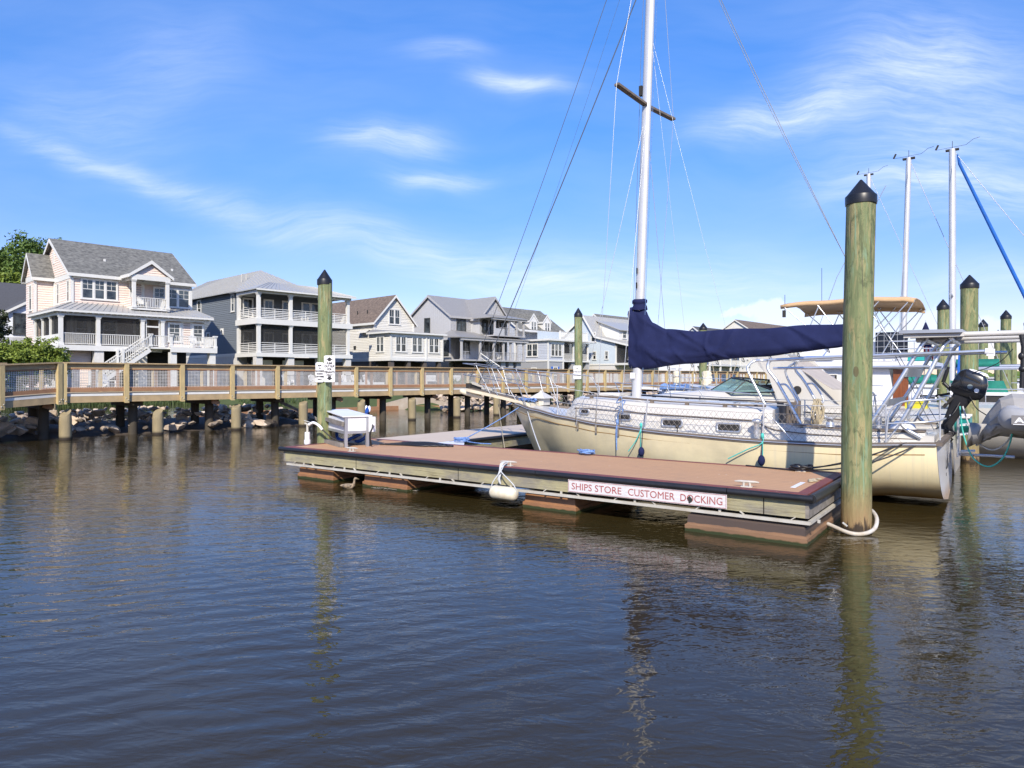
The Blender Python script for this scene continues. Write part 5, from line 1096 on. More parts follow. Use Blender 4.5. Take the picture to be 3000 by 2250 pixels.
# ------------------------------------------------------------------ houses
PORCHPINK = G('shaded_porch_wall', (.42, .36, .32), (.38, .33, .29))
class House:
    def __init__(s, name, label, a0, b0, cat='house'):
        s.rt = thing(name, label, cat, FH, (a0, b0, 1.0))
    def put(s, name, m, mb, parent=None, label=None): return mb.obj(name, m, parent or s.rt, label=label)
    def win(s, side, pos, u, z0, w_, h_, n=1, rows=2, cols=2, tr=TRIM, wall=None, upper=True, name='window', gl=None):
        """window centred at u, sill z0: n sashes side by side, muntins in the upper sash"""
        if not (side == 'f' and abs(pos-35.94) < .01): pos += (-.03 if side in 'fl' else .03)
        mb = MB(); t = .11 if w_ > .7 else .08; u0, u1 = u-w_/2, u+w_/2; z1 = z0+h_
        mb.fbox(side, pos, u0-t, u0, z0-t*.6, z1+t, .0, .055); mb.fbox(side, pos, u1, u1+t, z0-t*.6, z1+t, .0, .055)
        mb.fbox(side, pos, u0, u1, z1, z1+t, .0, .057); mb.fbox(side, pos, u0-t-.05, u1+t+.05, z0-.09, z0, .0, .09)
        sw = w_/n; g = .045
        for k in range(n):
            a, b = u0+k*sw, u0+(k+1)*sw
            if k: mb.fbox(side, pos, a-.06, a+.06, z0, z1, .0, .05)
            a += .06 if k else 0; b -= .06 if k < n-1 else 0
            mb.fbox(side, pos, a, b, z0, z0+.06, .012, .035); mb.fbox(side, pos, a, b, z1-.05, z1, .012, .035)
            mb.fbox(side, pos, a, a+g, z0+.06, z1-.05, .012, .034); mb.fbox(side, pos, b-g, b, z0+.06, z1-.05, .012, .034)
            zm = (z0+z1)/2; mb.fbox(side, pos, a+g, b-g, zm-.025, zm+.025, .012, .036)
            for c in range(1, cols): x = a+(b-a)*c/cols; mb.fbox(side, pos, x-.014, x+.014, zm+.025, z1-.05, .012, .028)
            if rows > 2: x = (zm+z1)/2; mb.fbox(side, pos, a+g, b-g, x-.014, x+.014, .012, .028)
        o = s.put(name, tr, mb)
        mb = MB(); mb.fbox(side, pos, u0, u1, z0, z1, .003, .010); s.put('pane', gl or GLASS, mb, o); return o
    def door(s, side, pos, u, z0, w_=.95, h_=2.1, m=None):
        mb = MB(); mb.fbox(side, pos, u-w_/2-.1, u-w_/2, z0, z0+h_+.1, 0, .05); mb.fbox(side, pos, u+w_/2, u+w_/2+.1, z0, z0+h_+.1, 0, .05); mb.fbox(side, pos, u-w_/2, u+w_/2, z0+h_, z0+h_+.1, 0, .052)
        mb.fbox(side, pos, u-w_/2, u+w_/2, z0, z0+.3, .01, .03); mb.fbox(side, pos, u-w_/2, u-w_/2+.12, z0+.3, z0+h_, .01, .03); mb.fbox(side, pos, u+w_/2-.12, u+w_/2, z0+.3, z0+h_, .01, .03)
        o = s.put('door', m or TRIM, mb); mb = MB(); mb.fbox(side, pos, u-w_/2+.12, u+w_/2-.12, z0+.3, z0+h_, .003, .012); s.put('pane', GLASS, mb, o)
        mb = MB(); mb.fbox(side, pos, u+w_/2-.1, u+w_/2-.06, z0+.95, z0+1.1, .03, .07); s.put('handle', DARK, mb, o)
    def rail(s, side, pos, u0, u1, z0, h_=.92, style='v', m=TRIM, step=.13):
        mb = MB()
        mb.fbox(side, pos, u0, u1, z0+h_-.05, z0+h_, -.045, .045)
        if style == 'v':
            mb.fbox(side, pos, u0, u1, z0+.08, z0+.13, -.03, .03); u = u0+step/2
            while u < u1: mb.fbox(side, pos, u-.02, u+.02, z0+.13, z0+h_-.05, -.018, .018); u += step
        else:
            k = 5 if style == 'h' else 7; 
            for i in range(k): z = z0+.10+(h_-.2)*i/k; mb.fbox(side, pos, u0, u1, z, z+(.075 if style == 'h' else .03), -.015, .015)
            u = (u0+u1)/2; mb.fbox(side, pos, u-.035, u+.035, z0+.05, z0+h_-.05, .0155, .03)
        return s.put('railing', m, mb)
    def col(s, a, b, z0, z1, w_=.26, m=TRIM):
        mb = MB(); mb.box(a-w_/2, a+w_/2, b-w_/2, b+w_/2, z0, z1); q = w_/2+.04; mb.box(a-q, a+q, b-q, b+q, z0+.0, z0+.16); mb.box(a-q, a+q, b-q, b+q, z1-.16, z1-.08); q += .03; mb.box(a-q, a+q, b-q, b+q, z1-.08, z1-.002)
        return s.put('column', m, mb)
    def wall(s, m, boxes, polys=(), name='wall'):
        mb = MB()
        for q in boxes: mb.box(*q)
        for p, h_ in polys: mb.prism(p, h_)
        return s.put(name, m, mb)
    def roof(s, m, quads, t=.12, parent=None, name='roof', fascia=None):
        mb = MB()
        for q in quads: mb.slab(q, t)
        return s.put(name, m, mb, parent)
    def gable(s, m, axis, lo, hi, c, half, ze, za, oh=.35, trim=TRIM, t=.12, rake=True):
        """gable roof; axis 'a' or 'b' of the ridge; c, half across"""
        sl = (za-ze)/half; zl = ze-sl*oh
        P = (lambda u, v, z: (u, v, z)) if axis == 'a' else (lambda u, v, z: (v, u, z))
        o = s.roof(m, [[P(lo-oh, c-half-oh, zl+t), P(hi+oh, c-half-oh, zl+t), P(hi+oh, c, za+t), P(lo-oh, c, za+t)], [P(lo-oh, c, za+t), P(hi+oh, c, za+t), P(hi+oh, c+half+oh, zl+t), P(lo-oh, c+half+oh, zl+t)]], t)
        mb = MB(); d = .26
        if rake:
            for u in (lo-oh-.03, hi+oh):
                for s_ in (-1, 1): mb.prism([P(u, c+s_*(half+oh), zl+t-.02), P(u, c, za+t-.02), P(u, c, za+t-d-.06), P(u, c+s_*(half+oh), zl+t-d)], Vector(P(.03, 0, 0)))
        for s_ in (-1, 1):
            v = c+s_*(half+oh); mb.box(*((lo-oh, hi+oh, min(v, v+s_*.04), max(v, v+s_*.04), zl-.14, zl+t-.01) if axis == 'a' else (min(v, v+s_*.04), max(v, v+s_*.04), lo-oh, hi+oh, zl-.14, zl+t-.01)))
            v2 = c+s_*(half); mb.box(*((lo-oh+.02, hi+oh-.02, min(v, v2), max(v, v2), zl-.12, zl-.09) if axis == 'a' else (min(v, v2), max(v, v2), lo-oh+.02, hi+oh-.02, zl-.12, zl-.09)))
        s.put('roof_trim', trim, mb, o); return o
    def gablewall(s, m, axis, u0, u1, c, half, ze, za):
        P = (lambda u, v, z: (u, v, z)) if axis == 'a' else (lambda u, v, z: (v, u, z))
        mb = MB(); mb.prism([P(u0, c-half, ze), P(u0, c, za), P(u0, c+half, ze)], Vector(P(u1-u0, 0, 0))); return s.put('gable_wall', m, mb)
    def corner(s, pts, z0, z1, m=TRIM, w_=.18):
        for a, b in pts: s.put('corner_trim', m, MB().box(a-w_/2, a+w_/2, b-w_/2, b+w_/2, z0, z1))
    def laps(s, m, specs, lap=.19):
        """real clapboards: each course leans out 3 cm at its foot; spec side,pos,u0,u1,z0,z1[,slope fn limits]"""
        mb = MB()
        for sp in specs:
            side, pos, u0, u1, z0, z1 = sp[:6]; tri = sp[6] if len(sp) > 6 else None; z = z0
            q = (lambda u, d, zz: (u, pos-d, zz)) if side == 'f' else (lambda u, d, zz: (pos-d, u, zz))
            while z < z1-.02:
                zt = min(z+lap, z1); a, b = (u0, u1)
                if tri: k = (zt-z0)/(tri-z0); a, b = u0+(u1-u0)/2*k, u1-(u1-u0)/2*k
                mb.add([q(a, .034, z), q(b, .034, z), q(b, .006, zt), q(a, .006, zt), q(a, .0, z), q(b, .0, z)], [(0, 1, 2, 3), (0, 4, 5, 1)]); z = zt
        return s.put('clapboards', m, mb)
    def band(s, boxes, m=TRIM, name='trim_band'):
        mb = MB()
        for q in boxes: mb.box(*q)
        return s.put(name, m, mb)
def ribs(h, m, q, n, parent=None):
    """standing seams on a roof quad q = [eave0, eave1, top1, top0]"""
    mb = MB(); q = [Vector(p) for p in q]
    for k in range(n+1):
        t = k/n; a = q[0].lerp(q[1], t); b = q[3].lerp(q[2], t)
        if (b-a).length > .1: mb.beam(a+Vector((0, 0, .015)), b+Vector((0, 0, .015)), .035, .05)
    return h.put('roof_seams', m, mb, parent)
def pink():
    h = House('pink_house', 'pale pink two-storey house with grey shingle roof and screened porch', 14, 40)
    A0, A1 = 9.6, 18.6
    h.wall(SIDE_PINK, [(A0, A1, 36, 46, 4.5, 10.2), (8.26, A0-.003, 40.9, 43.7, 1.2, 10.35), (15.4, 18.75, 33.7, 36.003, 4.42, 7.1)])
    h.wall(STUCCO, [(9.0, 18.4, 36.5, 45.5, 1.2, 4.5)], name='basement_wall')
    h.gablewall(SIDE_PINK, 'a', A0, A0+.2, 41, 5, 10.2, 13.3); h.gablewall(SIDE_PINK, 'a', A1-.2, A1, 41, 5, 10.2, 13.3)
    rf = h.gable(SHINGLE, 'a', A0, A1, 41, 5, 10.2, 13.3)
    h.gable(SHINGLE, 'a', 8.26, 11.0, 42.3, 1.4, 10.35, 12.1, .3)
    h.gablewall(SIDE_PINK, 'a', 8.26, 8.4, 42.3, 1.4, 10.35, 12.05)
    h.band([(A0-.06, A1+.06, 35.93, 35.995, 9.72, 10.15), (A0-.06, A0-.003, 35.93, 40.9, 9.72, 10.15), (8.20, A0, 40.84, 40.895, 9.85, 10.3), (8.20, 8.255, 40.84, 43.7, 9.85, 10.3)])
    h.corner([(A0, 36), (A1, 36), (8.26, 40.9), (A0, 40.75)], 4.5, 9.75)
    h.win('f', 36, 11.5, 8.2, 2.45, 1.5, n=3, rows=3)
    h.win('f', 36, 17.5, 8.0, 1.9, 1.5, n=2, rows=3); h.win('f', 36, 16.0, 8.0, .0+.8, 1.5, rows=3)
    h.door('f', 36, 14.25, 7.55, .95, 2.15)
    for b in (36.9, 39.7): h.win('l', A0, b, 7.95, .62, 1.6, rows=3)
    h.win('l', 8.26, 42.2, 7.5, .7, 2.0, rows=3)
    mb = MB(); mb.fbox('l', A0, 40.8, 41.2, 11.3, 12.3, 0, .06); h.put('gable_vent', TRIM, mb)
    h.laps(SIDE_PINK, [('f', 36, A0, A1, 4.5, 9.75), ('l', A0, 36, 40.9, 4.5, 9.75), ('f', 40.9, 8.26, A0, 1.2, 9.85), ('l', 8.26, 40.9, 43.7, 1.2, 9.85), ('l', A0, 36.0, 46.0, 10.2, 13.2, 13.3), ('l', 8.26, 40.9, 43.7, 10.35, 12.0, 12.05), ('f', 33.7, 15.4, 18.75, 4.42, 6.7), ('f', 34.2, 8.7, 10.4, 1.2, 4.0), ('f', 34.12, 13.27, 16.07, 10.25, 11.2, 11.25), ('l', 13.28, 34.22, 36, 7.56, 8.4)])
    # balcony with pediment
    h.band([(13.25, 16.1, 34.0, 36, 7.42, 7.56)], name='balcony_floor')
    for a in (13.4, 15.95): h.col(a, 34.1, 7.56, 9.82, .24)
    h.rail('f', 34.1, 13.55, 15.8, 7.56, .88); h.rail('r', 15.95, 34.2, 36, 7.56, .88)
    h.wall(SIDE_PINK, [(13.28, 13.40, 34.22, 35.99, 7.56, 8.40)], name='balcony_wall')
    h.band([(13.2, 16.15, 33.95, 34.25, 9.82, 10.22), (13.2, 13.45, 34.25, 36, 9.82, 10.22), (15.9, 16.15, 34.25, 36, 9.82, 10.22), (13.2, 16.15, 34.25, 35.99, 10.1, 10.2)])
    h.gable(SHINGLE, 'b', 34.1, 38.8, 14.67, 1.5, 10.25, 11.35, .22)
    h.gablewall(SIDE_PINK, 'b', 34.12, 34.25, 14.67, 1.4, 10.25, 11.25)
    mb = MB(); mb.tube([(14.5, 34.9, 10.1), (14.5, 34.9, 9.92)], .03); mb.box(13.9, 15.1, 34.85, 34.95, 9.9, 9.92); mb.box(14.45, 14.55, 34.3, 35.5, 9.895, 9.915); h.put('ceiling_fan', DARK, mb)
    mb = MB(); mb.box(13.75, 13.9, 35.85, 35.98, 9.0, 9.3); h.put('porch_lamp', DARK, mb)
    # lower porch
    e0, e1 = 7.75, 19.3
    q1 = [(e0, 33.0, 7.02), (e1, 33.0, 7.02), (e1-.3, 36, 7.85), (A0, 36, 7.85)]; q2 = [(e0, 41.0, 7.02), (e0, 33.0, 7.02), (A0, 36, 7.85), (A0, 41.0, 7.85)]
    pr = h.roof(METALROOF, [q1, q2], .10, name='porch_roof'); ribs(h, METALROOF, q1, 26, pr); ribs(h, METALROOF, q2, 16, pr)
    h.band([(e0+.25, e1-.3, 33.3, 33.5, 6.62, 6.93), (e0+.25, e0+.45, 33.5, 41, 6.62, 6.93), (e0, e1, 32.96, 33.0, 6.84, 6.98), (e0-.04, e0, 33, 41, 6.84, 6.98)])
    x = e0+.3
    while x < e1-.2: h.put('rafter_tail', TRIM, MB().box(x, x+.08, 33.02, 33.3, 6.78, 6.9)); x += .42
    x = 33.3
    while x < 41: h.put('rafter_tail', TRIM, MB().box(e0+.02, e0+.25, x, x+.08, 6.78, 6.9)); x += .42
    h.band([(8.05, 15.4, 33.25, 36.0, 4.30, 4.42), (8.05, 9.6, 36, 41, 4.3, 4.42), (8.0, 15.2, 33.18, 33.249, 4.02, 4.42), (7.99, 8.049, 33.18, 41, 4.02, 4.42)], name='porch_floor')
    for a in (8.2, 10.65, 13.8, 15.3): h.col(a, 33.42, 4.42, 6.62, .26)
    for b in (35.9, 38.1, 40.3): h.col(8.2, b, 4.42, 6.62, .24)
    for u0, u1 in ((8.34, 10.5), (10.8, 13.66)):
        h.rail('f', 33.42, u0, u1, 4.42, .9); mb = MB(); mb.box(u0, u1, 33.50, 33.504, 4.45, 6.62); h.put('screen', SCREEN, mb)
    for u0, u1 in ((33.56, 35.77), (36.03, 37.97), (38.23, 40.17)):
        mb = MB(); mb.box(8.17, 8.23, u0, u1, 4.42, 5.25); h.put('low_wall', TRIM, mb); mb = MB(); mb.box(8.19, 8.194, u0, u1, 5.25, 6.62); h.put('screen', SCREEN, mb)
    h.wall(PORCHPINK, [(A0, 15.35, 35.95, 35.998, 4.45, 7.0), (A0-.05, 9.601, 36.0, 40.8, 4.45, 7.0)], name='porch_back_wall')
    for u in (9.9+.4, 12.2): h.win('f', 35.94, u, 5.1, .9, 1.4)
    h.door('f', 35.94, 11.2, 4.45); h.door('f', 35.94, 14.55, 4.45, 1.0)
    mb = MB(); mb.box(14.1, 15.05, 33.40, 33.46, 6.0, 6.12); mb.box(14.05, 14.12, 33.4, 33.46, 4.42, 6.62); mb.box(15.03, 15.1, 33.4, 33.46, 4.42, 6.62); h.put('screen_door', TRIM, mb)
    h.win('f', 33.7, 16.35, 4.95, .85, 1.45, rows=3); h.door('f', 33.7, 17.35, 4.42, .8, 2.1); h.win('f', 33.7, 18.25, 4.95, .75, 1.45, rows=3)
    h.corner([(18.7, 33.75)], 4.42, 6.7)
    # deck and stairs
    h.band([(13.9, 15.3, 31.9, 33.2, 4.25, 4.40), (15.25, 18.85, 31.5, 33.7, 4.25, 4.42), (15.2, 18.9, 31.42, 31.5, 4.0, 4.42)], name='sun_deck')
    h.rail('f', 31.6, 15.4, 18.7, 4.42, .9); h.rail('f', 32.0, 13.9, 15.2, 4.40, .9); h.rail('r', 18.8, 31.6, 33.6, 4.42, .9)
    for a, b in ((15.3, 31.58), (18.8, 31.58), (13.9, 31.98)): h.col(a, b, 4.42, 5.42, .18)
    mb = MB(); n = 15
    for k in range(n):
        z = 4.25-k*.2; a = 13.8-k*.27; mb.box(a-.30, a, 31.9, 33.1, z-.04, z)
    for b in (31.86, 33.1): mb.beam((13.85, b, 4.15), (9.8, b, 1.15), .05, .28)
    st = h.put('stairs', TRIM, mb); mb = MB()
    for b in (31.88, 33.12):
        mb.beam((13.85, b, 5.25), (10.0, b, 2.35), .07, .07); mb.beam((13.85, b, 4.5), (10.0, b, 1.6), .05, .05)
        for k in range(28): a = 13.8-k*.137; z = 5.2-(13.85-a)*.753; mb.box(a-.018, a+.018, b-.018, b+.018, z-.72, z)
        for a, z in ((10.0, 1.2), (11.9, 2.9)): mb.box(a-.08, a+.08, b-.08, b+.08, z, z+1.3)
    h.put('stair_railing', TRIM, mb, st)
    for a in (8.3, 10.7, 13.8): h.wall(STUCCO, [(a-.32, a+.32, 33.3, 33.9, 1.2, 4.02)], name='pier')
    for a in (15.5, 18.6): h.wall(TRIM, [(a-.24, a+.24, 31.6, 32.1, 1.2, 4.0)], name='pier')
    h.wall(SIDE_PINK, [(8.7, 10.4, 34.2, 34.4, 1.2, 4.02)], name='garage_wall'); h.wall(DARK, [(10.9, 18.3, 36.2, 36.4, 1.2, 4.2)], name='undercroft_shade')  # dark sheet stands for the shade under the house
    mb = MB(); mb.box(12.4, 12.55, 38, 38.15, 11.3, 11.75); h.put('vent_pipe', TRIM, mb, rf); mb = MB(); mb.box(17.6, 17.75, 37.6, 37.75, 11, 11.5); h.put('vent_pipe', TRIM, mb, rf)
pink()
def grey():
    h = House('slate_house', 'slate grey house with hipped metal roof and two full-width white porches', 30, 42)
    A0, A1 = 24.8, 34.6
    h.wall(SIDE_GREY, [(A0, A1, 40.1, 58, 4.3, 10.3), (26.5, 34.58, 39.0, 40.1, 4.3, 10.2)])
    h.wall(STUCCO, [(A0-.02, A1+.02, 40.08, 58, 1.2, 4.05)], name='basement_wall')
    h.band([(A0-.05, A0-.003, 40.05, 58, 4.05, 4.35), (A0-.06, A1, 40.0, 40.095, 9.95, 10.25)]); h.corner([(A0, 40.1), (A1, 40.1)], 4.3, 10.2, w_=.22)
    h.laps(SIDE_GREY, [('l', A0, 40.1, 58, 4.35, 10.0)])
    e = .55; ze = 10.35; za = 13.5; ma = (A0+A1)/2; hw = (A1-A0)/2+e; b0 = 39.6; rb = b0+hw*1.02
    M_ = [[(A0-e, b0, ze), (A1+e, b0, ze), (ma, rb, za)], [(A0-e, 58.5, ze), (A0-e, b0, ze), (ma, rb, za), (ma, 53.5, za)], [(A1+e, b0, ze), (A1+e, 58.5, ze), (ma, 53.5, za), (ma, rb, za)], [(A1+e, 58.5, ze), (A0-e, 58.5, ze), (ma, 53.5, za)]]
    rf = h.roof(METALROOF, M_, .1)
    mb = MB(); f = Vector
    for k in range(1, 26):      # seams on the front hip
        a = A0-e+k*(A1-A0+2*e)/26; t = 1-abs(a-ma)/hw; mb.beam((a, b0, ze+.02), (a, b0+(rb-b0)*t, ze+(za-ze)*t+.02), .04, .06)
    for k in range(1, 40):
        b = b0+k*.48; t = min(1, (b-b0)/(rb-b0)); mb.beam((A0-e, b, ze+.02), (A0-e+hw*t, b, ze+(za-ze)*t+.02), .04, .06)
    h.put('roof_seams', METALROOF, mb, rf)
    P_ = [[(24.3, 35.35, 10.28), (35.1, 35.35, 10.28), (32.2, 38.9, 11.4), (27.4, 38.9, 11.4)], [(24.3, 41.0, 10.28), (24.3, 35.35, 10.28), (27.4, 38.9, 11.4), (27.4, 41, 11.4)], [(35.1, 35.35, 10.28), (35.1, 41, 10.28), (32.2, 41, 11.4), (32.2, 38.9, 11.4)], [(27.4, 38.9, 11.4), (32.2, 38.9, 11.4), (32.2, 42, 11.45), (27.4, 42, 11.45)]]
    pr = h.roof(METALROOF, P_, .1, name='porch_roof'); ribs(h, METALROOF, P_[0], 24, pr)
    h.band([(24.55, 34.8, 35.8, 36.1, 9.92, 10.18), (24.55, 24.85, 36.1, 40, 9.92, 10.18), (24.28, 35.1, 35.30, 35.36, 10.10, 10.24)])
    h.band([(24.5, 34.85, 35.75, 40.1, 7.36, 7.50)], name='upper_floor'); h.band([(24.45, 34.9, 35.7, 35.749, 7.0, 7.52), (24.45, 24.5, 35.75, 40, 7.0, 7.52)], name='floor_band')
    h.band([(24.5, 34.85, 35.75, 40.1, 4.12, 4.28)], name='lower_floor'); h.band([(24.45, 34.9, 35.7, 35.749, 3.95, 4.32), (24.45, 24.5, 35.75, 40.05, 3.95, 4.32)], name='floor_band')
    cols = [24.8, 28.05, 31.3, 34.5]
    for zf, zt in ((7.5, 9.92), (4.28, 7.0)):
        for a in cols: h.col(a, 36, zf, zt, .3)
        h.col(24.8, 39.9, zf, zt, .26)
        for u0, u1 in zip(cols, cols[1:]): h.rail('f', 36, u0+.17, u1-.17, zf, 1.02, 'h')
        h.rail('l', 24.8, 36.17, 39.7, zf, 1.02, 'h'); h.rail('r', 34.5, 36.17, 39.7, zf, 1.02, 'h')
        b = 38.985
        h.win('f', 40.09, 25.75, zf+.5, .9, 1.7, tr=TRIM); h.win('f', b, 27.35, zf+.5, .85, 1.6); h.win('f', b, 29.3, zf+.5, .85, 1.6)
        h.door('f', b, 31.5, zf+.02); h.door('f', b, 32.5, zf+.02); h.win('f', b, 33.8, zf+.5, .8, 1.6)
    for u0, u1 in zip(cols, cols[1:]): mb = MB(); mb.box(u0+.1, u1-.1, 36.10, 36.104, 4.35, 7.0); h.put('screen', SCREEN, mb)
    mb = MB(); mb.box(24.9, 24.904, 36.15, 39.8, 4.35, 7.0); h.put('screen', SCREEN, mb)
    h.win('l', A0, 41.2, 8.5, .55, 1.6, cols=2); h.win('l', A0, 49.0, 8.5, .8, 1.6); h.win('l', A0, 46.8, 5.4, .7, 1.2)
    mb = MB(); mb.tube([(A0-.02, 43.6, 6.6), (A0-.09, 43.6, 6.6)], .26, 20); mb.box(A0-.05, A0-.001, 43.25, 43.95, 6.3, 6.95); o = h.put('round_window', TRIM, mb); mb = MB(); mb.tube([(A0-.09, 43.6, 6.6), (A0-.095, 43.6, 6.6)], .18, 20); h.put('pane', GLASS, mb, o)
    for a in cols: h.wall(STUCCO, [(a-.32, a+.32, 35.85, 36.45, 1.2, 3.95)], name='pier')
    h.wall(DARK, [(25, 34.4, 38.5, 38.7, 1.2, 4.0)], name='undercroft_shade')  # black sheet paints the shaded recess below the porch
    for a0, a1 in ((25.3, 27.4), (28.5, 30.8)): h.wall(TRIM, [(a0, a1, 38.3, 38.45, 1.2, 3.7)], name='garage_door')
    mb = MB()
    for a in (26.6, 27.1): mb.tube([(a, 43.2, 11.4), (a, 43.2, 12.55), (a+.18, 43.2, 12.6), (a+.18, 43.2, 12.45)], .035, 6)
    h.put('roof_vent', GALV, mb, rf)
grey()
def cream():
    h = House('cream_house', 'cream gabled house with brown shingle roof and a low sunroom in front', 44, 42)
    A0, A1 = 40.7, 46.3; c = 43.5
    h.wall(SIDE_CREAM, [(A0, A1, 40, 54, 3.95, 8.5), (40.0, 47.4, 36, 40.0-.003, 3.95, 6.95)])
    h.gablewall(SIDE_CREAM, 'b', 40, 40.15, c, 2.8, 8.5, 11.45)
    rf = h.gable(SHINGLE_B, 'b', 40, 54, c, 2.8, 8.5, 11.5, .35)
    h.laps(SIDE_CREAM, [('l', A0, 40, 54, 4.2, 8.1), ('f', 40, A0, A1, 6.9, 8.5), ('f', 40, A0, A1, 8.5, 11.4, 11.45), ('f', 36, 40, 47.4, 4.2, 6.6), ('l', 40.0, 36, 40, 4.2, 6.6)])
    h.win('f', 40, c, 8.2, 1.5, 1.7, n=2)
    q = [(39.6, 35.6, 7.05), (47.8, 35.6, 7.05), (47.4, 40, 7.45), (40.4, 40, 7.45)]; h.roof(METALROOF2, [q, [(39.6, 40, 7.05), (39.6, 35.6, 7.05), (40.4, 40, 7.45)]], .08, name='sunroom_roof')
    h.band([(39.6, 47.8, 35.56, 35.6, 6.85, 7.04), (39.56, 39.6, 35.6, 40, 6.85, 7.04), (39.95, 47.45, 35.93, 35.995, 6.55, 6.88), (39.93, 39.995, 35.93, 40, 6.55, 6.88), (39.93, 47.47, 35.92, 35.995, 3.85, 4.22), (39.93, 39.995, 35.995, 40, 3.85, 4.22), (A0-.06, A0-.003, 40, 54, 3.85, 4.2), (A0-.05, A0-.003, 40, 54, 8.1, 8.4)])
    h.corner([(40, 36), (47.4, 36), (A0, 40.0), (46.3, 40.0), (44.95, 35.97)], 4.0, 6.9); h.corner([(A0, 40), (46.3, 40)], 6.9, 8.4)
    for u in (41.35, 43.65, 46.1): h.win('f', 36, u, 4.85, 1.35, 1.65, n=2)
    h.win('l', 40.0, 37.9, 4.85, 1.25, 1.65, n=2); mb = MB(); mb.box(A0-.1, A0, 43.6, 44.0, 5.3, 5.7); h.put('wall_vent', DARK, mb)
    for a in (40.3, 42.6, 44.9, 47.1): h.wall(BROWNW, [(a-.22, a+.22, 36.1, 36.6, 1.2, 3.85)], name='pier')
    h.wall(BROWNW, [(A0, 46.2, 39.5, 53.8, 1.2, 3.95)], name='basement_wall'); h.wall(DARK, [(40.4, 47.2, 39.0, 39.3, 1.2, 3.85)], name='undercroft_shade')  # shade behind the piers is a dark sheet
    mb = MB()
    for b in (42.5, 44.5): mb.tube([(A0+.8, b, 9.3), (A0+.8, b, 9.9)], .06, 6)
    h.put('vent_pipe', DARK, mb, rf); mb = MB(); mb.loft([[(A0-.5, 41.0+k*0, 7.5), (A0-.5, 42.4, 7.5), (A0-.02, 42.4, 7.9), (A0-.02, 41.0, 7.9)] for k in (0,)]*1, caps=True) if False else mb.slab([(A0-.6, 40.8, 7.2), (A0-.6, 42.6, 7.2), (A0-.01, 42.6, 7.6), (A0-.01, 40.8, 7.6)], .08); h.put('door_canopy', SIDE_CREAM, mb)
BROWNW = G('brown_block', (.12, .10, .085), (.09, .075, .065))
cream()
def lgrey():
    h = House('board_and_batten_house', 'light grey board house with two steep gables and wrap-around porch', 55, 42)
    h.wall(SIDE_LGREY, [(50.5, 58.5, 38, 46, 4.1, 9.6), (53.9, 58.8, 36.4, 38, 4.1, 9.5), (51.5, 56, 46, 54, 4.1, 8.2)])
    h.wall(TRIMG, [(50.45, 58.6, 38.2, 46, 1.2, 4.08)], name='basement_wall')
    h.gablewall(SIDE_LGREY, 'a', 50.5, 50.7, 42, 4, 9.6, 12.2); h.gablewall(SIDE_LGREY, 'b', 36.4, 36.6, 56.35, 2.45, 9.5, 12.0)
    h.gable(METALROOF2, 'a', 50.5, 58.6, 42, 4, 9.6, 12.25, .3, TRIMG); h.gable(METALROOF2, 'b', 36.4, 42, 56.35, 2.45, 9.5, 12.1, .3, TRIMG)
    h.gable(METALROOF2, 'b', 46.0, 54, 53.8, 2.3, 8.2, 10.2, .3, TRIMG)
    q = [(53.2, 33.6, 9.35), (59.9, 33.6, 9.35), (58.9, 36.4, 9.95), (53.8, 36.4, 9.95)]; h.roof(METALROOF2, [q, [(53.2, 37, 9.35), (53.2, 33.6, 9.35), (53.8, 36.4, 9.95), (53.8, 37, 9.95)], [(59.9, 33.6, 9.35), (59.9, 38, 9.35), (58.9, 38, 9.95), (58.9, 36.4, 9.95)]], .1, name='porch_roof')
    q = [(48.0, 33.6, 6.72), (60.1, 33.6, 6.72), (58.9, 36.4, 7.35), (50.5, 38, 7.8)]; h.roof(METALROOF2, [q, [(48.9, 38.0, 6.9), (48.0, 33.6, 6.72), (50.5, 38, 7.8)]], .1, name='lower_porch_roof')
    h.band([(53.4, 59.7, 33.7, 33.95, 9.05, 9.25), (48.3, 59.9, 33.7, 33.95, 6.36, 6.62)], TRIMG)
    h.band([(53.8, 59.4, 33.8, 36.4, 7.05, 7.2)], TRIMG, 'upper_floor'); h.band([(48.4, 59.5, 33.75, 38, 3.95, 4.12)], TRIMG, 'lower_floor')
    for a in (54.1, 56.6, 58.0, 59.3): h.col(a, 34.0, 7.2, 9.05, .2, TRIMG)
    for a in (48.6, 51.6, 53.9, 55.6, 56.9, 58.1, 59.3): h.col(a, 34.0, 4.12, 6.36, .22, TRIMG)
    h.wall(SIDE_LGREY, [(53.85, 55.6, 33.8, 33.95, 7.2, 8.0)], name='balcony_wall'); h.rail('f', 34.0, 54.9, 59.2, 7.2, .95, 'w', TRIMG)
    for u0, u1 in ((48.5, 49.8), (51.7, 53.8), (54.0, 55.5), (55.7, 56.8), (57.0, 58.0), (58.2, 59.2)): h.rail('f', 34.0, u0, u1, 4.12, .95, 'w', TRIMG)
    mb = MB()
    for b in (32.0, 33.3): mb.beam((51.6, 33.9-(33.3-b)*0, 4.9), (54.6, b-1.0, 2.0), .06, .08); mb.beam((51.6, 33.9, 4.4), (54.6, b-1.0, 1.5), .05, .05)
    for k in range(12): t = k/11; mb.box(51.7+2.9*t, 52.0+2.9*t, 32.4-1.6*t+.0, 33.6-1.6*t, 4.0-2.6*t-.04, 4.0-2.6*t)
    h.put('stairs', TRIM, mb)
    h.win('l', 50.5, 42.4, 7.5, .9, 1.9, tr=DARKTR); h.win('f', 38, 52.2, 7.6, 1.35, 1.6, n=2, tr=DARKTR); h.win('f', 36.4, 54.8, 7.6, .7, 1.5, tr=DARKTR)
    for u in (54.6, 57.9): h.win('f', 36.38, u, 7.8, .7, 1.2, tr=DARKTR)
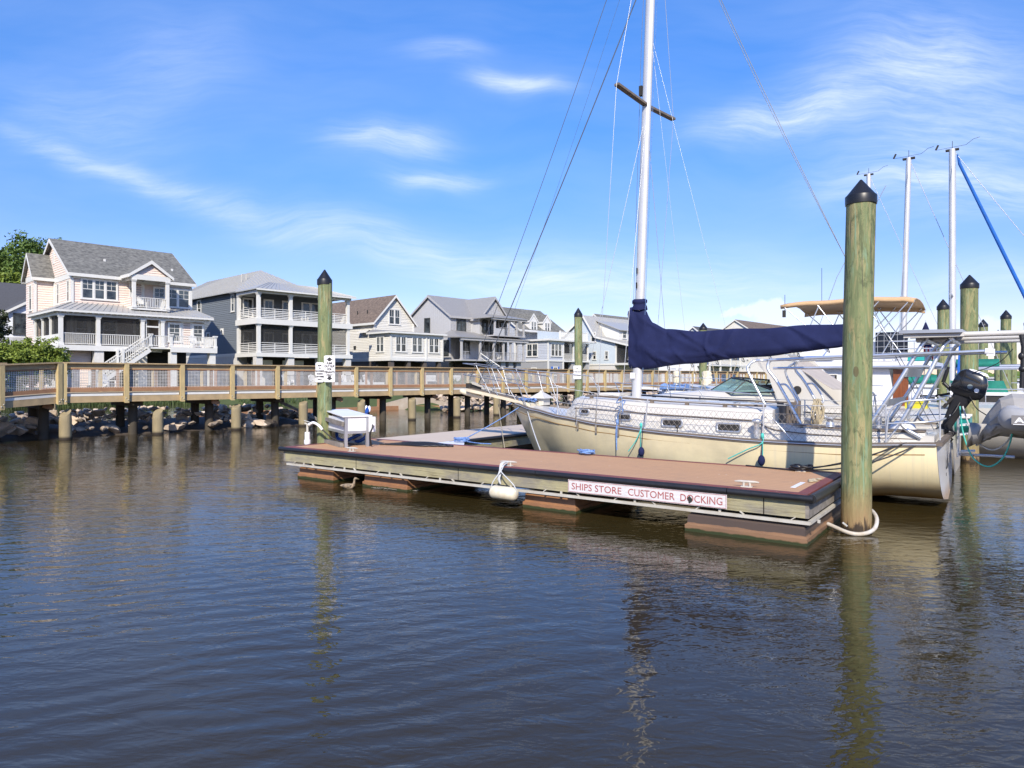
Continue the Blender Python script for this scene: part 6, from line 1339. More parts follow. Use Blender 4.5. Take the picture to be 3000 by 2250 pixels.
    h.door('f', 36.38, 56.3, 7.2, 1.2, 1.9, DARKTR); h.win('l', 50.5, 38.9, 4.8, .9, 1.7, tr=DARKTR); h.wall(SIDE_LGREY, [(50.6, 58.7, 36.3, 36.39, 4.15, 6.7)], name='porch_back_wall')
    for u in (51.5, 54.7, 57.9): h.win('f', 36.28, u, 4.9, .8, 1.4, tr=DARKTR)
    h.door('f', 36.28, 56.3, 4.15, 1.3, 2.0, DARKTR)
    for a in (54.3, 55.8, 57.2, 58.6): h.wall(STUCCOG, [(a-.4, a+.4, 34.2, 34.8, 1.2, 3.95)], name='pier')
    h.wall(DARK, [(50.6, 58.6, 37.4, 37.6, 1.2, 3.9)], name='undercroft_shade')  # shade below the lower porch, drawn as a dark sheet
DARKTR = G('dark_frame', (.05, .055, .055)); STUCCOG = G('grey_stucco', (.40, .40, .40))
lgrey()
def bluegrey():
    h = House('blue_grey_house', 'blue grey house with white dormers, corner sunroom and roof balcony', 70, 42)
    h.wall(SIDE_BLUE, [(66.5, 69.7, 36, 42.3, 4.3, 7.0), (66.2, 76, 42, 56, 4.3, 8.9), (69.5, 76, 40, 42.1, 4.3, 7.0)])
    h.wall(G('grey_base', (.36, .37, .39)), [(66.5, 69.7, 36.02, 42, 1.2, 4.3), (66.2, 76, 42, 56, 1.2, 4.3)], name='basement_wall')
    h.band([(66.42, 76, 35.93, 35.995, 4.2, 4.42), (66.42, 66.495, 35.93, 42, 4.2, 4.42), (66.1, 76.3, 35.5, 42.2, 7.05, 7.3), (66.4, 69.8, 35.92, 35.995, 6.75, 7.04), (66.42, 66.495, 35.92, 42, 6.75, 7.04)])
    h.corner([(66.5, 36), (69.7, 36), (66.2, 42.0)], 1.2, 7.0)
    h.laps(SIDE_BLUE, [('f', 36, 66.5, 69.7, 4.42, 6.8), ('l', 66.5, 36, 42, 4.42, 6.8), ('f', 42, 66.2, 76, 7.3, 8.8), ('l', 66.2, 42, 52, 4.3, 8.9)], .22)
    h.gable(SHINGLE, 'a', 66.2, 76, 46, 5, 8.9, 12.3, .35); h.gablewall(SIDE_BLUE, 'a', 66.2, 66.4, 46, 5, 8.9, 12.2)
    for a in (69.0, 72.0):
        h.wall(TRIM, [(a-.85, a+.85, 40.9, 45, 8.5, 10.2)], [([(a-.85, 40.9, 10.2), (a, 40.9, 11.1), (a+.85, 40.9, 10.2)], (0, .2, 0))], 'dormer'); h.gable(SHINGLE, 'b', 41.0, 46, a, .85, 10.2, 11.15, .15); h.win('f', 40.9, a, 8.7, 1.0, 1.3, n=2)
    h.wall(SIDE_PALE, [(67.0, 71.5, 38.3, 38.42, 7.3, 8.5)], name='balcony_wall'); h.rail('f', 36.6, 69.8, 76, 7.3, 1.2, 'v'); h.corner([(69.8, 36.6), (73, 36.6), (76, 36.6)], 7.3, 8.6)
    h.win('l', 66.5, 38.9, 4.95, 1.9, 1.7, n=2, gl=None); h.win('f', 36, 68.2, 4.95, 2.2, 1.7, n=3)
    for a in (69.9, 72.2, 75.6): h.col(a, 36.2, 4.42, 6.9, .26)
    h.rail('f', 36.2, 70.1, 72.05, 4.42, .95); h.rail('f', 36.2, 72.35, 75.45, 4.42, .95); h.band([(69.7, 76, 35.995, 42, 4.25, 4.4)], name='porch_floor')
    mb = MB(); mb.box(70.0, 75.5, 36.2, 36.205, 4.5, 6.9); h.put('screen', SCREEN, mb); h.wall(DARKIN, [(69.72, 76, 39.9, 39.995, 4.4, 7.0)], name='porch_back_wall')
    for a in (72.2, 75.6): h.wall(STUCCOG, [(a-.35, a+.35, 36.2, 36.8, 1.2, 4.2)], name='pier')
    h.wall(DARK, [(69.8, 75.9, 39.4, 39.6, 1.2, 4.2)], name='undercroft_shade'); h.win('l', 66.5, 38.6, 2.3, .8, 1.0)  # dark sheet paints the shade under the porch floor
    h.win('f', 36.02, 68.0, 2.3, .8, 1.1); mb = MB(); mb.fbox('f', 36.02, 67.15, 67.5, 2.2, 3.5, 0, .05); mb.fbox('f', 36.02, 68.5, 68.85, 2.2, 3.5, 0, .05); h.put('blue_shutters', G('blue_shutter', (.0, .12, .55)), mb)
bluegrey()
def pale():
    h = House('pale_blue_house', 'pale blue clapboard house with long sweeping metal roof', 80, 38)
    h.wall(SIDE_PALE, [(78, 90, 33, 44, 3.9, 7.0)], [([(78, 33, 7.0), (78, 36.5, 8.1), (78, 38.6, 11.2), (78, 44, 7.0)], (12, 0, 0))]); h.wall(STUCCO, [(78.02, 90, 33.1, 44, 1.2, 3.9)], name='basement_wall')
    t = .12; q1 = [(77.6, 36.4, 8.15), (90.3, 36.4, 8.15), (90.3, 38.6, 11.4), (77.6, 38.6, 11.4)]; q2 = [(77.6, 30.2, 6.7), (90.3, 30.2, 6.7), (90.3, 36.4, 8.17), (77.6, 36.4, 8.17)]; q3 = [(77.6, 38.6, 11.4), (90.3, 38.6, 11.4), (90.3, 44.4, 7.0), (77.6, 44.4, 7.0)]
    rf = h.roof(METALROOF, [q1, q2, q3], t); ribs(h, METALROOF, q1, 26, rf); ribs(h, METALROOF, q2, 26, rf)
    mb = MB()
    for p, q in (((77.56, 30.2, 6.55), (77.56, 36.4, 8.02)), ((77.56, 36.4, 8.02), (77.56, 38.6, 11.25)), ((77.56, 38.6, 11.25), (77.56, 44.4, 6.85))): mb.beam(p, q, .05, .26)
    h.put('roof_trim', TRIM, mb, rf)
    h.wall(TRIM, [], [([(80.5, 34.0, 7.2), (80.5, 38.3, 7.2), (80.5, 38.3, 10.78), (80.5, 34, 9.2)], (7.5, 0, 0))], name='dormer'); h.roof(METALROOF, [[(80.1, 33.6, 9.1), (88.4, 33.6, 9.1), (88.4, 38.5, 10.9), (80.1, 38.5, 10.9)]], .1, name='dormer_roof')
    for u in (81.8, 84, 86.5): h.win('f', 34, u, 7.9, .9, 1.1)
    h.win('l', 78, 36.3, 7.9, .8, 1.35) if False else h.win('l', 78, 36.9, 7.3, .75, 1.4)
    for b in (36.7, 34.5): h.win('l', 78, b, 4.7, .5, 1.15)
    h.band([(77.93, 77.995, 30.5, 44, 3.8, 4.05), (77.9, 90, 30.4, 33, 3.95, 4.1)])
    for a, b in ((78.1, 32.9), (78.1, 30.6), (82, 30.6), (86, 30.6)): h.col(a, b, 4.1, 6.6, .22)
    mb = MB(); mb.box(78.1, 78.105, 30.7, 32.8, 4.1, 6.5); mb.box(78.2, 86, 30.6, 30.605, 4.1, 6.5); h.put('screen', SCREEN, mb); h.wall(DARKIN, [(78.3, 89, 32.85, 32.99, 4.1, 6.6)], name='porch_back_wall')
    h.roof(METALROOF2, [[(76.5, 29.0, 3.9), (82, 29.0, 3.9), (82, 31, 4.7), (78, 31, 4.7)]], .1, name='lower_roof')
pale()
def farhouse(name, label, a0, a1, b0, b1, zw, zr, wallm, roofm, axis, wins=True, porch=True):
    h = House(name, label, (a0+a1)/2, (b0+b1)/2); h.wall(wallm, [(a0, a1, b0, b1, 1.2, zw)])
    if axis == 'a': h.gablewall(wallm, 'a', a0, a0+.2, (b0+b1)/2, (b1-b0)/2, zw, zr); h.gable(roofm, 'a', a0, a1, (b0+b1)/2, (b1-b0)/2, zw, zr)
    else: h.gablewall(wallm, 'b', b0, b0+.2, (a0+a1)/2, (a1-a0)/2, zw, zr); h.gable(roofm, 'b', b0, b1, (a0+a1)/2, (a1-a0)/2, zw, zr)
    if wins:
        n = max(2, int((a1-a0)/2.6))
        for k in range(n):
            u = a0+(a1-a0)*(k+.5)/n
            for z in (4.8,)+((7.8,) if zw > 9 else ()): h.win('f', b0, u, z, 1.3, 1.6, n=2)
        for k in range(2): h.win('l', a0, b0+(b1-b0)*(k+.7)/2.6, 4.8, .8, 1.4)
    if porch:
        h.band([(a0, a1, b0-2.5, b0, 4.0, 4.2)], name='porch_floor'); n = 5
        for k in range(n): h.col(a0+.2+(a1-a0-.4)*k/(n-1), b0-2.3, 1.2, 7.0, .26)
        h.roof(METALROOF, [[(a0-.3, b0-2.9, 7.0), (a1+.3, b0-2.9, 7.0), (a1+.3, b0, 7.9), (a0-.3, b0, 7.9)]], .1, name='porch_roof')
        h.rail('f', b0-2.3, a0+.3, a1-.3, 4.2, .95)
    return h
farhouse('distant_house', 'sage house with grey shingle gable just right of the mast', 94, 104, 44, 53, 9.4, 13.2, SIDE_PALE, SHINGLE, 'a', porch=False)
farhouse('distant_house', 'white house with porch rails seen between the sail cover and the powerboat windscreen', 104, 120, 34, 44, 7.4, 10.2, G('far_white', (.74, .75, .77), lap=.17), METALROOF, 'a')
farhouse('distant_house', 'low house with dark grey roof above the middle of the sail cover', 121, 133, 40, 48, 9.0, 12.2, SIDE_BLUE, SHINGLE_D, 'a')
farhouse('distant_house', 'long brown roofed house above the right half of the sail cover', 150, 182, 42, 56, 11.0, 15.6, SIDE_CREAM, SHINGLE_B, 'a', porch=False)
# the neighbour at the far left
h = House('white_house', 'white house with dark roof half hidden behind the trees at the left edge', 0, 50)
SW = G('soft_white_siding', (.70, .72, .76), lap=.16)
h.wall(SW, [(-4, 16, 55, 67, 1.2, 8.0), (8.3, 18.7, 51, 55, 1.2, 8.0)], [([(8.3, 51, 8.0), (13.5, 51, 11.2), (18.7, 51, 8.0)], (0, .3, 0))])
h.gable(SHINGLE_D, 'a', -4, 16, 61, 6, 8.0, 11.6, .35); h.gable(SHINGLE_D, 'b', 51, 58, 13.5, 5.2, 8.0, 11.3, .3)
h.win('f', 51, 9.35, 6.0, .95, 1.8, n=1, tr=DARKTR); h.win('f', 55, 5.5, 5.6, 1.5, 1.7, n=2, tr=DARKTR)
h.roof(METALROOF, [[(5.5, 48.6, 4.9), (10.6, 48.6, 4.9), (10.6, 51, 5.7), (5.5, 51, 5.7)]], .1, name='porch_roof')
mb = MB()
for k in range(2): mb.box(6+k*1.2, 6.2+k*1.2, 57, 57.2, 9.5, 10.2)
h.put('vent_pipe', TRIM, mb)
# ------------------------------------------------------------------ trees and shrubs
def tree(name, label, fr, x, y, z0, H_, crown, m, n, leaf, seed, cat='tree', trunk_r=.3, group=None):
    rn = random.Random(seed); rt = thing(name, label, cat, fr, (x, y, z0), group); mb = MB()
    cz = sum(c[2] for c in crown)/len(crown)
    if trunk_r:
        mb.tube(smooth_pts([(x, y, z0-.2), (x+.1, y, z0+H_*.25), (x-.1, y+.1, z0+H_*.55)]), [trunk_r*(1-.06*k) for k in range(13)], 8)
        for c in crown[:7]: mb.tube(smooth_pts([(x, y, z0+H_*.35), ((x+c[0])/2+.1, (y+c[1])/2, (z0+H_*.35+c[2])/2+.2), c[:3]], 3), [trunk_r*.4, trunk_r*.36, trunk_r*.3, trunk_r*.25, trunk_r*.2, trunk_r*.15, trunk_r*.1][:7], 5)
        mb.obj('trunk', BARK, rt)
    mb = MB(); tot = sum(c[3]**2 for c in crown)
    for cx_, cy_, cz_, r_ in crown:
        k = int(n*r_**2/tot); sub = [(rn.gauss(0, 1), rn.gauss(0, 1), rn.gauss(0, .8)) for _ in range(max(8, int(22)))]
        sub = [Vector(s_).normalized()*rn.uniform(.45, .95) for s_ in sub]
        for i in range(k):
            s_ = rn.choice(sub); d_ = Vector((rn.gauss(0, 1), rn.gauss(0, 1), rn.gauss(0, 1))).normalized()*rn.uniform(.12, .34)
            p = Vector((cx_, cy_, cz_))+(s_+d_)*r_; q = Vector((rn.gauss(0, 1), rn.gauss(0, 1), rn.gauss(.6, 1))).normalized(); t_ = q.orthogonal().normalized(); b = q.cross(t_); a = rn.uniform(0, 6.28)
            t2 = t_*math.cos(a)+b*math.sin(a); b2 = q.cross(t2); l = leaf*rn.uniform(.6, 1.3)
            mb.add([p-t2*l, p+b2*l*.45, p+t2*l, p-b2*l*.45], [(0, 1, 2, 3)])
    mb.obj('crown', m, rt); return rt
def blob(cx_, cy_, cz_, R_, n, seed, fl=.8, r0=.38):
    rn = random.Random(seed); out = []
    for _ in range(n): v = Vector((rn.gauss(0, 1), rn.gauss(0, 1), rn.gauss(0, 1))).normalized()*rn.uniform(.35, .85)*R_; out.append((cx_+v.x, cy_+v.y, cz_+v.z*fl, R_*rn.uniform(r0*.8, r0*1.25)))
    return out
tree('tree', 'broad dark green tree directly left of the pink house gable', FH, 16.5, 74, 1.2, 15, blob(15.4, 74, 13.3, 5.8, 22, 1), LEAF, 15000, .24, 1, trunk_r=.4)
tree('tree', 'brighter green tree at the far left edge behind the white house', FH, 11, 70, 1.2, 14, blob(12.2, 69, 12.2, 3.9, 13, 2), LEAFY, 12000, .22, 2, trunk_r=.4)
tree('tree', 'tallest green tree in the left corner, rising highest behind the white house', FH, 9.5, 80, 1.2, 16, blob(13.0, 80, 14.6, 5.4, 17, 3), LEAF, 13000, .27, 3, trunk_r=.4)
tree('tree', 'small distant tree top beside the piling behind the bow', FH, 88, 70, 1.2, 11, blob(88, 70, 11.2, 3.6, 9, 4), LEAF, 2500, .35, 4)
tree('shrub', 'dark leafed shrub at the left edge in front of the white house', FH, 3.4, 30, 1.2, 5, blob(3.2, 30, 5.4, 1.5, 10, 5, .9, .28)+blob(3.4, 30, 3.6, 1.3, 6, 15, .9, .3), LEAFD, 4200, .12, 5, 'shrub', .1)
for i, (a, b, z, r_, lb) in enumerate(((3.6, 28.5, 2.9, 1.7, 'rounded bright green bush at the left edge behind the boardwalk'), (5.9, 28.4, 2.9, 1.75, 'bright green bush in front of the pink house beside the steps'), (4.7, 29.4, 3.0, 1.7, 'bright green bush between the two others behind the boardwalk'))):
    tree('bush', lb, FH, a, b, 1.0, 3, blob(a, b, z, r_, 22, 20+i, .85, .42), LEAFY, 12500, .10, 20+i, 'bush', .06)
# ------------------------------------------------------------------ things on the lawn
def chair():
    rt = thing('lawn_chair', 'white slatted lawn chair on the grass behind the boardwalk', 'chair', FH, (27.0, 30, 1.2), 'white lawn chairs in front of the slate house'); a, b, z = 27.0, 30, 1.2
    mb = MB(); mb.hexa([(a-.28, b-.3, z+.36), (a+.28, b-.3, z+.36), (a+.28, b+.25, z+.26), (a-.28, b+.25, z+.26)], [(a-.28, b-.3, z+.40), (a+.28, b-.3, z+.40), (a+.28, b+.25, z+.30), (a-.28, b+.25, z+.30)]); mb.obj('seat', TRIM, rt)
    mb = MB()
    for k in range(5): u = a-.24+k*.12; mb.beam((u, b+.2, z+.25), (u*1.0+(k-2)*.01, b+.5, z+1.0+.05*(2-abs(k-2))), .09, .02)
    mb.obj('backrest', TRIM, rt)
    for s_ in (-1, 1):
        mb = MB(); mb.box(a+s_*.33-.06, a+s_*.33+.06, b-.35, b+.35, z+.56, z+.59); mb.obj('armrest', TRIM, rt)
        mb = MB(); mb.box(a+s_*.31-.03, a+s_*.31+.03, b-.33, b-.24, z, z+.56); mb.obj('leg', TRIM, rt); mb = MB(); mb.beam((a+s_*.31, b-.2, z+.32), (a+s_*.31, b+.6, z+.02), .05, .09); mb.obj('leg', TRIM, rt)
    return rt
c0 = chair()
c0['label'] = 'first white lawn chair from the left in the row before the slate house'
for i, a in enumerate((28.0, 30.4, 31.5, 33.0)): dup(c0, FH, (a, 30+.2*(i % 2), 1.2), rz=.2*(i-1.5), label=('second', 'third', 'fourth', 'rightmost')[i]+' white lawn chair from the left in the row before the slate house')
for i, (a, b) in enumerate(((22.6, 26.5), (9.5, 27.2))):
    dup(c0, FH, (a, b, 1.2), rz=.5, label=('white slatted chair standing alone at the left of the lawn chair row', 'white slatted chair beside the bushes below the pink house')[i], group='single lawn chairs')
for i, (a, b, z, lb) in enumerate(((29.0, 37.4, 7.51, 'white chair on the upper porch of the slate house'), (30.3, 37.4, 7.51, 'white chair further right on the upper porch of the slate house'), (14.3, 35.2, 7.57, 'white chair on the balcony of the pink house'), (17.6, 32.6, 4.43, 'white chair on the sun deck of the pink house'), (56.0, 35.0, 4.13, 'white chair on the lower porch of the light grey house'), (10.0, 34.8, 4.43, 'white chair inside the screened porch of the pink house'))):
    dup(c0, FH, (a, b, z), rz=.15*(i-2), label=lb, group='chairs on the house porches')
mb = MB(); mb.box(26.5, 34, 29.0, 29.3, 1.2, 1.55); mb.obj('low_white_wall', TRIM, fr=FH, base=(30, 29.1, 1.2), label='low white wall in front of the row of lawn chairs', cat='wall')
def ifence(a0, a1, b, label):
    rt = thing('metal_fence', label, 'fence', FH, (a0, b, 1.2)); mb = MB()
    for z in (1.3, 2.15): mb.box(a0, a1, b-.015, b+.015, z, z+.03)
    a = a0
    while a < a1: mb.box(a-.008, a+.008, b-.008, b+.008, 1.2, 2.25); a += .13
    mb.obj('pickets', BLACK, rt); a = a0
    mb = MB()
    while a < a1: mb.box(a-.03, a+.03, b-.03, b+.03, 1.2, 2.35); a += 2.4
    mb.obj('fence_posts', BLACK, rt)
ifence(24, 40, 31.5, 'thin black metal fence behind the lawn chairs'); ifence(46, 60, 27, 'thin black metal fence in front of the light grey house')
for i, (a, b, w_, h_, lb) in enumerate(((41.5, 31, 1.6, .95, 'left white slatted bench in front of the cream house'), (45.2, 31, 1.5, .95, 'right white slatted bench in front of the cream house'))):
    rt = thing('garden_bench', lb, 'bench', FH, (a, b, 1.2), 'white benches in front of the cream house'); mb = MB()
    for k in range(6): mb.box(a-w_/2, a+w_/2, b+.2, b+.23, 1.65+k*.1, 1.73+k*.1)
    mb.obj('backrest', TRIM, rt); MB().box(a-w_/2, a+w_/2, b-.3, b+.18, 1.6, 1.65).obj('seat', TRIM, rt)
    for s_ in (-1, 1): MB().box(a+s_*w_/2-.04, a+s_*w_/2+.04, b-.3, b+.25, 1.2, 1.6).obj('leg', TRIM, rt)
tree('bush', 'low green planting beside the white benches', FH, 43.5, 28.5, 1.2, 1, blob(43.5, 28.5, 1.4, 1.0, 6, 31, .5), LEAF, 1500, .09, 31, 'bush', 0)
tree('bush', 'low green planting in front of the light grey house', FH, 50, 26.5, 1.2, 1, blob(50, 26.5, 1.5, 1.1, 6, 32, .5), LEAF, 1500, .09, 32, 'bush', 0)
# ------------------------------------------------------------------ other boats (boat frame = sailboat's frame)
def genhull(mb, x0, x1, y0, hb, zs0, zs1, zk=-.3, rake=1.2, n=18, p=2.0):
    rings = []
    for k in range(n+1):
        f = k/n; x = x0+(x1-x0)*f; w_ = max(0, 1-f*3); h_ = hb*min(1, (f*2.2)**.55+.02) if f < .45 else hb
        rings.append([(q[0], q[1]+y0, q[2]) for q in hull_ring(x, h_, zs0+(zs1-zs0)*min(1, f*1.6), zk if f > .1 else zk*.3, p if f > .3 else 1.2+f*2.6, rake*w_*w_, n=9)])
    mb.loft(rings, closed=False, caps=False); mb.add(rings[-1], [tuple(range(len(rings[-1])))]); return rings
def deckof(mb, rings, dz=-.01, cam_=.06):
    mb.loft([[(r_[0][0], r_[0][1]+(r_[-1][1]-r_[0][1])*t, r_[0][2]+dz+cam_*(1-(2*t-1)**2)) for t in (0, .25, .5, .75, 1)] for r_ in rings], closed=False, caps=False)
def cruiser():
    y0 = 4.6; rt = thing('express_cruiser', 'white express powerboat with tinted windscreen and swept radar arch behind the sailboat', 'powerboat', FB, (5, y0, 0))
    mb = MB(); rg = genhull(mb, .4, 8.6, y0, 1.5, 1.42, 1.15); mb.obj('hull', GEL, rt)
    mb = MB(); deckof(mb, rg, .0, .16); mb.obj('deck', GEL, rt)
    mb = MB(); mb.loft([[(x, y0-w_, 1.40), (x, y0-w_*.9, z), (x, y0, z+.06), (x, y0+w_*.9, z), (x, y0+w_, 1.40)] for x, w_, z in ((1.3, .25, 1.44), (2.0, .75, 1.52), (3.0, 1.1, 1.62), (4.4, 1.25, 1.68), (5.4, 1.3, 1.64))], closed=False, caps=True); mb.obj('cabin_top', GEL, rt)
    # windscreen
    base = [(5.1, -1.3, 1.66), (4.1, -1.22, 1.64), (3.25, -.62, 1.62), (3.05, 0, 1.61), (3.25, .62, 1.62), (4.1, 1.22, 1.64), (5.1, 1.3, 1.66)]
    top = [(5.0, -1.25, 1.72), (4.35, -1.0, 1.93), (3.85, -.55, 1.99), (3.72, 0, 2.0), (3.85, .55, 1.99), (4.35, 1.0, 1.93), (5.0, 1.25, 1.72)]
    base = [(a, b+y0, c) for a, b, c in base]; top = [(a, b+y0, c) for a, b, c in top]
    mb = MB(); mb.add(base+top, [(i, i+1, i+8, i+7) for i in range(6)]); wsn = mb.obj('windscreen', TINT, rt)
    mb = MB(); mb.tube(top, .022, 6); mb.tube(base, .02, 6)
    for i in (1, 2, 4, 5): mb.tube([base[i], top[i]], .016, 6)
    mb.obj('frame', BLACK, wsn)
    mb = MB(); mb.loft([[(4.1, y0-.9, 1.68), (4.1, y0+.9, 1.68), (4.25, y0+.9, 1.80), (4.25, y0-.9, 1.80)], [(4.7, y0-.9, 1.68), (4.7, y0+.9, 1.68), (4.6, y0+.9, 1.82), (4.6, y0-.9, 1.82)]], smooth=False); mb.obj('dashboard', DARK, rt)
    for s_ in (-1, 1):   # swept arch legs
        y = y0+s_*1.28; mb = MB(); mb.prism([(4.55, y, 2.46), (4.85, y, 2.60), (5.35, y, 2.52), (5.75, y, 2.05), (6.35, y, 1.42), (7.0, y, 1.2), (5.2, y, 1.25), (5.1, y, 1.62), (4.95, y, 2.05)], (0, -s_*.16, 0)); mb.obj('arch_leg', GEL, rt)
        mb = MB(); mb.tube([(5.6, y-.01*s_+s_*.02, 1.72), (5.6, y+s_*.03, 1.72)], .09, 14); mb.obj('round_port', DARK, rt)
        mb = MB(); mb.prism([(5.15, y+s_*.003, 2.0), (5.3, y+s_*.003, 2.0), (5.75, y+s_*.003, 1.55), (5.2, y+s_*.003, 1.55)], (0, s_*.004, 0)) if False else None
    mb = MB(); mb.hexa([(4.6, y0-1.26, 2.47), (5.3, y0-1.26, 2.42), (5.3, y0+1.26, 2.42), (4.6, y0+1.26, 2.47)], [(4.85, y0-1.26, 2.60), (5.35, y0-1.26, 2.52), (5.35, y0+1.26, 2.52), (4.85, y0+1.26, 2.60)]); mb.obj('arch_top', GEL, rt)
    mb = MB(); mb.slab([(5.2, y0-1.0, 2.46), (6.3, y0-1.1, 1.75), (6.4, y0+.6, 1.72), (5.3, y0+.9, 2.45)], .02); mb.obj('folded_canvas', G('beige_canvas', (.50, .44, .38)), rt)
    mb = MB(); mb.tube(smooth_pts([(.3, y0, 1.85), (1.0, y0-.75, 1.84), (2.2, y0-1.2, 1.78), (3.4, y0-1.42, 1.7), (4.6, y0-1.45, 1.62)]), .015, 6)
    for x, y, z in ((.75, .5, 1.84), (1.6, 1.0, 1.8), (2.6, 1.28, 1.75), (3.5, 1.42, 1.69)): mb.tube([(x-.15, y0-y, z), (x+.05, y0-y+.04, 1.36)], .012, 6)
    mb.obj('bow_rail', STEEL, rt)
    mb = MB(); mb.box(2.2, 3.6, y0-1.36, y0-1.30, 1.18, 1.26); mb.obj('hull_window', DARK, rt)
    mb = MB(); mb.ball((5.1, y0, 2.75), (.28, .28, .12), 14, 8); mb.obj('radar_dome', SIGNW, rt)
cruiser()
def trawler():
    y0 = 9.2; rt = thing('trawler_yacht', 'white trawler yacht with flybridge and long tan bimini behind the foreground piling', 'motor yacht', FB, (5.5, y0, 0))
    mb = MB(); rg = genhull(mb, .6, 10.2, y0, 1.95, 1.75, 1.25); mb.obj('hull', GEL, rt); mb = MB(); deckof(mb, rg); mb.obj('deck', GEL, rt)
    mb = MB(); x0, x1 = 3.9, 6.95; w_ = 1.6
    mb.prism([(3.5, y0-w_, 1.25), (x1+.15, y0-w_, 1.05), (x1-.05, y0-w_, 2.23), (4.15, y0-w_, 2.23)], (0, 2*w_, 0)); mb.obj('cabin', GELW, rt)
    mb = MB(); mb.slab([(3.7, y0-1.8, 2.45), (7.9, y0-1.8, 2.42), (7.9, y0+1.8, 2.42), (3.7, y0+1.8, 2.45)], .18); mb.obj('cabin_roof', GELW, rt)
    for a, b in ((4.85, 5.65), (5.75, 6.25)):
        mb = MB(); mb.box(a, b, y0-w_-.02, y0-w_+.0, 1.55, 2.10); mb.obj('window', TRIM, rt); mb = MB(); mb.box(a+.03, b-.03, y0-w_-.025, y0-w_-.02, 1.58, 2.07); mb.obj('pane', DARK, rt)
        mb = MB(); mb.box(a+(b-a)*.5, b-.08, y0-w_-.029, y0-w_-.026, 1.62, 2.05); mb.obj('curtain', G('curtain', (.25, .26, .32)), rt)
    mb = MB(); mb.box(7.02, 7.10, y0-1.2, y0-.4, 1.1, 2.22); mb.box(7.0, 7.35, y0-1.62, y0-1.55, 1.1, 2.22) ; mb.obj('wooden_door', MAHOG, rt)
    mb = MB(); mb.loft([[(7.35+q*math.cos(k*.7), y0-1.65+q*math.sin(k*.7), z) for k in range(9)] for q, z in ((.075, 2.06), (.06, 2.09), (.035, 2.15), (.02, 2.19))]); mb.obj('brass_bell', G('brass', (.28, .19, .06), rough=.3, metal=.7), rt)
    mb = MB(); mb.prism([(4.3, y0-1.3, 2.45), (7.0, y0-1.3, 2.45), (7.0, y0-1.3, 2.95), (5.1, y0-1.3, 3.05), (4.9, y0-1.3, 2.95)], (0, 2.6, 0)); mb.obj('flybridge', GELW, rt)
    mb = MB(); mb.loft([[(4.1+k*.28, y0-.9, 2.52+.02*math.sin(k)), (4.1+k*.28, y0-1.2, 2.64), (4.1+k*.28, y0-1.5, 2.56), (4.1+k*.28, y0-1.2, 2.48)] for k in range(6)]); mb.obj('blue_kayak', BLUEC, rt)
    mb = MB(); mb.box(7.35, 7.72, y0-1.75, y0-1.5, 2.44, 2.62); mb.obj('teal_box', TEAL, rt)
    mb = MB(); mb.hexa([(6.55, y0-1.42, 2.60), (7.32, y0-1.42, 2.60), (7.32, y0-1.40, 2.60), (6.55, y0-1.40, 2.60)], [(6.55, y0-1.40, 3.22), (7.32, y0-1.40, 3.22), (7.32, y0-1.38, 3.22), (6.55, y0-1.38, 3.22)]); mb.obj('solar_panel', SOLAR, rt)
    # bimini
    mb = MB(); rr = []
    for k in range(15):
        x = 4.08+k*.242; z = 4.12+.018*math.sin(k*.9)+.05*math.sin(math.pi*k/14)-.06*(k == 14)
        rr.append([(x, y0-1.45, z-.13), (x, y0-1.5, z-.02), (x, y0-.8, z+.09), (x, y0, z+.12), (x, y0+.8, z+.09), (x, y0+1.5, z-.02), (x, y0+1.45, z-.16)])
    mb.loft(rr, closed=False, caps=False); bm_ = mb.obj('bimini', TAN, rt); bm_.modifiers.new('solid', 'SOLIDIFY').thickness = .03
    for s_ in (-1, 1):
        y = y0+s_*1.45
        for a, b in (((3.8, 4.18), (5.3, 2.9)), ((5.0, 4.2), (4.3, 2.7)), ((4.9, 4.2), (6.1, 2.7)), ((6.4, 4.25), (5.2, 2.75)), ((6.3, 4.25), (7.5, 2.6)), ((7.75, 4.2), (6.2, 2.6)), ((7.85, 4.15), (6.9, 2.6)), ((6.9, 4.25), (6.2, 3.5))): mb = MB(); mb.tube([(4.12+(a[0]-3.75)*.82, y, a[1]-.12), (4.12+(b[0]-3.75)*.82, y, b[1])], .016, 6); mb.obj('bimini_pole', STEEL, rt)
    mb = MB(); mb.tube([(4.2, y0-1.45, 4.4), (4.2, y0-1.45, 3.8)], .008, 5); mb.box(4.14, 4.22, y0-1.5, y0-1.42, 3.75, 3.95)
    for x in (4.9, 6.1): mb.tube([(x, y0, 4.3), (x, y0, 5.3)], .007, 4)
    mb.obj('antennas', DARK, rt)
    mb = MB()
    for z in (2.75, 2.95): mb.tube([(6.95, y0-1.7, z), (8.4, y0-1.7, z)], .016, 6)
    for x in (7.0, 7.5, 8.0, 8.4): mb.tube([(x, y0-1.7, 2.4), (x, y0-1.7, 2.95)], .014, 6)
    mb.tube([(3.2, y0-1.9, 1.95), (6.8, y0-1.9, 1.78)], .015, 6)
    for x in (3.6, 4.5, 5.4, 6.3): mb.tube([(x, y0-1.9, 1.3), (x, y0-1.9, 1.88)], .013, 6)
    mb.obj('hand_rails', STEEL, rt)
GELW = G('bright_gelcoat', (.80, .80, .81), (.74, .74, .76), rough=.35, coat=.3)
trawler()
